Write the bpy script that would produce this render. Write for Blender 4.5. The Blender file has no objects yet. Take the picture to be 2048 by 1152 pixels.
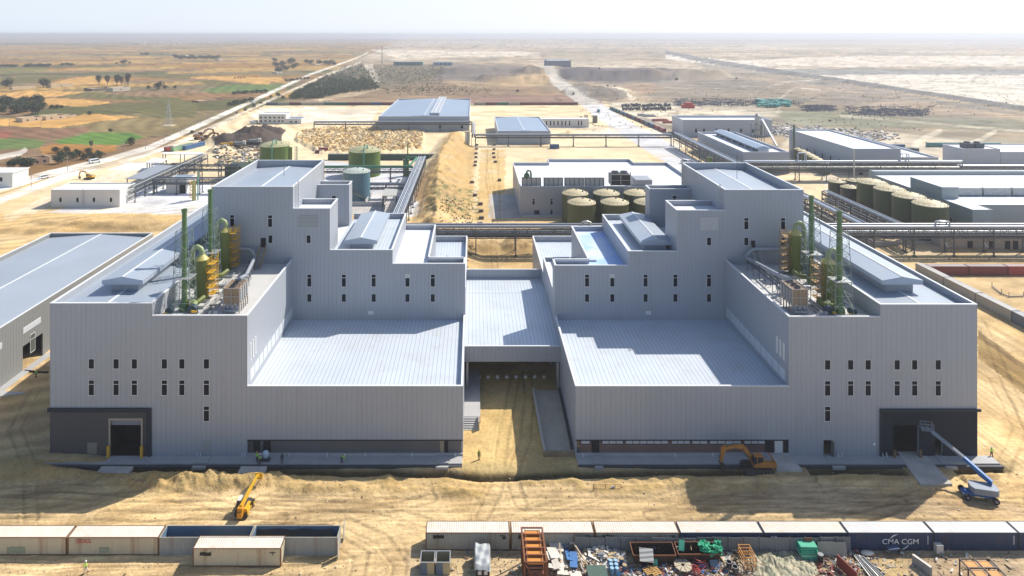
import bpy, math, random
import numpy as np
from mathutils import Vector, Matrix
random.seed(7)
PI = math.pi
SC = bpy.context.scene
COL = SC.collection
# ------------------------------------------------------------------ camera
FPX, CX, HY, CH = 1345.0, 947.0, 68.0, 76.0      # focal length in photo pixels, vanishing point, camera height
cam = bpy.data.cameras.new('camera'); cam_o = bpy.data.objects.new('camera', cam); COL.objects.link(cam_o)
cam.sensor_width = 36.0; cam.lens = FPX / 2048 * 36
cam.shift_x = (1024 - CX) / 2048; cam.shift_y = -(576 - HY) / 2048
cam.clip_start = 0.5; cam.clip_end = 120000
cam_o.location = (0, 0, CH); cam_o.rotation_euler = (PI / 2, 0, 0)
SC.camera = cam_o
# ------------------------------------------------------------------ light
SUN = Vector((10.1, 6.8, 12.3)).normalized()      # direction towards the sun
w = bpy.data.worlds.new('World'); SC.world = w; w.use_nodes = True
nt = w.node_tree; nt.nodes.clear()
sky = nt.nodes.new('ShaderNodeTexSky'); sky.sky_type = 'NISHITA'; sky.sun_disc = False
sky.sun_elevation = math.asin(SUN.z); sky.sun_rotation = math.atan2(SUN.x, SUN.y)
sky.air_density = 1.0; sky.dust_density = 1.2; sky.ozone_density = 1.6
bg = nt.nodes.new('ShaderNodeBackground'); bg.inputs['Strength'].default_value = 0.125
wo = nt.nodes.new('ShaderNodeOutputWorld')
# thin bright veil low over the horizon
tcw = nt.nodes.new('ShaderNodeTexCoord'); sx = nt.nodes.new('ShaderNodeSeparateXYZ'); nt.links.new(tcw.outputs['Generated'], sx.inputs[0])
mrw = nt.nodes.new('ShaderNodeMapRange'); mrw.interpolation_type = 'SMOOTHSTEP'; mrw.inputs['From Min'].default_value = -.02; mrw.inputs['From Max'].default_value = .3
mrw.inputs['To Min'].default_value = .88; mrw.inputs['To Max'].default_value = 0; nt.links.new(sx.outputs['Z'], mrw.inputs['Value'])
mxr = nt.nodes.new('ShaderNodeMapRange'); mxr.inputs['From Min'].default_value = -.85; mxr.inputs['From Max'].default_value = .35; nt.links.new(sx.outputs['X'], mxr.inputs['Value'])
vc = nt.nodes.new('ShaderNodeMix'); vc.data_type = 'RGBA'; vc.inputs[6].default_value = (5.2, 6.0, 7.1, 1); vc.inputs[7].default_value = (7.2, 7.4, 7.7, 1); nt.links.new(mxr.outputs[0], vc.inputs[0])
mw = nt.nodes.new('ShaderNodeMix'); mw.data_type = 'RGBA'; nt.links.new(mrw.outputs[0], mw.inputs[0]); nt.links.new(sky.outputs[0], mw.inputs[6]); nt.links.new(vc.outputs[2], mw.inputs[7])
nt.links.new(mw.outputs[2], bg.inputs[0]); nt.links.new(bg.outputs[0], wo.inputs[0])
sl = bpy.data.lights.new('sun', 'SUN'); sl.energy = 5.0; sl.angle = math.radians(0.53); sl.color = (1.0, 0.93, 0.82)
so = bpy.data.objects.new('sun', sl); COL.objects.link(so); so.location = (200, 100, 300)
so.rotation_euler = SUN.to_track_quat('Z', 'Y').to_euler()
SC.view_settings.view_transform = 'Standard'; SC.view_settings.look = 'None'
SC.view_settings.gamma = 1.0; SC.view_settings.exposure = 0.28
SC.cycles.max_bounces = 6; SC.cycles.diffuse_bounces = 3; SC.cycles.volume_bounces = 1
SC.cycles.transparent_max_bounces = 6; SC.cycles.caustics_reflective = False
# ------------------------------------------------------------------ helpers: pixel of the photograph -> point in the world
def P(px, py, z=0.0):
    s = (py - HY) / (CH - z)
    return Vector(((px - CX) / s, FPX / s, z))
def XA(px, Y): return (px - CX) * Y / FPX
def ZA(py, Y): return CH - (py - HY) * Y / FPX
# ------------------------------------------------------------------ helpers: materials
MATS = {}
def M(name, col, rough=0.6, metal=0.0, noise=None, stripe=None, bump=None, spec=0.5, objvar=0.0, col2=None, streak=None, emit=None):
    """noise=(scale, amount); stripe=(axis, pitch, darkness, bump height, width); bump=(scale, strength); streak=(scale, colour, amount)"""
    if name in MATS: return MATS[name]
    m = bpy.data.materials.new(name); m.use_nodes = True; t = m.node_tree; N = t.nodes; L = t.links
    b = N['Principled BSDF']; b.inputs['Roughness'].default_value = rough; b.inputs['Metallic'].default_value = metal
    b.inputs['Specular IOR Level'].default_value = spec
    c = N.new('ShaderNodeRGB'); c.outputs[0].default_value = (*col, 1); cur = c.outputs[0]
    tc = N.new('ShaderNodeTexCoord'); hgt = None
    def mixc(fac, a, bb, mode='MIX'):
        x = N.new('ShaderNodeMix'); x.data_type = 'RGBA'; x.blend_type = mode
        for s, v in ((x.inputs[0], fac), (x.inputs[6], a), (x.inputs[7], bb)):
            if hasattr(v, 'links'): L.new(v, s)
            elif isinstance(v, (int, float)): s.default_value = v
            else: s.default_value = (*v, 1)
        return x.outputs[2]
    def math_(op, a, bb=None, clamp=False):
        x = N.new('ShaderNodeMath'); x.operation = op; x.use_clamp = clamp
        for i, v in enumerate((a, bb)):
            if v is None: continue
            if hasattr(v, 'links'): L.new(v, x.inputs[i])
            else: x.inputs[i].default_value = v
        return x.outputs[0]
    def noi(scale, detail=4, mapping=None):
        n = N.new('ShaderNodeTexNoise'); n.inputs['Scale'].default_value = scale; n.inputs['Detail'].default_value = detail
        if mapping:
            mp = N.new('ShaderNodeMapping'); mp.inputs['Scale'].default_value = mapping
            L.new(tc.outputs['Object'], mp.inputs[0]); L.new(mp.outputs[0], n.inputs['Vector'])
        else: L.new(tc.outputs['Object'], n.inputs['Vector'])
        return n.outputs['Fac']
    if col2:
        f = math_('MULTIPLY', math_('SUBTRACT', noi(noise[0] if noise else 1.0, 5), 0.42), 6.0, True)
        cur = mixc(f, cur, col2)
    if noise:
        sc, am = noise
        f = math_('ADD', math_('MULTIPLY', math_('SUBTRACT', noi(sc), 0.5), am * 2.4), 1.0)
        cur = mixc(1.0, cur, f, 'MULTIPLY')
    if streak:
        sc, scol, am = streak
        f = math_('MULTIPLY', math_('SUBTRACT', noi(sc, 5, (1, 1, 0.12)), 0.52), am * 6, True)
        cur = mixc(math_('MINIMUM', f, am), cur, scol)
    if stripe:
        ax, pitch, dark, bh, wd = stripe
        sp = N.new('ShaderNodeSeparateXYZ'); L.new(tc.outputs['Object'], sp.inputs[0])
        v = sp.outputs['X'] if ax == 'x' else sp.outputs['Y'] if ax == 'y' else sp.outputs['Z'] if ax == 'z' else math_('ADD', sp.outputs['X'], sp.outputs['Y'])
        fr = math_('FRACT', math_('DIVIDE', v, pitch))
        tri = math_('ABSOLUTE', math_('SUBTRACT', fr, 0.5))            # 0..0.5, 0.5 at the seam
        line = math_('MULTIPLY', math_('SUBTRACT', tri, 0.5 - wd), 1.0 / wd, True)
        cur = mixc(math_('MULTIPLY', line, dark), cur, mixc(1.0, cur, (0.35, 0.37, 0.4), 'MULTIPLY'))
        hgt = (line, bh)
    if objvar:
        oi = N.new('ShaderNodeObjectInfo')
        f = math_('ADD', math_('MULTIPLY', math_('SUBTRACT', oi.outputs['Random'], 0.5), objvar * 2), 1.0)
        cur = mixc(1.0, cur, f, 'MULTIPLY')
    L.new(cur, b.inputs['Base Color'])
    if hgt or bump:
        bp = N.new('ShaderNodeBump'); bp.inputs['Strength'].default_value = 1.0
        if hgt:
            bp.inputs['Distance'].default_value = hgt[1]; L.new(hgt[0], bp.inputs['Height'])
        else:
            bp.inputs['Distance'].default_value = bump[1]; L.new(noi(bump[0], 6), bp.inputs['Height'])
        L.new(bp.outputs[0], b.inputs['Normal'])
    if emit: b.inputs['Emission Color'].default_value = (*emit, 1); b.inputs['Emission Strength'].default_value = 1
    MATS[name] = m; return m
# ------------------------------------------------------------------ helpers: meshes
class MB:
    def __init__(s): s.v = []; s.f = []; s.m = []; s.cur = 0
    def add(s, vs, fs):
        o = len(s.v); s.v.extend([tuple(v) for v in vs]); s.f.extend([tuple(i + o for i in f) for f in fs]); s.m.extend([s.cur] * len(fs)); return s
    def box(s, x0, x1, y0, y1, z0, z1):
        if x0 > x1: x0, x1 = x1, x0
        if y0 > y1: y0, y1 = y1, y0
        return s.add([(x0, y0, z0), (x1, y0, z0), (x1, y1, z0), (x0, y1, z0), (x0, y0, z1), (x1, y0, z1), (x1, y1, z1), (x0, y1, z1)],
              [(0, 3, 2, 1), (4, 5, 6, 7), (0, 1, 5, 4), (1, 2, 6, 5), (2, 3, 7, 6), (3, 0, 4, 7)])
    def obox(s, c, size, rot=(0, 0, 0)):
        from mathutils import Euler
        R = Euler(rot).to_matrix(); hx, hy, hz = size[0] / 2, size[1] / 2, size[2] / 2
        vs = [R @ Vector((a * hx, b * hy, d * hz)) + Vector(c) for d in (-1, 1) for a, b in ((-1, -1), (1, -1), (1, 1), (-1, 1))]
        return s.add(vs, [(0, 3, 2, 1), (4, 5, 6, 7), (0, 1, 5, 4), (1, 2, 6, 5), (2, 3, 7, 6), (3, 0, 4, 7)])
    def hexa(s, b, t):      # four bottom corners, four top corners (counter-clockwise)
        return s.add(list(b) + list(t), [(0, 3, 2, 1), (4, 5, 6, 7), (0, 1, 5, 4), (1, 2, 6, 5), (2, 3, 7, 6), (3, 0, 4, 7)])
    def beam(s, a, b, w, h=None):
        a, b = Vector(a), Vector(b); h = h or w; d = b - a
        if d.length < 1e-6: return s
        d.normalize(); up = Vector((0, 0, 1)) if abs(d.z) < 0.95 else Vector((0, 1, 0))
        x = d.cross(up).normalized() * (w / 2); y = x.cross(d).normalized() * (h / 2)
        return s.hexa([a - x - y, a + x - y, a + x + y, a - x + y], [b - x - y, b + x - y, b + x + y, b - x + y])
    def tube(s, a, b, r, n=8, r2=None, caps=True):
        return s.sweep([a, b], [r, r if r2 is None else r2], n, caps)
    def sweep(s, pts, r, n=8, caps=True):
        pts = [Vector(p) for p in pts]; k = len(pts); rs = r if isinstance(r, (list, tuple)) else [r] * k
        o = len(s.v); prev = None
        for i, p in enumerate(pts):
            d = (pts[min(i + 1, k - 1)] - pts[max(i - 1, 0)])
            if i and i < k - 1:
                d = (pts[i + 1] - p).normalized() + (p - pts[i - 1]).normalized()
            d.normalize()
            if prev is None:
                up = Vector((0, 0, 1)) if abs(d.z) < 0.9 else Vector((1, 0, 0)); x = d.cross(up).normalized()
            else:
                x = (prev - d * prev.dot(d)).normalized()
            prev = x; y = x.cross(d)
            for j in range(n):
                a = 2 * PI * j / n; s.v.append(tuple(p + x * (rs[i] * math.cos(a)) + y * (rs[i] * math.sin(a))))
        for i in range(k - 1):
            for j in range(n):
                j2 = (j + 1) % n; s.f.append((o + i * n + j2, o + i * n + j, o + (i + 1) * n + j, o + (i + 1) * n + j2)); s.m.append(s.cur)
        if caps:
            s.f.append(tuple(o + j for j in range(n))); s.m.append(s.cur)
            s.f.append(tuple(o + (k - 1) * n + j for j in reversed(range(n)))); s.m.append(s.cur)
        return s
    def lathe(s, prof, c=(0, 0, 0), n=24):
        o = len(s.v)
        for r, z in prof:
            for j in range(n):
                a = 2 * PI * j / n; s.v.append((c[0] + r * math.cos(a), c[1] + r * math.sin(a), c[2] + z))
        for i in range(len(prof) - 1):
            for j in range(n):
                j2 = (j + 1) % n; s.f.append((o + i * n + j, o + i * n + j2, o + (i + 1) * n + j2, o + (i + 1) * n + j)); s.m.append(s.cur)
        return s
    def prism(s, poly, z0, z1):
        n = len(poly)
        return s.add([(p[0], p[1], z0) for p in poly] + [(p[0], p[1], z1) for p in poly],
              [tuple(reversed(range(n))), tuple(range(n, 2 * n))] + [(i, (i + 1) % n, n + (i + 1) % n, n + i) for i in range(n)])
    def prism_y(s, poly, y0, y1):      # poly in (x, z)
        n = len(poly)
        return s.add([(p[0], y0, p[1]) for p in poly] + [(p[0], y1, p[1]) for p in poly],
              [tuple(range(n)), tuple(reversed(range(n, 2 * n)))] + [((i + 1) % n, i, n + i, n + (i + 1) % n) for i in range(n)])
    def blob(s, c, r, n=7, rings=5, jit=0.25, rnd=random):
        o = len(s.v); rx, ry, rz = r if isinstance(r, (tuple, list)) else (r, r, r)
        for i in range(rings + 1):
            th = PI * i / rings
            for j in range(n):
                a = 2 * PI * (j + 0.5 * (i % 2)) / n; q = 1 + rnd.uniform(-jit, jit)
                s.v.append((c[0] + rx * q * math.sin(th) * math.cos(a), c[1] + ry * q * math.sin(th) * math.sin(a), c[2] + rz * q * math.cos(th)))
        for i in range(rings):
            for j in range(n):
                j2 = (j + 1) % n; s.f.append((o + i * n + j, o + (i + 1) * n + j, o + (i + 1) * n + j2, o + i * n + j2)); s.m.append(s.cur)
        return s
    def build(s, name, mat, parent=None, smooth=False, world=True):
        me = bpy.data.meshes.new(name)
        v = s.v
        if parent is not None and world:
            q = parent; off = Vector((0, 0, 0))
            while q is not None: off += q.location; q = q.parent
            if off.length > 0: v = [(a - off.x, b - off.y, c - off.z) for a, b, c in v]
        me.from_pydata(v, [], s.f)
        mats = mat if isinstance(mat, (list, tuple)) else [mat]
        for m_ in mats: me.materials.append(m_)
        if len(mats) > 1: me.polygons.foreach_set('material_index', s.m)
        if smooth:
            me.polygons.foreach_set('use_smooth', [True] * len(me.polygons))
            if smooth != 'all':
                try: me.set_sharp_from_angle(angle=math.radians(40))
                except Exception: pass
        me.update()
        o = bpy.data.objects.new(name, me); COL.objects.link(o)
        if parent is not None: o.parent = parent
        return o
def tag(o, label=None, cat=None, group=None, kind=None):
    if label: o['label'] = label
    if cat: o['category'] = cat
    if group: o['group'] = group
    if kind: o['kind'] = kind
    return o
def thing(name, label, cat, loc=(0, 0, 0), rz=0.0, group=None):
    o = bpy.data.objects.new(name, None); COL.objects.link(o); o.empty_display_size = 0.5
    o.location = loc; o.rotation_euler = (0, 0, rz)
    return tag(o, label, cat, group)
KIDS = {}
def dup(root, loc, rz=None, label=None, group=None, scale=None):
    r = root.copy(); COL.objects.link(r); r.location = loc
    if rz is not None: r.rotation_euler = (0, 0, rz)
    if scale is not None: r.scale = scale if hasattr(scale, '__len__') else (scale,) * 3
    if label: r['label'] = label
    if group: r['group'] = group
    for ch in list(root.children):
        c = ch.copy(); COL.objects.link(c); c.parent = r
        for g in ch.children:
            d = g.copy(); COL.objects.link(d); d.parent = c
    return r
ORD = ['first', 'second', 'third', 'fourth', 'fifth', 'sixth', 'seventh', 'eighth', 'ninth', 'tenth', 'eleventh', 'twelfth', 'thirteenth',
       'fourteenth', 'fifteenth', 'sixteenth', 'seventeenth', 'eighteenth', 'nineteenth', 'twentieth', 'twenty-first', 'twenty-second', 'twenty-third', 'twenty-fourth', 'twenty-fifth', 'twenty-sixth', 'twenty-seventh', 'twenty-eighth', 'twenty-ninth', 'thirtieth']
# ------------------------------------------------------------------ numpy noise for the terrain
def vnoise(x, y, seed=0):
    xi = np.floor(x).astype(np.int64); yi = np.floor(y).astype(np.int64); fx = x - xi; fy = y - yi
    fx = fx * fx * (3 - 2 * fx); fy = fy * fy * (3 - 2 * fy)
    def h(a, b):
        n = (a * 374761393 + b * 668265263 + seed * 1442695041) & 0x7fffffff
        n = (n ^ (n >> 13)) * 1274126177 & 0x7fffffff
        n = n ^ (n >> 16)
        return (n & 0xffff) / 65535.0
    a = h(xi, yi); b = h(xi + 1, yi); c = h(xi, yi + 1); d = h(xi + 1, yi + 1)
    return (a + (b - a) * fx) * (1 - fy) + (c + (d - c) * fx) * fy
def fbm(x, y, o=4, seed=0):
    r = 0; a = 0.5; t = 0
    for i in range(o):
        r = r + a * vnoise(x, y, seed + i); t += a; a *= 0.5; x = x * 2.03 + 17.1; y = y * 2.03 + 9.7
    return r / t
# ================================================================== GROUND: one sheet from below the camera to the horizon
SAND = (0.61, 0.445, 0.235); SANDY = (0.58, 0.385, 0.145); TAN = (0.52, 0.30, 0.095); ORANGE = (0.36, 0.18, 0.05); BROWN = (0.20, 0.115, 0.065)
OLIVE = (0.125, 0.115, 0.042); GREEN = (0.105, 0.165, 0.045); SCRUB = (0.34, 0.27, 0.19); PALE = (0.70, 0.62, 0.49); WHITE = (0.78, 0.735, 0.65)
CONC = (0.62, 0.59, 0.54); GREY = (0.17, 0.15, 0.14)
def crop(ox, oy, sc, pts): return [(ox + a / sc, oy + b / sc) for a, b in pts]
F = lambda pts: crop(0, 130, 5.236, pts)
PATCH = [  # colour, polygon in photo pixels on the ground, edge wobble, strength
 (GREEN, F([(0, 20), (500, 30), (520, 70), (0, 85)]), 1, .5), (OLIVE, F([(0, 120), (740, 115), (560, 170), (0, 200)]), 1, .9),
 (TAN, F([(540, 190), (800, 125), (1000, 120), (1300, 200), (800, 210)]), 1, .9), (TAN, F([(0, 290), (500, 265), (880, 285), (600, 330), (0, 350)]), 1, 1),
 (OLIVE, F([(560, 340), (900, 285), (1500, 330), (1885, 340), (1985, 420), (1400, 370), (850, 345)]), 1, 1),
 (TAN, F([(390, 355), (700, 350), (1200, 390), (860, 440), (680, 430), (430, 400)]), 1, 1),
 (OLIVE, F([(900, 445), (1250, 395), (2085, 380), (2050, 560), (1400, 545), (1550, 500), (1100, 480)]), 1, .9),
 (TAN, F([(-200, 570), (180, 560), (700, 560), (900, 510), (1480, 540), (1000, 600), (600, 660), (0, 635), (-200, 620)]), 1, 1),
 ((.22, .17, .075), F([(0, 640), (600, 665), (1000, 610), (1400, 560), (2150, 540), (1885, 650), (1500, 760), (900, 700), (560, 790), (0, 740)]), 1, 1),
 (BROWN, F([(-200, 640), (600, 668), (980, 640), (900, 700), (560, 780), (-200, 770)]), 1, 1), ((.28, .1, .07), F([(-200, 690), (110, 690), (90, 790), (-200, 800)]), 1, .8),
 ((.10, .19, .035), F([(560, 800), (950, 705), (1400, 710), (1500, 765), (1250, 835), (640, 830)]), 1, 1),
 (GREEN, F([(-200, 770), (300, 770), (480, 800), (400, 870), (-200, 895)]), 1, .9),
 (ORANGE, F([(420, 860), (560, 828), (1220, 838), (1210, 900), (900, 960), (450, 940)]), 1, 1),
 (OLIVE, crop(0, 30, 4, [(1080, 490), (1250, 465), (1600, 480), (1500, 520)]), 1, .8), (TAN, crop(0, 30, 4, [(1510, 500), (1700, 485), (2200, 510), (2150, 560)]), 1, 1),
 (OLIVE, crop(0, 30, 4, [(1550, 525), (1700, 520), (2048, 565), (1750, 590)]), 1, .9), (GREEN, crop(0, 30, 4, [(1560, 605), (1850, 560), (2290, 552), (2220, 620), (1750, 625)]), 1, .9),
 (TAN, crop(0, 30, 4, [(2040, 500), (2260, 500), (2300, 540), (2040, 540)]), 1, .9),
 # beyond the site
 ((.24, .17, .10), [(560, 205), (700, 125), (1060, 128), (1180, 208)], 2, .8),
 ((.30, .19, .11), [(590, 200), (760, 165), (1010, 160), (1110, 185), (1165, 208), (800, 204)], 2, .9), ((.24, .15, .12), [(930, 190), (1150, 190), (1170, 206), (900, 206)], 1, .8),
 ((.50, .36, .2), [(880, 160), (1010, 150), (1110, 160), (1080, 172), (930, 176)], 2, .8), ((.20, .17, .15), [(920, 128), (1060, 134), (1100, 150), (1000, 165), (860, 160)], 2, .8),
 ((.115, .105, .065), [(590, 196), (640, 160), (690, 132), (900, 128), (880, 150), (800, 175), (700, 182), (640, 197)], 2, .9),
 ((.55, .42, .27), [(620, 197), (690, 186), (740, 175), (760, 178), (720, 190), (640, 203)], 1, .9), (PALE, [(728, 128), (745, 128), (762, 166), (748, 168)], 1, .6),
 (PALE, [(740, 100), (1080, 104), (1080, 112), (800, 118)], 1, .6), ((.10, .09, .10), [(1110, 150), (1170, 139), (1350, 137), (1372, 150), (1290, 158), (1180, 165), (1120, 160)], 2, .95),
 (GREY, [(1130, 172), (1170, 168), (1262, 193), (1230, 202), (1180, 196)], 2, .5), (PALE, [(1190, 172), (1230, 178), (1275, 196), (1262, 200), (1215, 184)], 1, .8),
 ((.24, .20, .18), [(1190, 160), (1700, 160), (2048, 240), (2048, 262), (1600, 250), (1300, 200)], 4, .5), ((.27, .24, .21), [(1300, 165), (1380, 158), (1530, 162), (1560, 175), (1400, 190), (1310, 180)], 3, .7), ((.22, .25, .17), [(1520, 222), (1640, 218), (1760, 232), (1850, 245), (1700, 262), (1580, 245)], 3, .85),
 ((.22, .25, .17), [(1750, 250), (1850, 235), (2048, 240), (2100, 262), (1880, 258)], 2, .6), ((.25, .27, .2), [(1850, 300), (1870, 280), (2100, 280), (2100, 310)], 2, .3),
 (PALE, [(1220, 205), (1560, 205), (1560, 235), (1340, 250), (1240, 225)], 2, .7), (PALE, [(1590, 262), (1760, 262), (2100, 300), (2100, 350), (1500, 350)], 2, .5),
 ((.60, .545, .46), [(1500, 141), (1560, 136), (2300, 152), (2300, 245), (2048, 212), (1600, 150)], 1, .95), ((.60, .53, .43), [(1440, 122), (1700, 112), (2300, 112), (2300, 132), (1640, 134)], 1, .8),
 ((.2, .2, .19), [(1490, 138), (1640, 137), (2300, 139), (2300, 150), (1560, 150)], 1, .85), (WHITE, [(1330, 110), (1420, 116), (1560, 132), (1480, 136), (1330, 118)], 1, .6),
 ((.17, .165, .16), [(1330, 100), (1400, 115), (1520, 134), (1700, 160), (2048, 212), (2300, 255), (2300, 268), (2048, 222), (1700, 169), (1500, 140), (1400, 124), (1330, 108)], .6, .95),
 ((.2, .195, .18), [(1380, 122), (1480, 136), (1700, 172), (2048, 226), (2048, 232), (1640, 172), (1420, 140)], 1.5, .6),
 # the site
 (SAND, [(-300, 470), (0, 372), (130, 345), (200, 338), (350, 290), (440, 250), (530, 211), (1160, 211), (1215, 208), (1260, 225), (1345, 270), (1420, 325), (1500, 350), (2300, 350), (2300, 1400), (-900, 1400), (-900, 700)], 0, 1),
 ((.66, .55, .40), [(520, 216), (760, 216), (740, 245), (640, 250), (500, 235)], 1, .6), ((.70, .62, .50), [(1000, 240), (1330, 260), (1370, 300), (1160, 262)], 2, .4),
 ((.49, .46, .41), [(1063, 138), (1082, 136), (1170, 185), (1240, 232), (1345, 290), (1430, 345), (1365, 345), (1290, 300), (1200, 240), (1120, 180)], .3, .85),
 ((.57, .40, .19), [(600, 262), (660, 254), (780, 255), (850, 262), (845, 300), (760, 308), (640, 306), (590, 280)], 3, .9),
 (CONC, [(96, 426), (140, 412), (250, 366), (420, 366), (420, 430)], .3, .9), (CONC, [(215, 340), (252, 326), (330, 327), (320, 342)], .3, .8),
 ((.46, .45, .43), [(650, 322), (830, 335), (800, 430), (650, 430)], .6, .8), (CONC, [(807, 433), (846, 433), (852, 402), (825, 398)], .2, .95),
 ((.36, .25, .14), [(815, 402), (858, 330), (874, 328), (842, 432), (836, 404)], 1, .9),
 ((.44, .28, .10), [(840, 400), (900, 255), (950, 300), (940, 440), (830, 440)], 3, .7), ((.56, .38, .15), [(962, 300), (1010, 300), (1010, 440), (950, 440)], 1.5, .6),
 ((.42, .40, .37), [(978, 388), (1040, 388), (1040, 436), (978, 436)], 1, .8), ((.60, .40, .16), [(930, 500), (1090, 500), (1090, 540), (930, 540)], 2, .7),
 ((.30, .2, .09), [(930, 490), (1070, 485), (1070, 508), (930, 515)], 3, .7), ((.50, .45, .37), [(1640, 345), (2048, 480), (2048, 520), (1700, 505)], 2, .5),
 ((.60, .40, .17), [(-300, 430), (100, 425), (420, 432), (330, 462), (-300, 480)], 2, .8), ((.55, .38, .16), [(1650, 400), (1690, 390), (1700, 420), (1650, 430)], 2, .6),
 ((.60, .43, .18), [(930, 740), (1150, 740), (1160, 950), (925, 950)], 1, .85), ((.40, .30, .17), [(-200, 700), (110, 690), (110, 945), (-200, 945)], 4, .65),
 ((.54, .43, .22), [(0, 850), (100, 760), (100, 850), (40, 930), (0, 930)], 4, .6), ((.33, .26, .13), [(-100, 900), (110, 905), (400, 925), (930, 925), (1150, 935), (1160, 915), (2050, 920), (2050, 945), (900, 965), (-100, 960)], 4, .55),
 ((.44, .34, .18), [(-50, 935), (250, 930), (560, 945), (560, 965), (250, 1000), (100, 1020), (-50, 990)], 6, .6),
 ((.27, .185, .07), [(1955, 665), (2200, 850), (2200, 905), (1955, 715)], 1.2, .9), ((.16, .11, .05), [(1955, 660), (2200, 840), (2200, 856), (1955, 672)], .6, .8), ((.20, .14, .06), [(1955, 700), (2200, 885), (2200, 893), (1955, 706)], .6, .8), ((.45, .33, .22), [(1560, 965), (1830, 985), (2048, 1010), (2048, 1035), (1500, 1020), (1380, 1000)], 5, .5),
 ((.47, .37, .24), [(820, 1095), (2100, 1100), (2100, 1300), (780, 1300)], 4, .65), ((.27, .2, .14), [(1600, 1108), (2048, 1108), (2048, 1160), (1600, 1160)], 5, .6),
 ((.58, .42, .18), [(1740, 1116), (1800, 1116), (1820, 1160), (1740, 1160)], 5, .8),
]
DARKP = [((.15, .14, .10), [(1290, 200), (1290, 180), (1400, 165), (1560, 175), (1760, 215), (2048, 245), (2048, 262), (1800, 262), (1500, 232)], 6, .42), ((.20, .17, .12), [(1060, 100), (1300, 98), (1330, 118), (1200, 128), (1080, 120)], 4, .45), ((.17, .15, .12), [(1370, 140), (1500, 150), (1620, 170), (1560, 190), (1400, 175)], 4, .5), ((.14, .12, .08), [(600, 196), (700, 150), (880, 140), (1010, 170), (1060, 190), (900, 198)], 5, .5),
 ((.075, .058, .05), [(420, 285), (450, 272), (500, 264), (545, 259), (572, 268), (560, 285), (520, 296), (440, 298)], 1, 1), ((.125, .115, .12), [(1110, 152), (1150, 142), (1200, 137), (1350, 137), (1380, 152), (1340, 162), (1240, 166), (1120, 162)], 3, .9),
 ((.15, .13, .12), [(860, 160), (905, 128), (1060, 134), (1085, 158), (1010, 166), (940, 162)], 2, .8), ((.13, .115, .10), [(1130, 175), (1165, 165), (1262, 193), (1225, 203), (1180, 197)], 1.5, .8), ((.30, .20, .13), [(1240, 170), (1300, 166), (1330, 178), (1290, 190)], 3, .7)]
TRACKS = [  # colour, centre line, half width (px), strength
 (WHITE, [(-200, 440), (0, 374), (100, 347), (210, 322), (300, 295), (400, 250), (520, 195), (620, 149), (700, 121), (722, 112), (735, 106)], 5.8, 1.0),
 (PALE, [(-200, 480), (0, 402), (130, 352), (230, 325), (330, 296), (420, 256), (540, 200), (640, 155), (720, 125)], 4.5, .9),
 ((.30, .21, .12), [(0, 388), (115, 350), (220, 325), (320, 295), (420, 252), (540, 197), (640, 152)], 1.0, .8),
 (WHITE, [(-200, 300), (0, 314), (40, 306), (50, 300)], 5, .9), ((.16, .14, .13), [(700, 121), (716, 112), (728, 106)], 2.0, .7),
 ((.66, .55, .38), [(20, 440), (110, 395), (250, 345), (385, 305)], 7, .6), ((.16, .13, .11), [(875, 330), (850, 385), (836, 440)], 1.3, .6),
 ((.34, .22, .1), [(975, 300), (972, 360), (985, 440)], 1.6, .5), ((.34, .22, .1), [(995, 300), (998, 360), (1000, 440)], 1.6, .5),
 (PALE, [(1500, 190), (1560, 165), (1640, 160)], 2, .6), (PALE, [(1555, 200), (1590, 175), (1640, 180)], 3, .6), (PALE, [(1300, 172), (1400, 180), (1560, 170)], 1.5, .6),
 (PALE, [(1680, 232), (1840, 245), (2048, 262)], 3, .7), (PALE, [(1880, 262), (1850, 275), (1830, 290)], 6, .6), (PALE, [(1990, 262), (1960, 280), (1930, 290)], 5, .6),
]
RUTS = [[(-40, 1030), (300, 1010), (620, 1012), (980, 1002), (1400, 1012), (1800, 1000), (2100, 1006)], [(-40, 1046), (420, 1030), (760, 1034), (1180, 1028), (1600, 1034), (2100, 1026)],
 [(520, 1000), (760, 1020), (900, 1060), (1010, 1040), (1200, 990), (1500, 985), (1800, 1000)], [(690, 1045), (760, 1080), (800, 1130), (790, 1200)], [(640, 1060), (720, 1110), (700, 1200)], [(960, 1035), (985, 990), (1000, 930), (1010, 850), (1030, 760)],
 [(1040, 1010), (1020, 960), (1050, 880), (1060, 800), (1055, 740)], [(-20, 1135), (300, 1145), (600, 1140), (800, 1110)], [(1500, 1050), (1750, 1030), (1850, 985), (1880, 960)], [(1700, 1040), (1800, 1010), (1870, 1000), (2100, 1020)],
 [(-40, 985), (140, 975), (330, 990), (560, 1035)], [(60, 1040), (60, 940), (30, 860), (70, 780)], [(1000, 640), (985, 500), (990, 440), (985, 380), (975, 300)], [(2000, 950), (2040, 860), (1990, 760)], [(2060, 1010), (2080, 900), (2020, 780), (1960, 640)],
 [(1300, 1030), (1450, 1000), (1700, 1015), (1900, 1040)], [(200, 1030), (480, 1045), (700, 1030), (860, 1000)]]
SITE = [i for i, p in enumerate(PATCH) if p[0] is SAND][0]
def _inpoly(px, py, poly):
    r = np.zeros(px.shape, bool); n = len(poly)
    for i in range(n):
        x1, y1 = poly[i]; x2, y2 = poly[(i + 1) % n]
        if y1 == y2: continue
        c = ((y1 > py) != (y2 > py)) & (px < (x2 - x1) * (py - y1) / (y2 - y1) + x1); r ^= c
    return r
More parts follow.
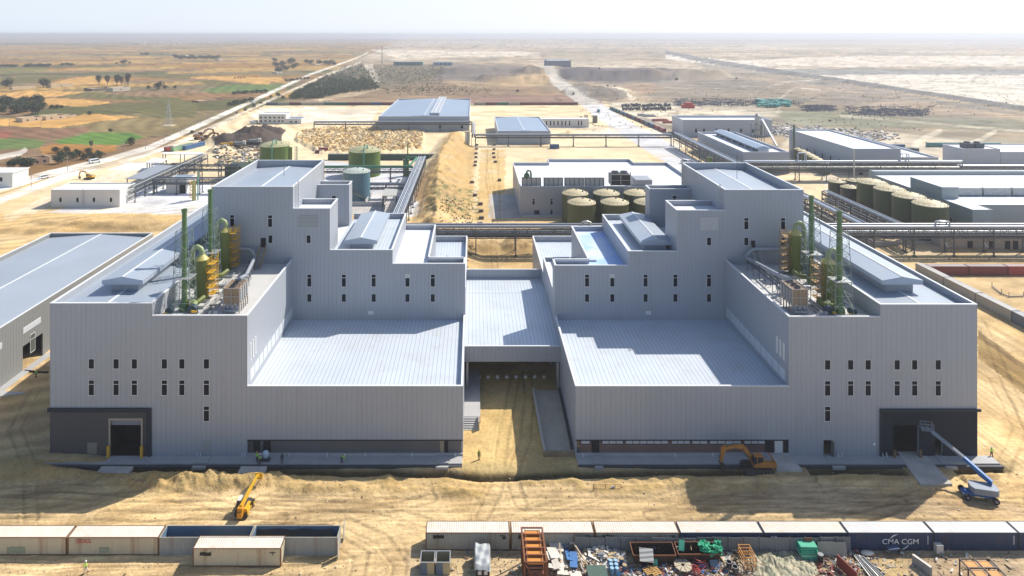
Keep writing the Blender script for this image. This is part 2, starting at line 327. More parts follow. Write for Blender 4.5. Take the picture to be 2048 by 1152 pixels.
def _segdist(px, py, pts):
    d = np.full(px.shape, 1e9)
    for (x1, y1), (x2, y2) in zip(pts[:-1], pts[1:]):
        dx, dy = x2 - x1, y2 - y1; t = np.clip(((px - x1) * dx + (py - y1) * dy) / (dx * dx + dy * dy), 0, 1)
        d = np.minimum(d, np.hypot(px - x1 - t * dx, py - y1 - t * dy))
    return d
def gpix(X, Y): return CX + FPX * X / Y, HY + FPX * CH / Y
def mound(X, Y, px, py, rx, ry, h, seed, rough=.5, flat=1.0):
    c = P(px, py); d = ((X - c.x) / rx) ** 2 + ((Y - c.y) / ry) ** 2
    k = np.clip((1.25 - d) * flat, 0, 1); k = k * k * (3 - 2 * k)
    return h * k * (1 - rough + rough * 2 * fbm(X / (rx * .25 + 1), Y / (rx * .25 + 1), 4, seed))
def height(X, Y):
    px, py = gpix(X, Y); z = np.zeros(X.shape)
    near = np.clip((1200 - Y) / 600, 0, 1)
    z += near * 0.16 * (fbm(X / 3, Y / 3, 4, 3) - .5) + (Y < 240) * .09 * (fbm(X / .9, Y / .9, 3, 6) - .5)
    z += np.clip((Y - 300) / 600, 0, 1) * 2.5 * (fbm(X / 90, Y / 90, 4, 5) - .5) * (px > 1150)
    # trench and spoil banks in front of the factory
    m = (Y > 95) & (Y < 121)
    n1 = fbm(X / 5, Y * 0 + 1, 4, 11); n2 = fbm(X / 1.6, Y / 1.6, 4, 12); n3 = fbm(X / 9, Y * 0 + 5, 3, 13)
    yc = np.interp(px, [60, 230, 480, 900, 960, 1130, 1400, 1600, 1850, 2000], [118.0, 117.6, 117.2, 116.6, 115.6, 116.2, 117.1, 117.3, 117.2, 117.6])
    rampm = 1 - (((X > 75.2) & (X < 83.5)) | ((X > 51.6) & (X < 58.2))) * 1.0
    on = rampm * np.interp(px, [60, 110, 1980, 2030], [0, 1, 1, 0]); gap = 1 - np.clip(1 - np.abs(px - 1655 - (945 - py) * -0.9) / 110, 0, 1) * 0
    d = Y - yc - (n1 - .5) * .8
    z += m * on * (-1.5 * np.exp(-(d / .85) ** 2) + (.25 + .6 * n1) * np.exp(-((d + 2.6) / 1.0) ** 2) * (.4 + 1.2 * n2))
    on2 = np.interp(px, [200, 300, 560, 700, 925, 1000, 1140, 1190, 1420, 1440, 1550, 1800], [0, 1, .9, .8, .9, .1, .5, .9, .9, .5, .8, 0])
    z += m * on2 * rampm * (.25 + .8 * n3) * np.exp(-((d + 4.6 + 1.5 * (n3 - .5)) / 1.3) ** 2) * (.35 + 1.3 * n2)
    z += m * np.interp(px, [180, 260, 520, 600], [0, 1, 1, 0]) * .8 * np.exp(-((Y - 113.2 - n1) / 1.5) ** 2) * (.2 + 1.5 * n2)
    # bank between the plateau and the haul road
    ed = np.interp(Y, [200, 250, 310, 400, 480, 520], [-12, -14, -17, -20, -15, -11]); dd = X - ed
    z += np.interp(Y, [205, 225, 470, 530], [0, 1, 1, 0]) * (5.0 * np.clip(1 - np.abs(dd) / np.where(dd > 0, 16, 10), 0, 1) ** 1.1 * (.5 + 1.0 * fbm(X / 4, Y / 4, 4, 21)))
    # rubble field, spoil heaps
    k = _inpoly(px, py, [(598, 262), (660, 254), (780, 255), (850, 262), (848, 300), (760, 310), (640, 308), (590, 280)])
    r = np.abs(fbm(X / 5 + Y / 14, Y / 9, 4, 31) - .5) * 2; z += k * (0.3 + 3.2 * (1 - r) ** 3 * vnoise(X / 7, Y / 9, 33))
    z += mound(X, Y, 480, 283, 26, 20, 5, 41, .7) + mound(X, Y, 525, 275, 20, 20, 3.5, 42, .7) + mound(X, Y, 545, 268, 20, 14, 3, 49, .7)
    z += mound(X, Y, 440, 302, 8, 8, 3, 43) + mound(X, Y, 615, 233, 10, 9, 3, 44) + mound(X, Y, 1130, 270, 6, 6, 2, 45) + mound(X, Y, 1148, 270, 7, 6, 2, 46) + mound(X, Y, 1205, 262, 8, 8, 2.5, 47)
    z += mound(X, Y, 1235, 152, 190, 90, 13, 51, .5, 3) + mound(X, Y, 1195, 185, 45, 50, 5, 52, .5, 2) + mound(X, Y, 1040, 160, 70, 75, 9, 53, .5, 2) + mound(X, Y, 970, 143, 90, 90, 8, 54, .5, 3)
    z += mound(X, Y, 1690, 400, 8, 8, 2.5, 56) + mound(X, Y, 30, 450, 60, 12, 1.6, 57, .5, 2) + mound(X, Y, 270, 452, 40, 7, 1.6, 58, .6, 2) + mound(X, Y, 40, 930, 16, 5, 1.0, 59, .6)
    z += mound(X, Y, 1905, 490, 30, 8, 1.0, 60) + mound(X, Y, 30, 700, 10, 8, 1.0, 61) + mound(X, Y, 960, 492, 8, 8, 1.6, 62) + mound(X, Y, 1050, 492, 9, 10, 2.2, 63, .8)
    z += mound(X, Y, 230, 400, 60, 6, .5, 64)
    # embankment of the far straight channel on the right
    ch = _segdist(px, py, [(1330, 104), (1400, 119), (1520, 137), (1700, 165), (2048, 217), (2300, 261)])
    z += 3 * np.clip(1 - ch / 5, 0, 1) * (Y < 6000)
    # rolling far country
    far = np.clip((Y - 2500) / 6000, 0, 1)
    z += far * 55 * (fbm(X / 3500, Y / 3500, 4, 71) - .55)
    return z
GRID = {}
def ground():
    sv = np.concatenate([np.geomspace(0.034, 0.5, 90)[:-1], np.arange(0.5, 16.6, 0.0215)])
    Y = FPX / sv; Y = np.concatenate([Y, [60, 30, 0, -60]])
    u = (np.arange(-760, 2900, 2.5) - CX) / FPX
    W = np.maximum(Y, 80.0)
    YY = np.repeat(Y[:, None], len(u), 1); XX = W[:, None] * u[None, :]
    X = XX.ravel(); Yf = YY.ravel(); Yc = np.maximum(Yf, 70.0)
    Z = height(X, Yc); Z[Yf < 70] = 0
    px, py = gpix(X, Yc)
    # ---- colours
    n1 = fbm(X / 60, Yc / 60, 5, 1); n2 = fbm(X / 12, Yc / 12, 5, 2); n3 = fbm(X / 350, Yc / 350, 5, 4); nf = fbm(X / 2.2, Yc / 2.2, 4, 8)
    C = np.empty((len(X), 3)); C[:] = SCRUB
    # patchwork of fields on the left
    a = 0.35; xr = X * math.cos(a) + Yc * math.sin(a); yr = -X * math.sin(a) + Yc * math.cos(a)
    xr = xr + 60 * vnoise(X / 300, Yc / 300, 91); yr = yr + 60 * vnoise(X / 300, Yc / 300, 92)
    row = np.floor(yr / 85).astype(np.int64); wd = 190 + 60 * ((row * 7919) % 5); cell = np.floor((xr + row * 71) / wd).astype(np.int64)
    hsh = ((row * 73856093) ^ (cell * 19349663)) & 0x7fffffff; hsh = (hsh >> 3) % 13
    pal = np.array([ORANGE, TAN, (.33, .17, .06), ORANGE, (.46, .27, .09), (.3, .18, .1), TAN, OLIVE, (.30, .16, .07), (.42, .25, .1), (.27, .19, .09), ORANGE, (.24, .17, .09)])
    fld = pal[hsh]; lf = (px < 735 + (py - 110) * -2.2) | (px < 600)
    edge = np.minimum(np.mod(yr, 85), 85 - np.mod(yr, 85)) < 3.2
    fld = np.where(edge[:, None], fld * .6, fld)
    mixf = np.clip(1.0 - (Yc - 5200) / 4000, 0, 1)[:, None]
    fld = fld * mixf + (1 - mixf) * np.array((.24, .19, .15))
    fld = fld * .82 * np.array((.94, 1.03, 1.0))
    C[lf] = fld[lf]
    rt = ~lf; k = np.clip((n1 - .42) * 5, 0, 1)[:, None]; Cr = np.array((.44, .335, .22)) * (1 - k) + np.array((.235, .205, .15)) * k
    k2 = np.clip((n3 - .5) * 6, 0, 1)[:, None]; Cr = Cr * (1 - k2 * .5) + np.array((.6, .5, .38)) * k2 * .5
    C[rt] = Cr[rt]
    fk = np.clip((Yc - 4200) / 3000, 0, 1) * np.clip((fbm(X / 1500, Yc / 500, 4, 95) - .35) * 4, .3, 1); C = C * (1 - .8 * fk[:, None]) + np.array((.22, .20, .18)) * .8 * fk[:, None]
    jx = (fbm(X / (Yc * .02), Yc / (Yc * .004 + 1), 3, 15) - .5); jy = (fbm(X / (Yc * .02), Yc / 5, 3, 16) - .5)
    for col, poly, wob, st in PATCH:
        xs = [p[0] for p in poly]; ys = [p[1] for p in poly]
        b = np.where((px > min(xs) - 12) & (px < max(xs) + 12) & (py > min(ys) - 6) & (py < max(ys) + 6))[0]
        if not len(b): continue
        qx = px[b] + jx[b] * wob * 8; qy = py[b] + jy[b] * wob * 2.4
        if wob >= 2:
            mk = np.zeros(len(b))
            for t, (ox, oy) in enumerate(((0, 0), (5, 2), (-5, 2), (4, -2), (-4, -2))): mk += _inpoly(qx + ox * wob * .35, qy + oy * wob * .35, poly)
            mk /= 5
        else: mk = _inpoly(qx, qy, poly).astype(float)
        mk *= st
        if wob >= 1.5: mk *= np.clip(.55 + 1.6 * (n2[b] - .3), 0, 1)
        C[b] = C[b] * (1 - mk[:, None]) + np.array(col) * mk[:, None]
    for col, pts, hw, st in TRACKS:
        xs = [p[0] for p in pts]; ys = [p[1] for p in pts]
        b = np.where((px > min(xs) - 12) & (px < max(xs) + 12) & (py > min(ys) - 12) & (py < max(ys) + 12))[0]
        sc = np.clip((py[b] - HY) / 240, .18, 1.6); d = _segdist(px[b], py[b], pts)
        mk = np.clip((hw * sc - d) / 1.2 + .5, 0, 1) * st * np.clip(.75 + (n2[b] - .4), 0, 1)
        C[b] = C[b] * (1 - mk[:, None]) + np.array(col) * mk[:, None]
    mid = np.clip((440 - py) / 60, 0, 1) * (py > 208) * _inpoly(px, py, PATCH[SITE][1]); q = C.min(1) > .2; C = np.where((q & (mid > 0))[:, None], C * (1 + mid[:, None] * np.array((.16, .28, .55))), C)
    for col, poly, wob, st in DARKP:
        xs = [p[0] for p in poly]; ys = [p[1] for p in poly]
        b = np.where((px > min(xs) - 12) & (px < max(xs) + 12) & (py > min(ys) - 6) & (py < max(ys) + 6))[0]
        if not len(b): continue
        qx = px[b] + jx[b] * wob * 8; qy = py[b] + jy[b] * wob * 2.4
        if wob >= 2:
            mk = np.zeros(len(b))
            for t, (ox, oy) in enumerate(((0, 0), (5, 2), (-5, 2), (4, -2), (-4, -2))): mk += _inpoly(qx + ox * wob * .35, qy + oy * wob * .35, poly)
            mk /= 5
        else: mk = _inpoly(qx, qy, poly).astype(float)
        mk *= st
        if wob >= 1.5: mk *= np.clip(.55 + 1.6 * (n2[b] - .3), 0, 1)
        C[b] = C[b] * (1 - mk[:, None]) + np.array(col) * mk[:, None]
    # loose-earth colour variation, wheel tracks
    site = (py > 205) & (px > -400)
    n4 = fbm(X / 30, Yc / 9, 4, 98); C *= np.where((py > 96) & (py < 262) & ~lf, 1 + .9 * (n4 - .5), 1)[:, None]
    v = 1 + .6 * (n2 - .5) + .34 * (nf - .5) * (Yc < 420) + .25 * (n1 - .5)
    C *= v[:, None]
    red = np.clip((fbm(X / 14, Yc / 14, 4, 81) - .55) * 3, 0, 1) * site; C[:, 2] *= 1 - .25 * red; C[:, 1] *= 1 - .08 * red
    fr = (Yc > 86) & (Yc < 115.5)
    warp = 3.2 * (fbm(X / 26, Yc / 26, 3, 83) - .5)
    st = fbm(X / 16, (Yc + warp) / .35, 4, 82); st2 = fbm((X + Yc) / 9, (Yc - .35 * X + warp) / .5, 3, 84)
    C *= np.where(fr, 1 + .7 * (st - .5) + .5 * (st2 - .5), 1)[:, None]
    ln = np.abs(((Yc + warp * 1.3) / 1.9) % 1 - .5); C *= np.where(fr & (Yc < 112) & (ln < .06) & (n1 > .42), .82, 1)[:, None]
    # pairs of wheel ruts: tone and real grooves
    for k_, pts in enumerate(RUTS):
        w_ = [P(*q) for q in pts]; wx = [q.x for q in w_]; wy = [q.y for q in w_]
        bb = np.where((X > min(wx) - 3) & (X < max(wx) + 3) & (Yf > min(wy) - 3) & (Yf < max(wy) + 3))[0]
        dd = _segdist(X[bb] + .5 * (vnoise(X[bb] / 6, Yf[bb] / 6, 200 + k_) - .5), Yf[bb] + .5 * (vnoise(X[bb] / 6, Yf[bb] / 6, 230 + k_) - .5), list(zip(wx, wy)))
        g_ = np.exp(-((dd - .95) / .26) ** 2) * np.clip(.3 + 1.1 * vnoise(X[bb] / 5, Yf[bb] / 5, 250 + k_), 0, 1)
        Z[bb] -= .09 * g_; Z[bb] += .06 * np.exp(-((dd - 1.5) / .2) ** 2); C[bb] *= (1 - .30 * g_)[:, None]
    crop_ = lf & (Yc < 1100); C *= np.where(crop_, 1 + .16 * np.sin(yr * 2 * math.pi / np.maximum(5.5, Yc / 110)) * (n1 > .4), 1)[:, None]
    # wheel ruts, real grooves
    Z += np.where(fr & (Yc < 112), .035 * (st - .5) * 2, 0)
    tr = (px > 1950) & (py > 640) & (py < 960); sd = fbm((X - 98) / .5, (Yc - 150) / 25, 3, 85); C *= np.where(tr, 1 + .8 * (sd - .5), 1)[:, None]
    # scattered dark bushes and specks far away
    sp = (vnoise(X / 14, Yc / 14, 87) > .86) & (Yc > 700) & (n1 > .45); C[sp] *= .62
    sp = (vnoise(X / 6, Yc / 6, 88) > .80) & (px > 1150) & (py > 130) & (py < 260); C[sp] *= .75
    sl_ = (px > 850) & (px < 960) & (py > 380) & (py < 445) & (nf > .56); C[sl_] = C[sl_] * .3 + np.array((.13, .15, .06)) * .7
    k = site & (Yc < 260); pch = np.clip((fbm(X / 7, Yc / 4.5, 5, 97) - .52) * 5, 0, 1) * k * .42; C = C * (1 - pch[:, None]) + np.array((.33, .215, .10)) * pch[:, None]
    ez = (Yc > 95) & (Yc < 119) & (X > -84) & (X < 100); trench_shade = np.clip((-Z - .22) / .5, 0, 1) * ez; C = C * (1 - .72 * trench_shade[:, None]); hg = np.clip((Z - .22) / .35, 0, 1) * ez * .75 * np.clip(.4 + nf, 0, 1)  # trench shade painted into the ground colour, darker with depth; spoil ridges browner
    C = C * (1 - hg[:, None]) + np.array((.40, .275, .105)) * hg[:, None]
    C = np.clip(C, .02, .85)
    nr, nc = len(Y), len(u)
    GRID['s'] = sv; GRID['u'] = u; GRID['z'] = Z.reshape(nr, nc)
    me = bpy.data.meshes.new('ground')
    co = np.stack([X, Yf, Z], 1)
    me.vertices.add(nr * nc); me.vertices.foreach_set('co', co.ravel().astype(np.float32))
    i = np.arange(nr - 1)[:, None] * nc + np.arange(nc - 1)[None, :]
    q = np.stack([i, i + nc, i + nc + 1, i + 1], -1).reshape(-1, 4)[:, ::-1]
    nfc = len(q); me.loops.add(nfc * 4); me.loops.foreach_set('vertex_index', q.ravel().astype(np.int32))
    me.polygons.add(nfc); me.polygons.foreach_set('loop_start', (np.arange(nfc) * 4).astype(np.int32)); me.polygons.foreach_set('loop_total', np.full(nfc, 4, np.int32))
    me.polygons.foreach_set('use_smooth', np.ones(nfc, bool))
    me.update(calc_edges=True)
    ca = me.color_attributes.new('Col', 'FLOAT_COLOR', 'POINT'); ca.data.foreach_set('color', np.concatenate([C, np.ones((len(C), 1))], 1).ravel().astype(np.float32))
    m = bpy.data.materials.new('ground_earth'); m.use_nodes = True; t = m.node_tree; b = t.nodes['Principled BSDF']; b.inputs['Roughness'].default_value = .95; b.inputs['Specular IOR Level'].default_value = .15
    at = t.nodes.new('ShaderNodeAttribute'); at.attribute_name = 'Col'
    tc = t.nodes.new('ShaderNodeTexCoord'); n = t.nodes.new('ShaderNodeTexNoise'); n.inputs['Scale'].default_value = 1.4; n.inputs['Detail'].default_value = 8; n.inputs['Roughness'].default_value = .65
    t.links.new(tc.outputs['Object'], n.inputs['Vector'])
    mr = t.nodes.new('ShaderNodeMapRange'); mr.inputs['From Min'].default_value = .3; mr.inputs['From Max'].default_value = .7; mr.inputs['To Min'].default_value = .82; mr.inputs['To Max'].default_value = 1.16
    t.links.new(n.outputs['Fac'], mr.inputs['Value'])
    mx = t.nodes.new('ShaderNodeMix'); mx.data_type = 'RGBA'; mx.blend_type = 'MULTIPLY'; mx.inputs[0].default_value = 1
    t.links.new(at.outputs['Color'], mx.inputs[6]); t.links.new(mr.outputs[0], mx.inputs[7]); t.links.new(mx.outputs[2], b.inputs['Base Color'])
    bp = t.nodes.new('ShaderNodeBump'); bp.inputs['Strength'].default_value = .8; bp.inputs['Distance'].default_value = .3
    t.links.new(n.outputs['Fac'], bp.inputs['Height']); t.links.new(bp.outputs[0], b.inputs['Normal'])
    me.materials.append(m)
    o = bpy.data.objects.new('ground', me); COL.objects.link(o); o['kind'] = 'structure'
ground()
def hz(x, y):      # ground height under a point, read off the sheet
    s, u, Zg = GRID['s'], GRID['u'], GRID['z']; q = FPX / y; k = x / y
    i = min(max(int(np.searchsorted(s, q)) - 1, 0), len(s) - 2); j = (k - u[0]) / (u[1] - u[0]); j0 = min(max(int(j), 0), len(u) - 2); a = min(max((q - s[i]) / (s[i + 1] - s[i]), 0), 1); b = min(max(j - j0, 0), 1)
    return float((Zg[i, j0] * (1 - b) + Zg[i, j0 + 1] * b) * (1 - a) + (Zg[i + 1, j0] * (1 - b) + Zg[i + 1, j0 + 1] * b) * a)
def G(px, py):
    p = P(px, py); p.z = hz(p.x, p.y); return p
# ================================================================== MATERIALS
WALL = M('wall_sheet', (0.335, 0.363, 0.408), .45, .0, noise=(.05, .09), stripe=('xy', .9, .24, .03, .09), streak=(.45, (.27, .28, .30), .18))
WALLP = M('wall_panel_plain', (0.47, 0.48, 0.5), .5, noise=(.08, .05))
ROOFX = M('roof_sheet_down_slope', (0.58, 0.64, 0.71), .42, .1, noise=(.09, .11), streak=(.3, (.5, .49, .45), .3), stripe=('x', .84, .55, .03, .13), objvar=.02)
ROOFY = M('roof_sheet_across', (0.36, 0.42, 0.50), .42, .1, noise=(.08, .11), streak=(.3, (.42, .42, .41), .3), stripe=('y', .9, .5, .05, .07), objvar=.02)
ROOFP = M('roof_membrane', (0.70, 0.73, 0.78), .6, noise=(.2, .16), col2=(.66, .68, .71))
ROOFC = M('roof_concrete', (0.56, 0.56, 0.55), .7, noise=(.25, .14), col2=(.50, .50, .49))
TRIM = M('white_trim', (0.68, 0.70, 0.72), .45)
DARK = M('dark_cladding', (0.085, 0.085, 0.088), .6, spec=.15, noise=(.15, .08), stripe=('xy', .75, .35, .02, .05))
DARK2 = M('dark_frame', (0.03, 0.038, 0.05), .5, spec=.15)
GLASS = M('window_glass', (0.006, 0.011, 0.020), .3, spec=.12)
FRAME = M('window_frame', (0.62, 0.63, 0.64), .5)
BLIND = M('window_blind', (0.5, 0.52, 0.5), .7)
LOUV = M('louvre', (0.36, 0.38, 0.39), .6, stripe=('z', .3, .8, .05, .2))
BLACK = M('dark_interior', (0.012, 0.012, 0.014), .9)
PLINTH = M('concrete_plinth', (0.40, 0.40, 0.40), .8, noise=(.4, .15))
STEEL = M('grey_steel', (0.10, 0.115, 0.135), .5, .3, noise=(.5, .15))
STEELL = M('galvanised_steel', (0.42, 0.44, 0.44), .45, .5, noise=(.5, .15))
PIPE = M('silver_pipe', (0.34, 0.37, 0.42), .45, .2, noise=(.3, .1))
PIPEW = M('white_pipe', (0.44, 0.50, 0.60), .4, .1)
PIPEG = M('green_pipe', (0.06, 0.19, 0.12), .45, noise=(.5, .12))
TANKG = M('green_tank', (0.085, 0.15, 0.022), .45, noise=(.12, .12), stripe=('z', 1.9, .35, .02, .03), streak=(.5, (.06, .08, .02), .3))
TANKD = M('olive_tank', (0.070, 0.085, 0.026), .5, noise=(.15, .14), stripe=('z', 1.9, .3, .02, .03), streak=(.5, (.045, .05, .025), .35))
TANKT = M('tank_dome', (0.50, 0.43, 0.26), .6, noise=(.4, .12), streak=(.5, (.35, .32, .2), .3))
TANKB = M('blue_tank', (0.075, 0.165, 0.215), .45, noise=(.15, .1), stripe=('z', 1.9, .3, .02, .03))
TANKK = M('black_green_tank', (0.035, 0.045, 0.035), .5, noise=(.2, .12))
FRP = M('green_fibreglass', (0.085, 0.165, 0.060), .4, noise=(.4, .16), stripe=('z', 2.4, .25, .01, .03), streak=(.8, (.06, .12, .05), .4))
FRPO = M('olive_fibreglass', (0.14, 0.165, 0.028), .42, noise=(.4, .14), streak=(.8, (.07, .1, .03), .4))
FRPY = M('yellow_green_fibreglass', (0.38, 0.36, 0.12), .5, noise=(.4, .14))
YEL = M('safety_yellow', (0.62, 0.36, 0.03), .5, noise=(1.0, .14))
BROWNB = M('brown_panel', (0.27, 0.19, 0.12), .6, noise=(.6, .18), streak=(.7, (.18, .12, .07), .4))
MOTOR = M('motor_blue', (0.03, 0.06, 0.08), .5)
RUST = M('rusty_steel', (0.20, 0.075, 0.03), .8, noise=(1.2, .3))
# ================================================================== BUILDING HELPERS
class Bld:
    def __init__(s, root): s.root = root; s.W = MB(); s.C = MB(); s.R = {}
    def roofmb(s, mat): k = len(s.R); s.R[k] = (MB(), mat); return s.R[k][0]
    def block(s, x0, x1, y0, y1, zt, sides='NSEW', par=1.1, z0=0.0, roof=None, holes=(), rise=0.0, zr=None, th=.3):
        if x0 > x1: x0, x1 = x1, x0
        W, C = s.W, s.C; zr = zt - par if zr is None else zr
        if 'S' in sides:
            s.wall_holes(x0, x1, y0, th, z0, zt, holes)
        if 'N' in sides: W.box(x0, x1, y1 - th, y1, z0, zt)
        ya = y0 + (th if 'S' in sides else 0); yb = y1 - (th if 'N' in sides else 0)
        if 'W' in sides: W.box(x0, x0 + th, ya, yb, z0, zt)
        if 'E' in sides: W.box(x1 - th, x1, ya, yb, z0, zt)
        e = .06; c0, c1 = zt + .003, zt + .13; xa = x0 - e if 'W' in sides else x0; xb = x1 + e if 'E' in sides else x1
        if par > .2:
            if 'S' in sides: C.box(xa, xb, y0 - e, y0 + th + e, c0, c1)
            if 'N' in sides: C.box(xa, xb, y1 - th - e, y1 + e, c0, c1)
            yc = y0 + th + e if 'S' in sides else y0; yd = y1 - th - e if 'N' in sides else y1
            if 'W' in sides: C.box(x0 - e, x0 + th + e, yc, yd, c0, c1)
            if 'E' in sides: C.box(x1 - th - e, x1 + e, yc, yd, c0, c1)
        xi = x0 + (th if 'W' in sides else 0); xj = x1 - (th if 'E' in sides else 0)
        if roof is not None:
            R = s.roofmb(roof)
            if rise:
                xm = (xi + xj) / 2
                R.prism_y([(xi, zr - .15), (xj, zr - .15), (xj, zr), (xm, zr + rise), (xi, zr)], ya, yb)
                C.box(xm - .22, xm + .22, ya, yb, zr + rise - .04, zr + rise + .06)
            else: R.box(xi, xj, ya, yb, zr - .15, zr)
    def wall_holes(s, x0, x1, y0, th, z0, zt, holes):
        W = s.W
        xs = sorted({x0, x1, *[h[0] for h in holes], *[h[1] for h in holes]}); xs = [x for x in xs if x0 <= x <= x1]
        for a, b in zip(xs[:-1], xs[1:]):
            hh = sorted([(h[2], h[3]) for h in holes if h[0] <= a + 1e-6 and h[1] >= b - 1e-6]); z = z0
            for c, d in hh:
                if c > z: W.box(a, b, y0, y0 + th, z, c)
                z = d
            if z < zt: W.box(a, b, y0, y0 + th, z, zt)
    def finish(s, wall=None, names=None):
        s.W.build('wall', wall or WALL, s.root)
        if s.C.v: s.C.build('roof_trim', TRIM, s.root)
        for k, (mb, mat) in s.R.items(): mb.build('roof', mat, s.root)
def window(root, x, z0, z1, y, w=.95, transom=True, blind=False, face='S', glassm=None):
    """a framed pane standing just proud of the wall; face S looks to -y, W to -x, E to +x"""
    f = .09
    def bx(mb, a, b, d0, d1, c, d):      # a,b along the wall; d0,d1 proud of the wall
        if face == 'S': mb.box(a, b, y - d1, y - d0, c, d)
        elif face == 'W': mb.box(y - d1, y - d0, a, b, c, d)
        else: mb.box(y + d0, y + d1, a, b, c, d)
    m = MB(); x0, x1 = x - w / 2, x + w / 2
    bx(m, x0 - f, x0, 0, .07, z0 - f, z1 + f); bx(m, x1, x1 + f, 0, .07, z0 - f, z1 + f)
    bx(m, x0, x1, 0, .07, z1, z1 + f); bx(m, x0, x1, 0, .09, z0 - f, z0)
    zt = z1 - (z1 - z0) * .27
    if transom: bx(m, x0, x1, 0, .06, zt - .045, zt + .045)
    fr = m.build('window', FRAME, root)
    g = MB()
    if blind:
        bx(g, x0, x1, 0, .03, z0, zt - .045); b = MB(); bx(b, x0, x1, 0, .034, zt + .045, z1); b.build('blind', BLIND, fr)
    elif transom: bx(g, x0, x1, 0, .03, z0, zt - .045); bx(g, x0, x1, 0, .03, zt + .045, z1)
    else: bx(g, x0, x1, 0, .03, z0, z1)
    g.build('pane', glassm or GLASS, fr)
def ladder(root, x, y, z0, z1, face='W', name='ladder', mat=None):
    m = MB(); d = -.45 if face in 'WS' else .45
    for k in (-.25, .25):
        if face == 'S': m.box(x + k - .04, x + k + .04, y + d - .04, y + d + .04, z0, z1 + 1)
        else: m.box(x + d - .04, x + d + .04, y + k - .04, y + k + .04, z0, z1 + 1)
    z = z0 + .3
    while z < z1 + .8:
        if face == 'S': m.box(x - .25, x + .25, y + d - .025, y + d + .025, z, z + .05)
        else: m.box(x + d - .025, x + d + .025, y - .25, y + .25, z, z + .05)
        z += .4
    z = z0 + 2.4
    while z < z1 + .8:      # cage hoops
        q = []
        for i in range(9):
            a = PI * i / 8
            if face == 'S': q.append((x + .4 * math.cos(a), y + d - .55 * math.sin(a), z))
            else: q.append((x + d + (-.55 if d < 0 else .55) * math.sin(a), y + .4 * math.cos(a), z))
        m.sweep(q, .03, 4); z += 1.1
    m.build(name, mat or STEELL, root)
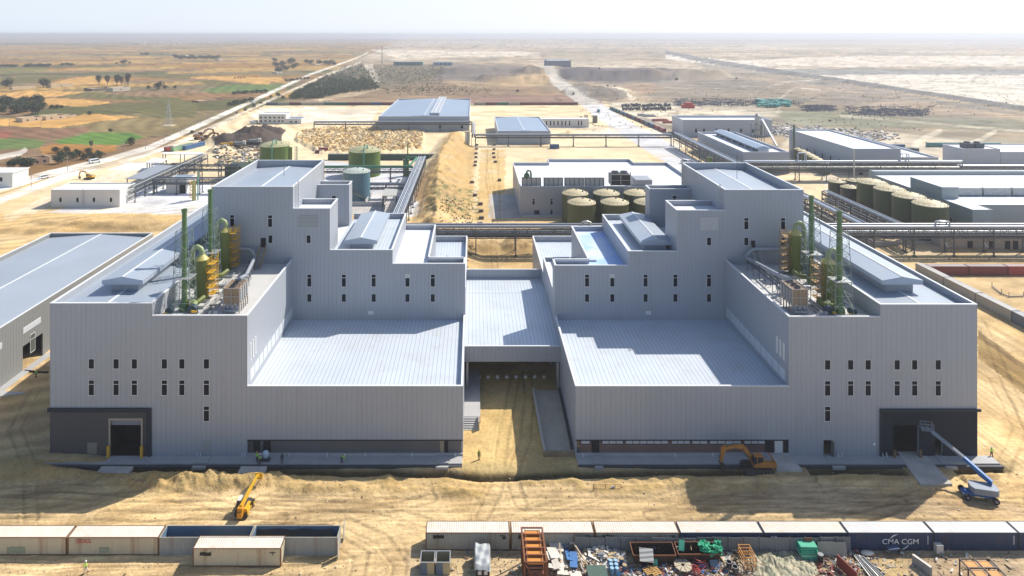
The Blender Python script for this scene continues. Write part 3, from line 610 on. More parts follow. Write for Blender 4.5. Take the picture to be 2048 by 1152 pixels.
# ================================================================== THE TWO MAIN FACTORY BLOCKS
Y0, Y1, Y2 = 120.7, 151.2, 182.0
def factory(side):
    L = side == 'left'
    if L: a, b, c, d, e, f, g, t = -76.0, -57.7, -40.6, -32.3, -18.2, -10.2, -1.9, -58.9
    else: a, b, c, d, e, f, g, t = 90.4, 73.0, 56.6, 45.7, 34.8, 26.5, 18.3, 74.2
    IN, OUT = ('E', 'W') if L else ('W', 'E')
    zw, zt, zl, ztow, zs, zm, zn = (27.6, 25.4, 12.75, 41.6, 36.7, 27.4, 24.3) if L else (27.4, 25.2, 12.75, 40.9, 36.3, 27.1, 23.9)
    root = thing('factory_building', ('left grey ribbed factory block with yellow balconies beside its roof scrubbers' if L
        else 'right grey ribbed factory block with a dark open gate at its right corner'), 'factory', ((a + g) / 2, Y0, 0), 0, 'twin grey factory blocks')
    B = Bld(root)
    # dark panel and gate
    gx = (-65.1, -59.6) if L else (XA(1786, Y0), XA(1837, Y0)); gz = 6.75 if L else 5.8
    holes = [(gx[0], gx[1], 0.0, gz)]
    if not L: holes += [(XA(1647, Y0), XA(1664, Y0), 0.45, 3.1), (XA(1869, Y0), XA(1885, Y0), .3, 3.3)]
    # wing, terrace
    B.block(a, b, Y0, 199, zw, 'NSEW', 1.2, roof=ROOFY, holes=[h for h in holes if min(a, b) <= h[0] <= max(a, b)], rise=.45)
    B.block(b, c, Y0, Y1, zt, 'S' + IN, 1.0, roof=ROOFC, holes=[h for h in holes if min(b, c) <= h[0] <= max(b, c)])
    # low hall with recessed base
    B.block(c, g, Y0, Y1, zl, 'S' + IN, 1.05, z0=3.15, roof=ROOFX)
    rx0, rx1 = min(c, g), max(c, g)
    # the side wall below 3.15 m along the courtyard
    sx = g - .3 if L else g
    B.W.box(sx, sx + .3, Y0 + .4, Y1, 0, 3.147)
    for hx in ((rx0, rx1),): pass
    # tower, steps
    B.block(t, c, Y1, 183, ztow, 'NSEW', 1.5, roof=ROOFY, rise=.5, zr=ztow - 1.9)
    B.block(c, d, Y1, 160.2, zs, 'NS' + IN, 1.1, roof=ROOFP)
    B.block(c, d, 174.6, 179.0, zs + (.1 if L else -.6), 'NS' + IN, .9, roof=ROOFC)
    B.block(d, e, Y1, Y2, zm, 'NS' + IN, 1.25, roof=ROOFX)
    B.block(c, d, 160.2, 174.6, zm, '', .9, roof=ROOFP, zr=zm - 1.25)
    RP = ROOFP if L else M('roof_film_and_blue_shade', (.36, .54, .90), .5, noise=(.12, .10), col2=(.58, .68, .86))  # partly blue film, partly the sky-blue of shade put into the colour
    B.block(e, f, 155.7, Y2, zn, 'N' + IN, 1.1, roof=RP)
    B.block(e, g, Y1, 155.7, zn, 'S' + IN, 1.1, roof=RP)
    fx0, fx1 = min(f, g), max(f, g)
    B.W.box(fx0 + (0 if L else .3), fx1 - (.3 if L else 0), 155.4, 155.7, 0, zn); B.C.box(fx0, fx1, 155.34, 155.76, zn + .003, zn + .13)
    B.block(f, g, 155.7, 177.0, 17.2, 'N' + IN, .9, roof=ROOFP)
    B.block(f, g, 177.0, 208.5, 13.3, 'N' + IN, 1.5, roof=ROOFX)
    B.block(e, f, Y2, 208.5, 13.3, 'N', 1.5, roof=ROOFX)
    B.finish()
    # recessed dark base of the low hall
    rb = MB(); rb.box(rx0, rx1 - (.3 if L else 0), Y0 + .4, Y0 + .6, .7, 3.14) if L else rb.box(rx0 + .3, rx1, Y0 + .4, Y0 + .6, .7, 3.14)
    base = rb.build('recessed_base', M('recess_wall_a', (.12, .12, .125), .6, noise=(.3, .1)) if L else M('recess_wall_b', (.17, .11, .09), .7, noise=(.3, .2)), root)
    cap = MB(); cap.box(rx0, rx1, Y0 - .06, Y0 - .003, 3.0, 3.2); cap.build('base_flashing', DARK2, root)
    if L:
        for px0, px1, mt in ((491, 507, DARK), (508, 520, BLACK), (527, 541, BLACK), (880, 888, M('tan_door', (.3, .25, .18), .6)), (889, 896, BLACK)):
            x0, x1 = XA(px0, Y0 + .4), XA(px1, Y0 + .4); q = MB().box(x0, x1, Y0 + .3, Y0 + .395, .7, 3.0).build('door', mt, root)
    else:
        px = 1160
        for (p0, p1) in ((1162, 1180), (1204, 1246), (1251, 1336), (1343, 1380), (1384, 1415), (1419, 1482), (1488, 1530)):
            x0, x1 = XA(p0, Y0 + .4), XA(p1, Y0 + .4); fr = MB().box(x0, x1, Y0 + .32, Y0 + .395, 2.15, 2.25); n = max(1, round((x1 - x0) / 1.3))
            for i in range(n + 1): xx = x0 + (x1 - x0) * i / n; fr.box(xx - .05, xx + .05, Y0 + .32, Y0 + .395, 2.25, 3.1)
            wo_ = fr.build('window', DARK2, root); pn = MB()
            for i in range(n): pn.box(x0 + (x1 - x0) * i / n + .05, x0 + (x1 - x0) * (i + 1) / n - .05, Y0 + .35, Y0 + .395, 2.25, 3.05)
            pn.build('pane', M('frosted_pane', (.55, .58, .62), .3), wo_)
        for px0, px1 in ((1184, 1199), (1532, 1549), (1569, 1581)):
            MB().box(XA(px0, Y0), XA(px1, Y0), Y0 + .3, Y0 + .395, .7, 3.0).build('door', BLACK, root)
        MB().box(XA(1551, Y0), XA(1567, Y0), Y0 + .3, Y0 + .395, .7, 3.0).build('door', FRAME, root)
        MB().box(min(b, a) + .1, min(b, a) + .12, 0, 0, 0, 0) if False else None
    # dark corner panel round the gate with its heavier frame
    dx0, dx1 = (a, -57.75) if L else (XA(1759, Y0), a)
    D = MB(); gx0, gx1 = gx
    D.box(dx0, gx0, Y0 - .06, Y0 - .003, .1, 8.7); D.box(gx1, dx1, Y0 - .06, Y0 - .003, .1, 8.7); D.box(gx0, gx1, Y0 - .06, Y0 - .003, gz, 8.7)
    if not L:      # leave the small door free
        D = MB(); sx0, sx1 = XA(1869, Y0), XA(1885, Y0)
        D.box(dx0, gx0, Y0 - .06, Y0 - .003, .1, 8.7); D.box(gx0, gx1, Y0 - .06, Y0 - .003, gz, 8.7); D.box(gx1, sx0, Y0 - .06, Y0 - .003, .1, 8.7)
        D.box(sx0, sx1, Y0 - .06, Y0 - .003, 3.3, 8.7); D.box(sx1, dx1, Y0 - .06, Y0 - .003, .1, 8.7)
    D.build('dark_wall_panel', DARK if L else M('dark_cladding_b', (.022, .030, .042), .6, spec=.08, noise=(.15, .1), stripe=('xy', .75, .35, .02, .05)), root)
    T = MB()
    if L: T.box(dx0 - .3, dx1, Y0 - .35, Y0 - .063, 8.25, 8.95); T.box(dx1 - .85, dx1, Y0 - .35, Y0 - .063, .1, 8.247)
    else: T.box(dx0, dx1 + .5, Y0 - .35, Y0 - .063, 8.35, 8.8); T.box(dx0, dx0 + .35, Y0 - .3, Y0 - .063, .1, 8.347)
    T.build('dark_canopy_band', DARK2, root)
    gi = MB(); gi.box(gx0 - .6, gx1 + .6, Y0 + 5, Y0 + 5.2, 0, gz + .6); gi.box(gx0 - .8, gx0 - .6, Y0 + .31, Y0 + 4.99, 0, gz + .6); gi.box(gx1 + .6, gx1 + .8, Y0 + .31, Y0 + 4.99, 0, gz + .6); gi.box(gx0 - .6, gx1 + .6, Y0 + .31, Y0 + 4.99, -.1, .12); gi.build('gate_blackout_box', BLACK, root)  # made-up black box behind the gate, added to keep the opening dark
    gt = MB()
    if L:
        gt.box(gx0 - .3, gx0, Y0 - .2, Y0 + .3, 0, gz + .35); gt.box(gx1, gx1 + .3, Y0 - .2, Y0 + .3, 0, gz + .35); gt.box(gx0, gx1, Y0 - .2, Y0 + .3, gz, gz + .35)
        gt.build('gate_frame', M('gate_frame', (.34, .30, .24), .6), root)
        MB().box(gx0, gx1, Y0 + .05, Y0 + .3, gz - .95, gz).build('roller_shutter', M('shutter', (.2, .22, .28), .5, stripe=('z', .15, .6, .02, .2)), root)
        for xx in (gx0 - .35, gx1 + .1): MB().box(xx, xx + .4, Y0 - .75, Y0 - .36, .35, 2.4).build('bollard', YEL, root)
        MB().box(XA(175, Y0), XA(194, Y0), Y0 - .09, Y0 - .063, .6, 2.7).build('door', M('grey_door', (.2, .19, .17), .6), root)
        MB().box(XA(405, Y0), XA(423, Y0), Y0 - .05, Y0 - .003, 1.0, 3.1).build('door', LOUV, root)
    else:
        for xx in (gx0 - .2, gx1 - .2): MB().box(xx, xx + .35, Y0 - .75, Y0 - .36, .3, 1.7).build('bollard', M('bollard_brown', (.2, .12, .07), .6), root)
        MB().box(XA(1664, Y0) - .1, XA(1664, Y0), Y0 - .9, Y0 - .01, .45, 3.1).build('door', M('grey_door', (.2, .19, .17), .6), root)
        MB().box(XA(1746, Y0), XA(1751, Y0), Y0 - .06, Y0 - .003, 2.2, 2.6).build('notice_plate', M('white_notice', (.8, .8, .8), .5), root)
    # windows on the front
    if L: cols, r1, r2, w3 = (183, 232.5, 269, 329, 364, 413), (718, 737), (760.5, 790), (812.5, 842)
    else: cols, r1, r2, w3 = (1655, 1701, 1736, 1794, 1829, 1876), (720, 739), (762, 791), (813, 842)
    for i, px in enumerate(cols):
        x = XA(px, Y0)
        window(root, x, ZA(r1[1], Y0), ZA(r1[0], Y0), Y0, .95, False); window(root, x, ZA(r2[1], Y0), ZA(r2[0], Y0), Y0, .95, True)
    window(root, XA(cols[5 if L else 0], Y0), ZA(w3[1], Y0), ZA(w3[0], Y0), Y0, .95, True)
    # windows on the rear tall front
    cols = (618.8, 687.8, 747.4, 815, 865.6) if L else (1174, 1224.5, 1291, 1350.7, 1417.8)
    for i, px in enumerate(cols):
        x = XA(px, Y1); window(root, x, ZA(573, Y1), ZA(549, Y1), Y1, .92, True, blind=(i == (3 if L else 1))); window(root, x, ZA(603.5, Y1), ZA(588, Y1), Y1, .92, False)
    if L: ws = ((464.4, 430, 453, 1), (540.4, 430.5, 453.5, 1), (541, 470.5, 486, 0), (617.3, 470.5, 486, 0)); vent = (597.6, 635.6, 430.7, 455); dr = (521.6, 532, 475.7, 494.5)
    else: ws = ((1492.5, 436, 458.5, 1), (1566, 436, 458.5, 1), (1492.5, 475, 490.5, 0), (1566, 475, 490.5, 0), (1418, 475, 490.5, 0)); vent = (1399.6, 1437, 435, 460); dr = (1502, 1510, 481, 499)
    for px, pa, pb, tr in ws: window(root, XA(px, Y1), ZA(pb, Y1), ZA(pa, Y1), Y1, .92, bool(tr))
    MB().box(XA(vent[0], Y1), XA(vent[1], Y1), Y1 - .08, Y1 - .003, ZA(vent[3], Y1), ZA(vent[2], Y1)).build('vent', LOUV if L else M('louvre_pale', (.46, .47, .49), .6, stripe=('z', .6, .6, .04, .1)), root)
    MB().box(XA(dr[0], Y1), XA(dr[1], Y1), Y1 - .05, Y1 - .003, ZA(dr[3], Y1), ZA(dr[2], Y1)).build('door', BLACK, root)
    vx = XA(741.5, Y1) if L else XA(1297, Y1); MB().box(vx - .6, vx + .6, Y1 - .04, Y1 - .003, ZA(629, Y1), ZA(622, Y1)).build('vent', FRAME, root)
    window(root, XA(667.8 if L else 1349, 174.6), 31.2, 34, 174.6, 1.0, True)
    if not L: window(root, XA(1348, 174.6), 27.9, 29.6, 174.6, 1.0, False)
    # side wall of the terrace: slots and translucent strip
    xs = c
    for i in range(3): 
        yy = 122.6 + i * 1.35; window(root, yy, 16.6, 19.6, xs, .5, False, face=IN, glassm=M('pale_glazing', (.62, .66, .68), .4))
    st = MB(); x0, x1 = (c + .003, c + .05) if L else (c - .05, c - .003)
    for i in range(11): yy = 122.2 + i * 2.6; st.box(x0, x1, yy, yy + 2.35, 12.9, 14.9)
    st.build('translucent_strip', M('translucent_sheet', (.55, .59, .62), .5), root)
    # ridge ventilators
    def monitor(x0, x1, ov, y0, y1, zb, ze, zr, plain=False):
        q = MB(); q.box(x0, x1, y0, y1, zb, ze); mo = q.build('ridge_ventilator', WALL, root)
        xm = (x0 + x1) / 2; r = MB(); r.prism_y([(x0 - ov, ze), (x1 + ov, ze), (x1 + ov, ze + .8), (xm, zr), (x0 - ov, ze + .8)], y0 - 1.0, y1); r.build('ventilator_roof', ROOFY, mo)
        k = MB(); k.box(xm - .15, xm + .15, y0 - 1.0, y1, zr - .03, zr + .07); k.build('ridge_cap', TRIM, mo)
    xc = (a + b) / 2
    monitor(xc - 2.6, xc + 2.6, 1.3, 129.0, 196, zw - 1.2, 28.3, 29.8)
    p0, p1 = (XA(700, 156), XA(746, 156)) if L else (XA(1288, 156), XA(1332, 156))
    monitor(p0, p1, 1.1, 156.0, 178.5, zm - 1.3, zm + .2, zm + 1.7)
    # roof gutter pipes on the front strip
    q = MB(); q.tube((e + (.5 if L else -.5), 155.0, zn - .1), (g + (-.5 if L else .5), 155.0, zn - .1), .28, 8)
    if L: q = MB(); q.tube((f - .3, 155.0, zn - .2), (g - .5, 155.0, zn - .2), .28, 8)
    else: q = MB(); q.tube((f + 1.8, 155.0, zn - .2), (g + .5, 155.0, zn - .2), .28, 8)
    xq = (f + g) / 2; q.tube((xq, 155.0, zn - .2), (xq, 157.2, zn - .2), .2, 6); q.tube((xq, 157.2, zn - .2), (xq, 157.2, 16), .2, 6)
    q.build('roof_pipe', PIPE, root)
    # ladders, rail lines on the tower
    ladder(root, c, 154 if L else 153.2, zs - 1, ztow, IN); ladder(root, c, 180.5, zm, ztow, IN)
    m = MB(); m.tube((XA(568 if L else 1474, 170), 170, ztow - 1.5), (XA(568 if L else 1474, 170), 170, ztow + 4.5), .06, 5)
    m.build('lightning_rod', STEEL, root)
    # plinth along the foot
    pl = MB(); x0, x1 = min(a, g), max(a, g)
    pl.box(x0 - 2.2 if L else x0 + .1, x1 - .1 if L else x1 + 2.4, Y0 - 2.2, Y0 - .004, 0, .32); pl.box(rx0, rx1, Y0 + .004, Y0 + .39, 0, .7)
    pl.build('concrete_apron', PLINTH, root)
    kb = MB(); kb.box(x0 - 2.5 if L else x0 + .1, x1 - .1 if L else x1 + 2.7, Y0 - 2.75, Y0 - 2.204, -.3, .12); kb.build('kerb', M('dark_kerb', (.06, .065, .075), .7, noise=(.5, .3)), root)
    for px in ((294, 395, 401, 490, 485, 579, 654, 730, 824, 910) if L else (1165, 1349, 1675, 1682, 1764, 1772, 1425)):
        x = XA(px, Y0); MB().sweep([(x, Y0 - .1, .9), (x, Y0 - .1, .6), (x + .1, Y0 - .35, .34)], .09, 6).build('downpipe_end', TRIM, root)
    for (p0, p1) in (((398, 424), (873, 898)) if L else ((1648, 1672), (1184, 1200), (1868, 1890))):
        MB().box(XA(p0, Y0), XA(p1, Y0), Y0 - 3.2, Y0 - 2.77, -.2, .30).build('step', PLINTH, root); MB().box(XA(p0, Y0), XA(p1, Y0), Y0 - 2.2, Y0 - .3, .323, .48).build('step', PLINTH, root)
    return root
FL = factory('left'); FR = factory('right')
# ---- covered passage between the two blocks
root = thing('canopy_roof', 'low pale ribbed roof bridging the gap between the two factory blocks', 'canopy', (8.2, 141.8, 0))
B = Bld(root)
r = MB(); 
for (ya, yb, za, zb) in ((142.1, 171.4, 9.6, 10.0), (171.7, 182.6, 10.0, 9.6)):
    r.add([(-1.88, ya, za), (18.28, ya, za), (18.28, yb, zb), (-1.88, yb, zb), (-1.88, ya, za - .2), (18.28, ya, za - .2), (18.28, yb, zb - .2), (-1.88, yb, zb - .2)], [(0, 1, 2, 3), (7, 6, 5, 4), (0, 4, 5, 1), (2, 6, 7, 3)])
r.build('roof', ROOFX, root)
MB().box(-1.88, 18.28, 171.4, 171.7, 9.7, 10.08).build('ridge_cap', TRIM, root)
MB().box(-1.88, 18.28, 141.8, 142.1, 6.9, 10.1).build('fascia', WALL, root); MB().box(-1.88, 18.28, 141.75, 142.15, 10.103, 10.22).build('roof_trim', TRIM, root)
MB().box(-1.88, 18.28, 182.6, 182.9, 7.0, 12.0).build('parapet', WALL, root); MB().box(-1.88, 18.28, 182.55, 182.95, 12.003, 12.12).build('roof_trim', TRIM, root)
for x, y in ((-1.3, 142.4), (17.8, 142.4), (-1.3, 155), (17.8, 155), (-1.3, 168), (17.8, 168), (-1.3, 181), (17.8, 181)):
    MB().box(x - .2, x + .2, y - .2, y + .2, 0, 9.5 if y > 143 else 6.9).build('column', STEELL, root)
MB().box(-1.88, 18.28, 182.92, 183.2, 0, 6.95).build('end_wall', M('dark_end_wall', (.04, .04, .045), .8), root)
rnd = random.Random(3)
for i in range(8):
    x = 1.2 + i * 2.05; p = MB().box(x - .35, x + .35, 148.4, 149, .0, .5).build('small_pallet', M('white_notice', (.8, .8, .8), .5), None)
    tag(p, 'small pale crate standing in the dark passage, %s from the left' % ORD[i], 'crate', 'small pale crates in the dark passage')
# ---- loading docks in the courtyard
root = thing('loading_dock', 'narrow concrete loading dock with steps against the left courtyard wall', 'dock', (-.4, 134, 0))
MB().box(-1.88, 1.35, 131.5, 150, 0, 1.2).build('platform', PLINTH, root)
m = MB()
for i in range(6): m.box(-1.88, .95, 131.5 - .42 * (i + 1), 131.5 - .42 * i, 0, 1.2 - .2 * (i + 1) + .1)
m.build('steps', PLINTH, root)
m = MB(); m.box(.95, 1.15, 128.9, 131.49, 0, 1.6); m.build('side_wall', M('worn_concrete', (.42, .38, .3), .8, noise=(.6, .25)), root)
root = thing('loading_ramp', 'long sloping concrete ramp with kerb wall along the right courtyard wall', 'ramp', (16, 134, 0))
m = MB(); m.add([(13.0, 121.3, .25), (18.25, 121.3, .25), (18.25, 141, 1.3), (12.6, 141, 1.3), (13.0, 121.3, 0), (18.25, 121.3, 0), (18.25, 141, 0), (12.6, 141, 0)], [(0, 1, 2, 3), (0, 4, 5, 1), (3, 7, 4, 0), (2, 6, 7, 3), (1, 5, 6, 2)])
m.build('slope', M('worn_concrete', (.42, .38, .3), .8, noise=(.6, .25)), root)
m = MB(); m.beam((12.9, 121.3, .25), (12.5, 141, 1.35), .3, 1.2); m.build('kerb_wall', PLINTH, root)
m = MB(); m.box(12.6, 18.2, 120.9, 121.28, 0, .9); m.build('end_wall', M('rough_stone', (.25, .19, .12), .9, noise=(1.2, .4)), root)
m = MB(); m.beam((17.9, 122.5, .55), (17.9, 141, 1.6), .25, .5); m.build('side_kerb', DARK2, root)
for (pts, lab) in (([(1543, 909), (1576, 909), (1605, 944), (1553, 945)], 'concrete ramp slab in front of the white and black doors beside the orange excavator'), ([(1794, 907), (1845, 907), (1905, 972), (1840, 972)], 'long concrete ramp slab leading down from the dark gate of the right factory')):
    q = [P(*p) for p in pts]; b = [(p.x, p.y, -.8) for p in q]; t_ = [(p.x, p.y, .36 if i < 2 else .38) for i, p in enumerate(q)]
    o = MB().hexa(list(reversed(b)), list(reversed(t_))).build('ramp_slab', M('slab_concrete', (.46, .44, .40), .8, noise=(.35, .14), col2=(.52, .5, .46)), None); tag(o, lab, 'ramp')
for (p0, p1, lab) in ((205, 268, 'short concrete slab over the trench in front of the left gate'), (483, 535, 'short concrete slab over the trench by the two workers')):
    a, b = P(p0, 934), P(p1, 934); o = MB().box(a.x, b.x, 115.9, 117.8, -.3, .28).build('trench_slab', M('slab_concrete', (.46, .44, .40), .8), None); tag(o, lab, 'slab')
# ================================================================== ROOF TERRACE PLANT (left and right, mirrored)
def lattice(m, x, y, z0, z1, w0, w1, n, r=.06):
    pts = []
    for i in range(n + 1):
        k = i / n; z = z0 + (z1 - z0) * k; w = (w0 + (w1 - w0) * k) / 2
        pts.append([(x + sx * w, y + sy * w, z) for sx, sy in ((-1, -1), (1, -1), (1, 1), (-1, 1))])
    for i in range(n):
        for j in range(4):
            m.beam(pts[i][j], pts[i + 1][j], r * 2); m.beam(pts[i + 1][j], pts[i + 1][(j + 1) % 4], r * 1.3)
            a, b = (j, (j + 1) % 4) if i % 2 else ((j + 1) % 4, j); m.beam(pts[i][a], pts[i + 1][b], r * 1.3)
LAT = M('pale_green_lattice', (.20, .25, .22), .5, noise=(.5, .12))
def terrace_plant(L):
    zr = 24.42 if L else 24.22; sg = 1 if L else -1; X = (lambda v: v) if L else (lambda v: 15.6 - v if v < -50 else 15.6 - v)
    sd = 'left' if L else 'right'
    st = [(-54.0, 125.6, 43.3), (-54.8, 140.0, 43.6)] if L else [(67.8, 124.6, 43.2), (70.2, 139.7, 42.4)]
    for i, (x, y, zt) in enumerate(st):
        t = thing('exhaust_stack', '%s green exhaust stack in a lattice frame on the %s factory terrace' % (('shorter-looking front', 'taller rear')[i] if L else ('front', 'rear')[i], sd), 'chimney', (x, y, zr), 0, 'green exhaust stacks')
        m = MB(); m.lathe([(.52, 0), (.46, 6), (.43, zt - zr - .5), (.54, zt - zr - .45), (.54, zt - zr)], (x, y, zr), 16); m.lathe([(.54, 0), (.38, 0), (.38, -3)], (x, y, zt), 16)
        m.build('flue', FRP, t, True)
        m = MB(); lattice(m, x, y, zr, zt - 3.9, 3.4, 2.2, 8, .045); m.build('lattice_frame', LAT, t)
        zz = zr + 6.2; m = MB(); m.box(x - 1.5, x + 1.7, y - 1.5, y + 1.5, zz, zz + .12); m.build('platform', STEELL, t)
        m = MB(); m.lathe([(.95, 0), (.95, .8), (.55, 1.6)], (x, y, zr), 14); m.build('stack_base', FRP, t, True)
        for zq in (zr + 9.5, zr + 14.5): 
            m = MB(); m.lathe([(.50, -.12), (.56, -.12), (.56, .12), (.50, .12)], (x, y, zq), 14); m.build('clamp_ring', LAT, t)
        m = MB(); q = x + sg * 2.2; m.sweep([(x + sg * .4, y, zr + 1.2), (x + sg * 1.2, y - .2, zr + 1.4), (q, y + .6, zr + 1.2), (q + sg * .6, y + 2.2, zr + 1.6)], .5, 10); m.build('base_duct', FRPO, t, True)
    sc = [(-53.0, 131.3, 32.0, 1.25), (-54.2, 147.2, 32.8, 1.2)] if L else [(68.3, 129.5, 32.0, 1.25), (69.5, 145.2, 32.8, 1.38)]
    for i, (x, y, zt, r) in enumerate(sc):
        t = thing('gas_scrubber', '%s olive scrubber vessel with curved top duct on the %s factory terrace' % (('front', 'rear')[i], sd), 'scrubber', (x, y, zr), 0, 'olive scrubber vessels')
        m = MB(); m.lathe([(r, 0), (r, zt - zr - .01)], (x, y, zr), 22); m.build('vessel', FRPO, t, True)
        m = MB(); m.lathe([(r + .06, 0), (r + .06, .12), (.5, 1.0)], (x, y, zt - .02), 22); m.build('cone_top', M('cone_yellow', (.46, .40, .13), .5, noise=(.6, .15)), t, True)
        q = [(x, y, zt + .8), (x, y, zt + 1.6), (x - sg * .25, y, zt + 2.1), (x - sg * .9, y + .05, zt + 2.45), (x - sg * 1.6, y + .1, zt + 2.1), (x - sg * 1.95, y + .15, zt + 1.2), (x - sg * 2.0, y + .15, zr + 2.0)]
        MB().sweep(q, .5, 12).build('duct', M('pale_green_duct', (.26, .32, .16), .45, noise=(.6, .15)), t, True)
        m = MB(); lattice(m, x - sg * 2.0, y + .15, zr, zt, 1.5, 1.5, 7, .045); m.build('duct_frame', LAT, t)
        bm_ = MB(); bx = x + sg * (r + .75)
        z = zr + 1.0; k = 0
        while z < zt + .3:
            y_a = y - 1.5 if k % 2 else y - .9
            bm_.box(bx - .6, bx + .6, y_a, y_a + 2.4, z, z + .08)
            for xx in (bx - .6, bx + .6):
                for hh in (.5, 1.0): bm_.box(xx - .03, xx + .03, y_a, y_a + 2.4, z + hh, z + hh + .05)
                for yy in (y_a, y_a + 1.2, y_a + 2.35): bm_.box(xx - .03, xx + .03, yy, yy + .05, z, z + 1.05)
            for yy in (y_a, y_a + 2.35):
                for hh in (.5, 1.0): bm_.box(bx - .57, bx + .57, yy, yy + .05, z + hh, z + hh + .05)
            z += 1.45; k += 1
        for xx in (bx - .62, bx + .62): bm_.box(xx - .05, xx + .05, y + 1.42, y + 1.52, zr, zt + 1.2)
        bm_.build('balcony_stair', YEL if L else M('faded_orange', (.40, .25, .10), .6, noise=(.8, .2)), t)
    # cooler box on legs
    x0, x1 = (-46.3, -43.2) if L else (58.8, 61.8); y0, y1 = 124.2, 128.9
    t = thing('cooling_box', 'brown panelled cooler box on steel legs on the %s factory terrace' % sd, 'cooler', ((x0 + x1) / 2, y0, zr), 0, 'brown cooler boxes')
    z0, z1 = zr + 1.7, zr + 4.5
    MB().box(x0 + .1, x1 - .1, y0 + .1, y1 - .1, z0, z1).build('box_body', BROWNB, t)
    m = MB()
    for xx in (x0, x1 - .16):
        for i in range(5): yy = y0 + (y1 - y0 - .16) * i / 4; m.box(xx, xx + .16, yy, yy + .16, zr, z1 + .1)
    for xx in (x0, x1 - .1): m.box(xx, xx + .1, y0 + .17, y1 - .17, z0 - .2, z0 - .05); m.box(xx, xx + .1, y0 + .17, y1 - .17, z1, z1 + .15)
    for zz in (z0 - .2, z1, z0 + 1.3): m.box(x0 + .17, x1 - .17, y0 - .02, y0 + .08, zz, zz + .14)
    m.box((x0 + x1) / 2 - .06, (x0 + x1) / 2 + .06, y0 - .04, y0 + .06, z0, z1); m.build('steel_frame', M('weathered_steel', (.36, .32, .28), .6, noise=(.7, .2)), t)
    m = MB()
    for i in range(4): yy = y0 + .5 + i * 1.15; m.box(x1 - .09 if L else x0 - .01, x1 + .01 if L else x0 + .09, yy, yy + .7, z0 + .2, z1 - .2)
    m.build('inspection_panels', LOUV, t)
    m = MB()
    for i in range(3):
        m.lathe([(.55, 0), (.55, .35), (.5, .35)], ((x0 + x1) / 2, y0 + 1 + i * 1.4, z1), 12)
    for a_, b_ in (((x0, y0), (x1, y0)), ((x1, y0), (x1, y1)), ((x1, y1), (x0, y1)), ((x0, y1), (x0, y0))):
        for hh in (.55, 1.1): m.beam((*a_, z1 + hh), (*b_, z1 + hh), .05)
    for xx in (x0, x1):
        for i in range(4): yy = y0 + (y1 - y0) * i / 3; m.beam((xx, yy, z1), (xx, yy, z1 + 1.1), .05)
    m.build('top_railing', STEEL, t)
    m = MB(); m.tube((x0 + .3, y0 - .1, zr + .5), (x1 - .2, y0 - .1, zr + .5), .2, 8)
    for i in range(3): m.lathe([(.3, 0), (.45, .9)], (x0 + .7 + i * .9, y0 + .5, zr + .5), 10)
    m.build('drain_pipe', PIPE, t, True)
    # long silver duct from the tower wall to the cooler
    xa = -53.4 if L else 68.5; xb = -49.8 if L else 62.3; xc_ = -48.6 if L else 60.6
    t = thing('silver_duct', 'silver duct bending from the tower wall down to the brown cooler on the %s factory' % sd, 'duct', (xb, 149.8, zr), 0, 'silver terrace ducts')
    MB().sweep([(xa, 150.0, 28.0), (xb + sg * -.2, 150.0, 28.0), (xb + sg * .5, 149.8, 27.7), (xc_, 149.3, 26.8), (xc_ + sg * .3, 148.3, 26.6), ((x0 + x1) / 2 - sg * .3, 133.0, 28.2), ((x0 + x1) / 2, 128.3, 29.3)], .38, 10).build('duct', PIPE, t, True)
    m = MB()
    for i in range(6):
        k = i / 5; xx = xc_ + ((x0 + x1) / 2 - xc_) * k * .9; yy = 147.5 - 16 * k; m.beam((xx - .5, yy, zr), (xx - .5, yy, 27.5), .1); m.beam((xx + .5, yy, zr), (xx + .5, yy, 27.5), .1); m.beam((xx - .5, yy, 26.1), (xx + .5, yy, 26.1), .1)
    m.beam((xc_ - .55, 147.6, 26.15), ((x0 + x1) / 2 - .6, 130, 26.5), .18, .3); m.beam((xc_ + .55, 147.6, 26.15), ((x0 + x1) / 2 + .6, 130, 26.5), .18, .3); m.build('duct_supports', STEEL, t)
    # cross duct, fans, walkway, low clutter
    t = thing('blower_unit', 'dark blower and motor at the foot of the front stack on the %s factory terrace' % sd, 'blower', (st[0][0], 124, zr), 0, 'terrace blowers')
    bx = st[0][0] + sg * 2.2
    m = MB(); m.sweep([(bx, 123.6, zr + .8), (bx, 124.6, zr + .8)], .85, 14); m.box(bx - .25, bx + .9, 123.7, 124.4, zr, zr + .5); m.build('fan_housing', MOTOR, t, True)
    MB().sweep([(bx - sg * .2, 124.6, zr + .9), (bx - sg * .2, 125.6, zr + 1.3), (bx - sg * .9, 126.6, zr + 1.2), (bx - sg * 1.4, 126.8, zr + 1.0)], .5, 10).build('intake_duct', M('pale_green_duct', (.26, .32, .16), .45), t, True)
    MB().beam((bx + .2, 122.9, zr + .9), (bx + .9, 123.6, zr + .5), .35).build('belt_guard', YEL, t)
    m = MB(); bx2 = st[0][0] - sg * 1.9
    m.sweep([(bx2, 123.3, zr + .7), (bx2, 124.3, zr + .7)], .7, 12); m.build('second_fan_housing', MOTOR, t, True)
    MB().beam((bx2 - .9, 122.9, zr + .3), (bx2 - .2, 123.7, zr + .6), .35).build('belt_guard', YEL, t)
    t = thing('terrace_pipe_run', 'low pipes and tray running along the %s factory terrace behind the stacks' % sd, 'pipe run', (st[0][0] + sg * 5, 130, zr), 0, 'low terrace pipe runs')
    xx = -49.2 if L else 64.4
    m = MB(); m.beam((xx, 122.0, zr + .5), (xx, 146, zr + .5), .5, .12); m.tube((xx + .9, 122, zr + .35), (xx + .9, 140, zr + .35), .13, 6); m.tube((xx - .8, 123, zr + .35), (xx - .8, 144, zr + .35), .1, 6)
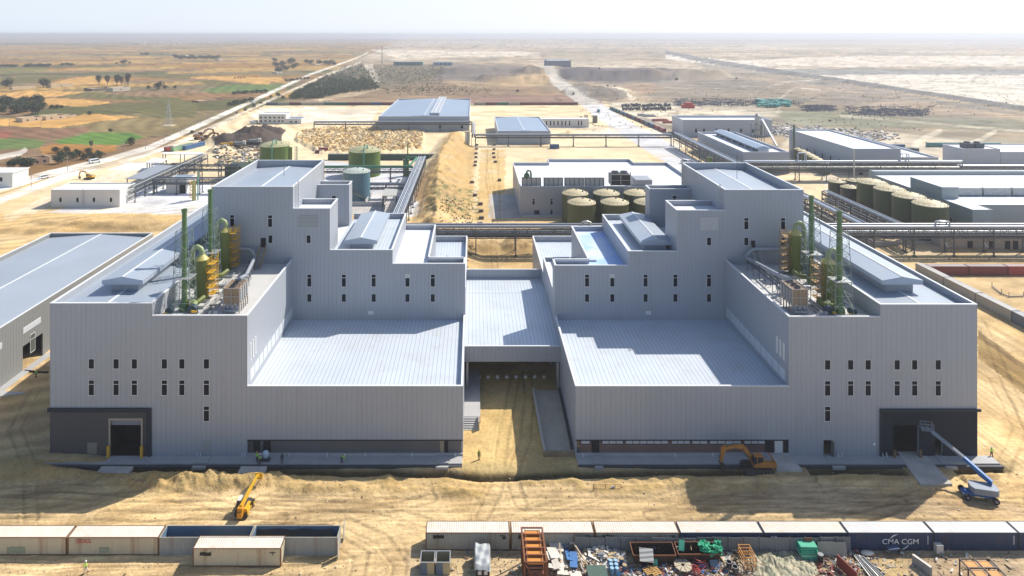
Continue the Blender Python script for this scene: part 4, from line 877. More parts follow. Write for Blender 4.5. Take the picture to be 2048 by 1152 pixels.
    for i in range(9): m.box(xx - 1, xx + 1.1, 122.5 + i * 2.6, 122.62 + i * 2.6, zr, zr + .3)
    m.build('pipes_and_tray', STEELL, t)
    MB().tube((xx - sg * 3, 134.5, zr + 1.1), (xx + sg * 3.8, 134.5, zr + 1.1), .45, 12).build('cross_duct', PIPE, t, True)
    for xg, yg in ((xx - sg * 2.8, 127.8), (xx - sg * 3.2, 143.8)):
        m = MB(); m.box(xg - 1.3, xg + 1.3, yg - 1.6, yg - 1.4, zr, zr + .5); m.box(xg - 1.3, xg + 1.3, yg + 1.4, yg + 1.6, zr, zr + .5); m.box(xg - 1.3, xg - 1.1, yg - 1.39, yg + 1.39, zr, zr + .5); m.box(xg + 1.1, xg + 1.3, yg - 1.39, yg + 1.39, zr, zr + .5)
        m.build('roof_upstand', STEELL, t)
    m = MB()
    xw0, xw1 = (-57.0, -50.2) if L else (64.8, 72.3)
    for yy in (121.6,):
        for hh in (.55, 1.05): m.beam((xw0, yy, zr + hh), (xw1, yy, zr + hh), .05)
        for i in range(6): q = xw0 + (xw1 - xw0) * i / 5; m.beam((q, yy, zr), (q, yy, zr + 1.05), .05)
    m.build('handrail', STEELL, t)
    bx = -48.3 if L else 63.0
    for k in range(2):
        b_ = MB().box(bx + k * .9, bx + .6 + k * .9, 122.3, 122.9, zr, zr + 1.1).build('control_cabinet', M('cabinet_grey', (.4, .42, .44), .5), t)
    # stair from the tower door to the terrace
    xs = XA(527 if L else 1506, 151); xb = XA(515 if L else 1520, 148)
    t = thing('terrace_stair', 'steel stair with %s rails down from the tower door to the %s terrace' % ('tan' if L else 'grey', sd), 'stair', (xb, 147.4, zr), 0, 'terrace stairs')
    m = MB(); zt = 27.9; n = 14
    for i in range(n):
        k = i / n; m.box(xs + (xb - xs) * k - .65, xs + (xb - xs) * k + .65, 150.4 - 3.1 * k - .25, 150.4 - 3.1 * k, zt - (zt - zr) * (i + 1) / n, zt - (zt - zr) * (i + 1) / n + .06)
    m.build('treads', STEELL, t)
    for s_ in (-.7, .7):
        m = MB(); m.beam((xs + s_, 150.6, zt), (xb + s_, 147.4, zr + .1), .1, .28)
        for hh in (.5, 1.0): m.beam((xs + s_, 151.1, zt + hh), (xs + s_, 150.5, zt + hh), .06); m.beam((xs + s_, 150.5, zt + hh), (xb + s_, 147.4, zr + hh + .1), .06)
        for i in range(5): k = i / 4; m.beam((xs + (xb - xs) * k + s_, 150.5 - 3.1 * k, zt - (zt - zr) * k), (xs + (xb - xs) * k + s_, 150.5 - 3.1 * k, zt - (zt - zr) * k + 1), .06)
        m.build('handrail', M('tan_rail', (.30, .24, .13), .6) if L else STEELL, t)
    MB().box(xs - .8, xs + .8, 150.42, 151.1, zt - .1, zt).build('landing', STEELL, t)
terrace_plant(True); terrace_plant(False)
# ================================================================== PIPE RACKS
def rack(label, a, b, width, levels, bay, pipes, truss=True, frame=None, zb=0, group='elevated pipe racks', brace=True, heavy=.32):
    a, b = Vector((*a, 0)), Vector((*b, 0)); d = (b - a); Ln = d.length; d.normalize(); n = Vector((-d.y, d.x, 0)); fm = frame or STEEL
    root = thing('pipe_rack', label, 'pipe rack', (a.x, a.y, 0), 0, group)
    zt = max(levels); m = MB(); hw = width / 2
    k = max(1, round(Ln / bay)); step = Ln / k
    for zl in levels:
        for s_ in (-hw, hw): m.beam(a + n * s_ + Vector((0, 0, zl)), b + n * s_ + Vector((0, 0, zl)), heavy * .6, heavy)
        q = 0
        while q < Ln: c = a + d * q; m.beam(c - n * hw + Vector((0, 0, zl)), c + n * hw + Vector((0, 0, zl)), .18, .2); q += step / 3
    if truss and len(levels) > 1:
        z1, z2 = levels[-2], levels[-1]
        kk = round(Ln / 2.8); ss = Ln / kk
        for i in range(kk):
            for s_ in (-hw, hw):
                p, q = a + d * (ss * i) + n * s_, a + d * (ss * (i + 1)) + n * s_
                m.beam(p + Vector((0, 0, z1)), p + Vector((0, 0, z2)), .14)
                if i % 2: m.beam(p + Vector((0, 0, z1)), q + Vector((0, 0, z2)), .12)
                else: m.beam(p + Vector((0, 0, z2)), q + Vector((0, 0, z1)), .12)
    m.build('girder', fm, root)
    if truss:
        for zl in levels[:-1]:
            for s_ in (-hw + .55, hw - .55): MB().beam(a + n * s_ + Vector((0, 0, zl + .38)), b + n * s_ + Vector((0, 0, zl + .38)), .8, .28).build('cable_tray', M('cable_tray', (.05, .06, .075), .6), root)
    first = None
    for i in range(k + 1):
        c = a + d * (step * i)
        if first is None:
            m = MB()
            for s_ in (-hw, hw): m.beam(c + n * s_, c + n * s_ + Vector((0, 0, zt)), .34); m.box(c.x + n.x * s_ - .5, c.x + n.x * s_ + .5, c.y + n.y * s_ - .5, c.y + n.y * s_ + .5, -.2, .35)
            if brace:
                z = .5
                while z < levels[0] - 1: 
                    z2 = min(z + 3, levels[0]); m.beam(c - n * hw + Vector((0, 0, z)), c + n * hw + Vector((0, 0, z2)), .12); m.beam(c + n * hw + Vector((0, 0, z)), c - n * hw + Vector((0, 0, z2)), .12); z += 3
            first = m.build('trestle', fm, root)
        else:
            o = first.copy(); COL.objects.link(o); o.parent = root; o.location = (c.x - a.x, c.y - a.y, 0)
    for off, z, r, mt in pipes:
        p, q = a + n * off, b + n * off
        MB().tube(p + Vector((0, 0, z + r)), q + Vector((0, 0, z + r)), r, 8).build('pipe', mt, root, True)
    return root
def expansion_loop(label, c, d, z, w, h, mat):
    d = Vector((*d, 0)); t = thing('pipe_loop', label, 'pipe loop', (c[0], c[1], z), 0, 'pipe expansion loops'); c = Vector((*c, z)); n = Vector((-d.y, d.x, 0))
    for k, o in enumerate((0, .9)):
        q = c + n * o; w_ = w - k * .5
        MB().sweep([q - d * w_, q - d * w_ + Vector((0, 0, h * .8)), q - d * (w_ - .4) + Vector((0, 0, h)), q + d * (w_ - .4) + Vector((0, 0, h)), q + d * w_ + Vector((0, 0, h * .8)), q + d * w_], .28, 8).build('loop', mat, t, True)
    m = MB()
    for s_ in (-w * .5, w * .5): m.beam(c + d * s_ - Vector((0, 0, .3)), c + d * s_ + Vector((0, 0, h)), .15)
    m.build('support', STEEL, t)
# main rack right behind both factory blocks
rack('long dark pipe rack with big silver pipes crossing behind both factory blocks', (-40, 232), (205, 232), 4.6, [6.2, 7.6, 9.2], 14, [(-2.0, 9.5, .55, PIPE), (1.6, 9.6, .35, PIPE), (2.2, 9.6, .2, PIPEW), (-1, 8.0, .25, PIPE), (0, 6.4, .4, STEELL), (1.5, 6.4, .3, PIPEW), (-1.4, 6.4, .3, STEEL)])
expansion_loop('small pipe loop standing on the silver pipes between the two factory blocks', (38.5, 230), (1, 0), 10.4, 1.6, 1.3, STEELL)
expansion_loop('pipe loop with small platform on the rack right of the olive tanks', (160.5, 230), (1, 0), 10.4, 2.4, 1.4, PIPE)
rack('pipe rack with white top pipe running diagonally past the right factory tower', (137, 234.5), (137, 452), 5, [5.2, 7.0, 8.8], 13, [(2.0, 9.2, .6, PIPEW), (.6, 9.0, .3, PIPE), (-.4, 9.0, .2, PIPE), (-1.6, 9.0, .3, PIPE), (0, 5.4, .35, STEELL), (-1.4, 7.2, .3, PIPE)])
rack('shorter diagonal pipe rack beside the row of olive tanks', (152.5, 236), (152.5, 291), 3.4, [4.5, 6.6, 8.0], 11, [(1.0, 8.2, .2, PIPEW), (.3, 8.2, .18, STEELL), (-.6, 8.2, .2, PIPE), (0, 4.7, .3, STEEL)])
rack('wide pipe rack with bright white pipe in front of the far right halls', (140, 349), (252, 349), 4.6, [4.6, 6.2, 7.8, 9.2], 14, [(-1.9, 9.5, .65, PIPEW), (.5, 9.5, .3, PIPE), (0, 6.5, .35, STEELL), (1.4, 4.8, .3, STEEL)])
rack('lower pipe rack continuing right beyond the white pipe to the frame edge', (253, 351), (330, 351), 3.6, [5.0, 6.6], 14, [(-1, 7.0, .45, PIPEW), (.8, 7.0, .3, PIPE)])
expansion_loop('rounded white pipe loop above the rack left of the ladder mast', (169.5, 347), (1, 0), 10.6, 2.2, 4.0, PIPEW)
expansion_loop('second rounded white pipe loop above the rack near the stepped hall', (222.5, 347), (1, 0), 10.6, 2.2, 3.6, PIPEW)
rack('thin pipe bridge crossing the haul road in front of the blue-roofed hall', (1.5, 456), (134, 456), 2.4, [5.6, 7.4], 24, [(-.7, 7.7, .4, PIPEW), (.6, 7.7, .3, PIPE)], brace=False, heavy=.4)
rack('short link of the pipe bridge beside the big warehouse', (0, 457), (0, 523), 2.4, [5.6, 7.4], 22, [(-.7, 7.7, .4, PIPEW), (.6, 7.7, .3, PIPE)], brace=False)
rack('far pipe bridge running left in front of the big warehouse', (-124, 523), (-1.6, 523), 2.2, [5.6, 7.4], 24, [(-.7, 7.7, .4, PIPEW), (.6, 7.7, .3, PIPE)], brace=False, heavy=.4)
rack('two-level truss rack running diagonally through the left yard', (-154.6, 303), (-154.6, 386), 4.2, [4.4, 6.9], 9, [(-1.2, 7.1, .25, STEELL), (0, 7.1, .2, STEEL), (1.2, 7.1, .25, STEEL), (0, 4.6, .3, STEELL)])
rack('dark pipe rack crossing in front of the small blue-roofed house', (-152, 321), (-108, 321), 3.6, [4.6, 6.9], 11, [(-1, 7.1, .2, STEELL), (.8, 7.1, .25, STEEL), (0, 4.8, .25, STEEL)])
rack('dark pipe rack crossing behind the small blue-roofed house', (-152, 350), (-122, 350), 4, [5.0, 7.4], 10, [(-1, 7.6, .25, STEEL), (.8, 7.6, .25, STEEL)])
rack('sloping bundle of silver pipes right of the blue tank', (-28.6, 196), (-28.6, 372), 4.4, [5.2, 7.8], 10, [(-1.8, 8.0, .35, PIPE), (-1.1, 8.0, .2, PIPEW), (-.4, 8.0, .2, PIPE), (.3, 8.0, .25, PIPEW), (1.0, 8.0, .2, PIPE), (1.7, 8.0, .3, PIPE), (0, 5.4, .3, STEEL)])
rack('dark rack under the thick green pipe behind the blue tank', (-77, 344), (-31, 344), 3.4, [5.2, 7.2], 11, [(-1.0, 7.6, .7, PIPEG), (.9, 7.4, .3, STEELL)])
rack('low dark pipe rack right of the blue tank', (-50, 311), (-31, 311), 3, [4.4, 6.6], 9, [(-.8, 6.8, .3, PIPE), (.5, 6.8, .25, STEEL), (0, 4.6, .3, STEEL)])
t = thing('green_pipe', 'bent green pipe joining the green column to the sloping pipe bundle', 'pipe', (-32, 362, 0))
MB().sweep([(-36, 358, 6), (-36, 358, 9.5), (-35.5, 358, 10.2), (-30.5, 358, 10.2), (-30.2, 356, 10.2), (-33, 345, 8.4)], .6, 10).build('pipe', PIPEG, t, True)
# ================================================================== TANKS
def tank(label, cat, x, y, r, h, dome, wall, top, group=None, rail=True, n=40, z0=0.0):
    t = thing('storage_tank', label, cat, (x, y, z0), 0, group)
    MB().lathe([(r, 0), (r, h)], (x, y, z0), n).build('shell', wall, t, True)
    MB().lathe([(r + .12, h - .25), (r + .12, h), (r * .98, h + .02), (r * .75, h + dome * .45), (r * .4, h + dome * .85), (.01, h + dome)], (x, y, z0), n).build('dome', top, t, 'all')
    if rail:
        m = MB()
        for hh in (.55, 1.05):
            q = [(x + (r - .1) * math.cos(2 * PI * i / 20), y + (r - .1) * math.sin(2 * PI * i / 20), z0 + h + hh) for i in range(21)]; m.sweep(q, .035, 4, False)
        for i in range(20): a = 2 * PI * i / 20; m.beam((x + (r - .1) * math.cos(a), y + (r - .1) * math.sin(a), z0 + h), (x + (r - .1) * math.cos(a), y + (r - .1) * math.sin(a), z0 + h + 1.05), .06)
        m.build('railing', STEEL, t)
        MB().lathe([(.35, 0), (.35, .5), (0, .5)], (x + r * .1, y, z0 + h + dome * .9), 8).build('hatch', STEEL, t); MB().lathe([(.3, 0), (.3, .5), (0, .5)], (x + r * .55, y - r * .3, z0 + h + dome * .55), 8).build('hatch', STEEL, t)
    return t
t1 = tank('wide green tank behind the left tower roof, left of its twin', 'tank', -112, 379, 8.2, 13.5, 2.2, TANKG, M('green_tank_dome', (.36, .36, .19), .6, noise=(.4, .15)), 'wide green tanks')
t2 = tank('wide green tank in front of the rubble field, behind the blue tank', 'tank', XA(729, 363), 363, 8.5, 13.3, 2.4, TANKG, M('green_tank_dome', (.36, .36, .19), .6), 'wide green tanks')
for t_, (x, y, h) in ((t1, (-112, 379, 13.5)), (t2, (XA(729, 363), 363, 13.3))):
    MB().sweep([(x + 1, y - 8.6, 0), (x + 1, y - 8.6, h + 1.5), (x + 1.3, y - 7, h + 3.6), (x + 2.2, y - 4.5, h + 3.4), (x + 2.2, y - 4.3, h + 1.5)], .35, 8).build('overflow_pipe', M('turquoise_pipe', (.12, .33, .25), .5), t_, True)
tb = tank('blue-grey tank with a stair, behind the left factory block', 'tank', XA(713, 307), 307, 6.15, 13.6, 1.3, TANKB, M('pale_dome', (.42, .47, .42), .5, noise=(.4, .1)), None, True)
m = MB(); X_, Y_ = XA(713, 307), 307; ps = []
for i in range(25):
    a = -PI * .72 + i / 24 * PI * .62; z = 7.5 * (1 - i / 24) + .2; ps.append((X_ + 6.7 * math.cos(a), Y_ + 6.7 * math.sin(a), z))
for i in range(24): m.beam(ps[i], ps[i + 1], .7, .12); m.beam(Vector(ps[i]) + Vector((0, 0, 1)), Vector(ps[i + 1]) + Vector((0, 0, 1)), .08); m.beam(ps[i], Vector(ps[i]) + Vector((0, 0, 1)), .06)
m.build('spiral_stair', M('stair_olive', (.26, .28, .19), .6), tb)
for i, px in enumerate((1150, 1212.5, 1273.5)):
    tank('olive tank, %s from the left in the back row before the white-roofed hall' % ORD[i], 'tank', XA(px, 271.5), 271.5, 5.2, 11.9, 1.4, TANKD, TANKT, 'six olive tanks')
for i, px in enumerate((1163, 1229, 1296)):
    tank('olive tank, %s from the left in the front row before the white-roofed hall' % ORD[i], 'tank', XA(px, 258.5), 258.5, 5.35, 11.5, 1.4, TANKD, TANKT, 'six olive tanks')
for i, y in enumerate((248, 260, 272, 284)):
    tank('tall olive tank, %s from the front in the row beside the right rack' % ORD[i], 'tank', 168.3, y, 5.7, 13.5, 1.4, TANKD, TANKT, 'tall olive tanks')
for i, (px, Y) in enumerate(((1674, 305), (1699, 294), (1710, 307), (1722, 298))):
    tank('small dark tank, %s of the cluster left of the tall olive tanks' % ORD[i], 'tank', XA(px, Y), Y, 3.6, 9.2 if i < 3 else 8.2, .9, TANKK, TANKT, 'small dark tanks', True, 28)
for i in range(8):
    px = 1597 + i * 7.5; Y = 410 - i * 6.5
    tank('tiny olive tank, %s from the left beside the long right hall' % ORD[i], 'tank', XA(px, Y) , Y, 2.6, 6, .7, TANKD, TANKT, 'tiny olive tanks by the long hall', False, 20)
def column(label, x, y, h, r, mat, plat=None):
    t = thing('process_column', label, 'column', (x, y, 0))
    MB().lathe([(r, 0), (r, h - .6), (r * 1.15, h - .55), (r * 1.15, h), (r * .6, h)], (x, y, 0), 14).build('column_shell', mat, t, True)
    if plat:
        m = MB(); z = 1.5
        while z < h: m.box(x - r - .9, x - r, y - .9, y + .9, z, z + .1); m.box(x - r - .9, x - r - .85, y - .9, y + .9, z + .5, z + 1); z += 1.6
        m.build('balconies', plat, t)
    return t
column('slim yellow-green column with small balconies in the left yard', XA(388, 306), 306, 9.2, .85, FRPY, YEL)
column('thin turquoise mast beside the yellow-green column', XA(395, 306), 306.5, 13.5, .3, M('turquoise_pipe', (.12, .33, .25), .5))
column('green column beside the left wide green tank', XA(580.5, 374), 374, 13, 1.1, TANKG); column('thin green mast right of the left wide green tank', XA(594, 374), 374, 13.5, .25, PIPEG, STEEL)
column('green column with thin neck at the end of the green pipe', XA(812, 360), 360, 9, 1.6, TANKG); column('thin green vent rising above the green column', XA(815, 360), 361.6, 17, .35, TANKG)
column('short green flared chimney left of the right tower', XA(1419.5, 352), 352, 11.5, 1.2, TANKG); column('dark slim mast beside the flared green chimney', XA(1402, 352), 352, 13.6, .3, STEEL)
column('tall thin green mast at the corner of the long right hall', XA(1588, 415), 415, 20, .7, M('mast_green', (.13, .2, .14), .5), STEEL)
column('pale ladder mast standing in front of the right pipe rack', XA(1708, 344), 344, 16.5, .35, M('pale_mast', (.45, .44, .38), .5))
# silo group with inclined conveyor between the right halls
t = thing('silo_group', 'grey twin silos with inclined white conveyor between the right halls', 'silo', (XA(1518, 470), 470, 0))
MB().lathe([(1.7, 5), (1.7, 19), (.4, 20.5)], (XA(1514.5, 470), 470, 0), 16).build('silo', STEELL, t, True); MB().lathe([(1.3, 5), (1.3, 14.5), (.4, 15.5)], (XA(1524, 472), 472, 0), 16).build('silo', STEELL, t, True)
m = MB()
for x in (XA(1508, 469), XA(1521, 469), XA(1526, 469)):
    for y in (467, 474): m.beam((x, y, 0), (x, y, 13), .3)
for z in (5, 9, 13): m.box(XA(1508, 469), XA(1526, 469), 467, 474, z, z + .15)
m.build('silo_frame', STEEL, t); MB().beam((XA(1525, 465), 466, 17), (XA(1554, 446), 446, 1.5), 1.2, 1.0).build('conveyor', PIPE, t)
# ================================================================== OTHER BUILDINGS
def hall(label, x0, x1, y0, y1, zt, par=1.0, roof=ROOFP, wall=None, rise=0.0, group=None, wins=(), name='industrial_hall', cat='hall', holes=(), ww=1.0):
    t = thing(name, label, cat, ((x0 + x1) / 2, y0, 0), 0, group); B = Bld(t); B.block(x0, x1, y0, y1, zt, 'NSEW', par, z0=-1.0, roof=roof, rise=rise); B.finish(wall or WALLP)
    for w_ in wins:
        px, za, zb = w_[:3]; fc = w_[3] if len(w_) > 3 else 'S'
        if fc == 'S': window(t, XA(px, y0), za, zb, y0, ww, zb - za > 2.2)
        else: window(t, px, za, zb, x0 if fc == 'W' else x1, ww, zb - za > 2.2, face=fc)
    return t
HB = M('blue_grey_wall', (.40, .44, .50), .5, noise=(.08, .05), stripe=('xy', 1.2, .2, .03, .06)); HR = M('blue_roof', (.30, .38, .48), .42, .2, noise=(.05, .08), stripe=('x', 2.0, .2, .03, .05)); HW = M('cream_wall', (.60, .60, .58), .6, noise=(.1, .06), stripe=('xy', 1.0, .25, .03, .08))
t = hall('plain white building with four small windows at the edge of the left yard', -185.6, -155.4, 295.4, 309, 7.5, .25, ROOFP, HW, 0, None, [(px, 2.2, 4.1) for px in (121, 155, 188, 222)], 'yard_building', 'building')
ladder(t, XA(167, 295.4), 295.4, .5, 7.5, 'S')
t = hall('small white house with blue roof and black doorway under the left racks', -146.6, -136.8, 320.5, 332, 6.6, .2, HR, HW, 0, None, [], 'yard_house', 'building')
MB().box(XA(359, 320.5), XA(371, 320.5), 320.44, 320.497, 0, 4.2).build('door', BLACK, t)
t = hall('large blue-grey warehouse with twin ridge strips on its roof', -74.5, -3.1, 527, 668, 11.4, .9, HR, HB, 1.6, None, [(924, 2, 4.5), (880, 2, 4.5)], ww=2)
MB().box(-34, -27, 532, 668, 12.0, 13.7).build('ridge_ventilator', HB, t); m = MB(); m.box(-30.9, -30.4, 532, 668, 13.703, 13.9); m.box(-33.9, -33.5, 532, 668, 13.703, 13.9); m.box(-27.4, -27.1, 532, 668, 13.703, 13.9); m.build('roof_trim', TRIM, t)
hall('medium hall with glossy blue roof and white ridge beside the haul road', 17.0, 53.2, 464, 544, 9.0, .6, HR, HB, 1.0)
hall('low white building with a line of narrow windows behind the blue-roofed hall', 55.0, 94, 548, 558, 6.8, .2, ROOFP, HW, 0, None, [(px, 1.5, 5.2) for px in (1093, 1101, 1108, 1116, 1124, 1131, 1139, 1157, 1163)], 'low_building', 'building', ww=1.0)
hall('two-storey white office with two rows of windows near the container row', -181.5, -158.5, 568, 582, 8.2, .3, ROOFP, HW, 0, None, [(px, z, z + 1.3) for z in (1.8, 4.8) for px in (522, 531, 540, 549, 558, 565)], 'site_office', 'building', ww=1.6)
hall('low white annex right of the two-storey office', -158.4, -145.5, 568, 580, 4.3, .3, HR, HW, 0, None, [(582, 1.2, 2.4), (592, 1.2, 2.4)], 'office_annex', 'building', ww=2)
hall('tiny white hut left of the two-storey office', -188.5, -183, 566, 571, 3.0, .2, ROOFP, HW, 0, None, [], 'site_hut', 'hut')
# white-roofed hall in the centre
t = thing('industrial_hall', 'wide white-roofed hall behind the six olive tanks, cooling units along its roof', 'hall', (55, 280, 0)); B = Bld(t)
B.block(19.4, 37.3, 280, 332, 12.5, 'SWN', 1.3, roof=ROOFP); B.block(37.3, 79, 280, 341, 12.5, 'SN', 1.3, roof=ROOFP, zr=11.2); B.block(79, 95.5, 280, 332, 12.5, 'SEN', 1.3, roof=ROOFP)
B.W.box(37.15, 37.45, 332.0, 340.7, 0, 12.5); B.C.box(37.1, 37.5, 332.0, 340.6, 12.503, 12.63); B.W.box(78.85, 79.15, 332.0, 340.7, 0, 12.5); B.C.box(78.8, 79.2, 332.0, 340.6, 12.503, 12.63); B.finish()
for px in (1067, 1103): window(t, XA(px, 280), 4.9, 7.4, 280, .95, True)
window(t, XA(1103, 280), .7, 3.0, 280, .95, True); MB().box(XA(1068, 280), XA(1079, 280), 279.9, 279.997, 0, 2.6).build('door', BLACK, t); MB().box(20, 47, 277.5, 279.99, 0, 1.0).build('loading_step', PLINTH, t)
MB().box(XA(1273, 280) , XA(1306, 280), 281, 290, 11.3, 15).build('roof_housing', WALL, t)
PERF = M('perforated_panel', (.42, .43, .43), .6, noise=(2.2, .55))
for i, px in enumerate((1063, 1107, 1149, 1189.5)):
    u = thing('cooling_unit', 'perforated grey rooftop cooling unit, %s from the left on the white-roofed hall' % ORD[i], 'cooler', (XA(px, 281.5), 281.5, 11.2), 0, 'perforated rooftop coolers')
    w_ = 3.9; x = XA(px, 281.5); MB().box(x - w_, x + w_, 281.6, 284.6, 11.9, 15.6).build('casing', PERF, u); m = MB()
    for k in range(5): xx = x - w_ + k * w_ / 2; m.box(xx - .12, xx + .12, 281.45, 281.59, 11.2, 15.8)
    m.box(x - w_, x + w_, 281.45, 281.58, 15.61, 15.8); m.build('unit_frame', STEEL, u)
u = thing('cooling_tower', 'black louvred cooling tower with fans and railing on the white-roofed hall', 'cooling tower', (XA(1241.5, 281.5), 281.5, 11.2)); x0, x1 = XA(1222, 281.5), XA(1261, 281.5)
m = MB(); m.box(x0, x1, 281.6, 287, 12.6, 17); m.build('tower_body', M('black_louvre', (.02, .022, .025), .5, stripe=('z', .4, .8, .05, .2)), u); m = MB()
for k in range(3): xx = x0 + (x1 - x0) * k / 2; m.box(xx - .15, xx + .15, 281.3, 281.59, 11.2, 18.2)
m.box(x0, x1, 281.3, 281.58, 17.0, 17.25); m.box(x0, x1, 281.3, 281.58, 14.7, 14.85)
for hh in (17.7, 18.3): m.beam((x0, 281.4, hh), (x1, 281.4, hh), .08); m.beam((x0, 287, hh), (x1, 287, hh), .08)
m.build('tower_frame', STEELL, u)
for k in range(2): MB().lathe([(1.6, 0), (1.5, 1.0), (1.35, 1.0), (1.35, .2)], (x0 + (x1 - x0) * (.27 + .46 * k), 284.3, 17.0), 16).build('fan_stack', STEEL, u, True)
t = thing('roof_scrubber', 'small olive scrubber with hooked duct at the left end of the white roof', 'scrubber', (XA(1053.5, 283), 283, 11.2)); x = XA(1053.5, 283)
MB().lathe([(1.2, 0), (1.2, 5.6), (.5, 6.4)], (x, 283, 11.2), 14).build('vessel', FRP, t, True); MB().sweep([(x, 283, 17.3), (x, 283, 18), (x + .6, 283, 18.6), (x + 1.6, 283, 18.2), (x + 1.8, 283, 17), (x + 1.8, 283, 12)], .4, 8).build('duct', FRP, t, True)
# right-hand halls
t = hall('far white-roofed hall with a row of small windows, behind the ventilator hall', 155, 221, 498, 525, 12.4, 1.6, ROOFP, HB, 0, None, [(px, 3.2, 6.0) for px in (1392, 1408, 1433, 1457, 1482, 1506)], ww=1.6)
t = thing('industrial_hall', 'hall with long roof ventilator beside the diagonal white pipe', 'hall', (160, 366, 0)); B = Bld(t); B.block(147, 172, 366, 441, 11.7, 'NSEW', 1.2, roof=ROOFP); B.finish(HB)
m = MB().box(157.5, 163, 372, 436, 10.5, 12.6).build('ridge_ventilator', M('dark_gap', (.03, .05, .08), .5), t); m2 = MB(); m2.prism_y([(156, 12.6), (164.5, 12.6), (164.5, 13.1), (160.2, 14.2), (156, 13.1)], 371, 437); m2.build('ventilator_roof', HR, m)
MB().box(157.4, 163.1, 371.5, 371.99, 10.5, 12.6).build('ventilator_end', HB, m)
for i in range(6): 
    q = MB().tube((156.3, 378 + i * 10, 11.2), (157.4, 378 + i * 10, 11.2), .5, 8).build('roof_fan', PIPEW, m)
t = thing('industrial_hall', 'long stepped hall with white roof and windowed left wall at far right', 'hall', (218, 363, 0)); B = Bld(t)
B.block(205, 230.6, 363, 437, 14, 'NSEW', .8, roof=ROOFP); B.block(230.6, 251, 363, 437, 9.4, 'NSE', .9, roof=ROOFP); B.finish(HB)
for i in range(8): window(t, 368 + i * 9, 3.0, 6.0, 205, 1.4, True, face='W')
for px in (1722, 1750, 1768): window(t, XA(px, 363), 6, 7, 363, 1.6, False)
for px, w_ in ((1718, 2), (1783, 4), (1862, 4)): MB().box(XA(px, 363), XA(px, 363) + w_, 362.9, 362.997, 0, 3.6).build('door', BLACK, t)
t = thing('industrial_hall', 'very wide low white-roofed hall at the right edge behind the tall olive tanks', 'hall', (230, 246, 0)); B = Bld(t)
B.block(181.8, 189, 245, 306, 12, 'SW', 1.0, roof=ROOFP, zr=11.95, par=.1) if False else B.block(181.8, 189.3, 245, 306, 12, 'SW', .15, roof=ROOFP)
B.block(189.3, 330, 252, 306, 12, 'SE', .15, roof=ROOFP); B.W.box(189.0, 189.3, 245.3, 252, 0, 12)
B.block(181.8, 330, 306, 309, 13.6, 'NSEW', .2, roof=ROOFP)
B.finish(M('green_grey_wall', (.30, .35, .36), .55, noise=(.1, .06), stripe=('xy', 1.0, .2, .03, .08)))  # dark green-grey ribbed wall sheet
for y, a_, b_ in ((256, 3.4, 6), (250, 1.5, 4), (247, .8, 3.4)): window(t, y, a_, b_, 181.8, 1.0, False, face='W')
for px in (1958, 1975): MB().box(XA(px, 245) - 1.2, XA(px, 245) + 1.2, 244.9, 244.997, 3, 4.2).build('vent', GLASS, t)
B2 = MB(); B2.box(182.5, 189.0, 262, 281, 11.9, 16.2); B2.build('roof_housing', M('green_grey_wall', (.30, .35, .36), .55), t); MB().box(182.4, 189.1, 261.9, 281.1, 16.203, 16.4).build('roof_trim', TRIM, t)
for i in range(7):
    x = 190.5 + i * 11.5; u = thing('cooling_unit', 'pale boxy rooftop cooler, %s from the left on the wide low hall' % ORD[i], 'cooler', (x + 5, 268, 11.9), 0, 'pale boxes on the wide low hall')
    MB().box(x, x + 10.6, 266, 271, 12.2, 15.0).build('casing', PERF, u); MB().box(x - .1, x + 10.7, 265.9, 271.1, 15.003, 15.2).build('top_cover', TRIM, u)
# low concrete halls and containment behind the right rack
t = hall('long grey single-storey shed with dark openings behind the right rack', 182, 320, 243.5, 244.4, 5.2, .1, ROOFC, M('shed_wall', (.40, .37, .33), .7, noise=(.3, .12)), 0, None, [], 'low_shed', 'shed') if False else None
t = thing('low_shed', 'grey single-storey shed with dark openings behind the right pipe rack', 'shed', (190, 238, 0)); MB().box(164, 300, 236.5, 241, 0, 4.8).build('wall', M('shed_wall', (.36, .33, .30), .7, noise=(.3, .12)), t); MB().box(163.6, 300.4, 236.2, 241.3, 4.8, 5.1).build('roof', PLINTH, t)
for px in (1935, 1978, 2010, 2026): MB().box(XA(px, 236.5), XA(px, 236.5) + 1.8, 236.42, 236.497, 0, 3.2).build('door', BLACK, t)
t = thing('containment_wall', 'low concrete containment wall round the feet of the tall olive tanks', 'wall', (160, 240, 0))
m = MB(); m.box(143, 163.5, 240, 240.3, 0, 2.0); m.box(143, 143.3, 240.3, 292, 0, 2.0); m.build('wall', PLINTH, t)
hall('pale far-right building partly veiled by haze', 279, 300, 383, 400, 10.5, .4, ROOFP, HB, 0, None, [], 'plant_building', 'building'); hall('wider pale building at the far-right frame edge', 300.2, 352, 383, 410, 8.8, .4, ROOFP, HB, 0, None, [], 'plant_building', 'building')
for px in (1935, 1955): 
    t = thing('roof_cooler', 'dark fan cooler on the pale far-right building, %s one' % ('left' if px == 1935 else 'right'), 'cooler', (XA(px, 388), 388, 10.1), 0, 'dark fan coolers'); MB().box(XA(px, 388) - 2.5, XA(px, 388) + 2.5, 386, 391, 10.3, 13).build('casing', MOTOR, t); MB().lathe([(1.8, 0), (1.6, .8)], (XA(px, 388), 388.5, 13), 12).build('fan_ring', STEEL, t)
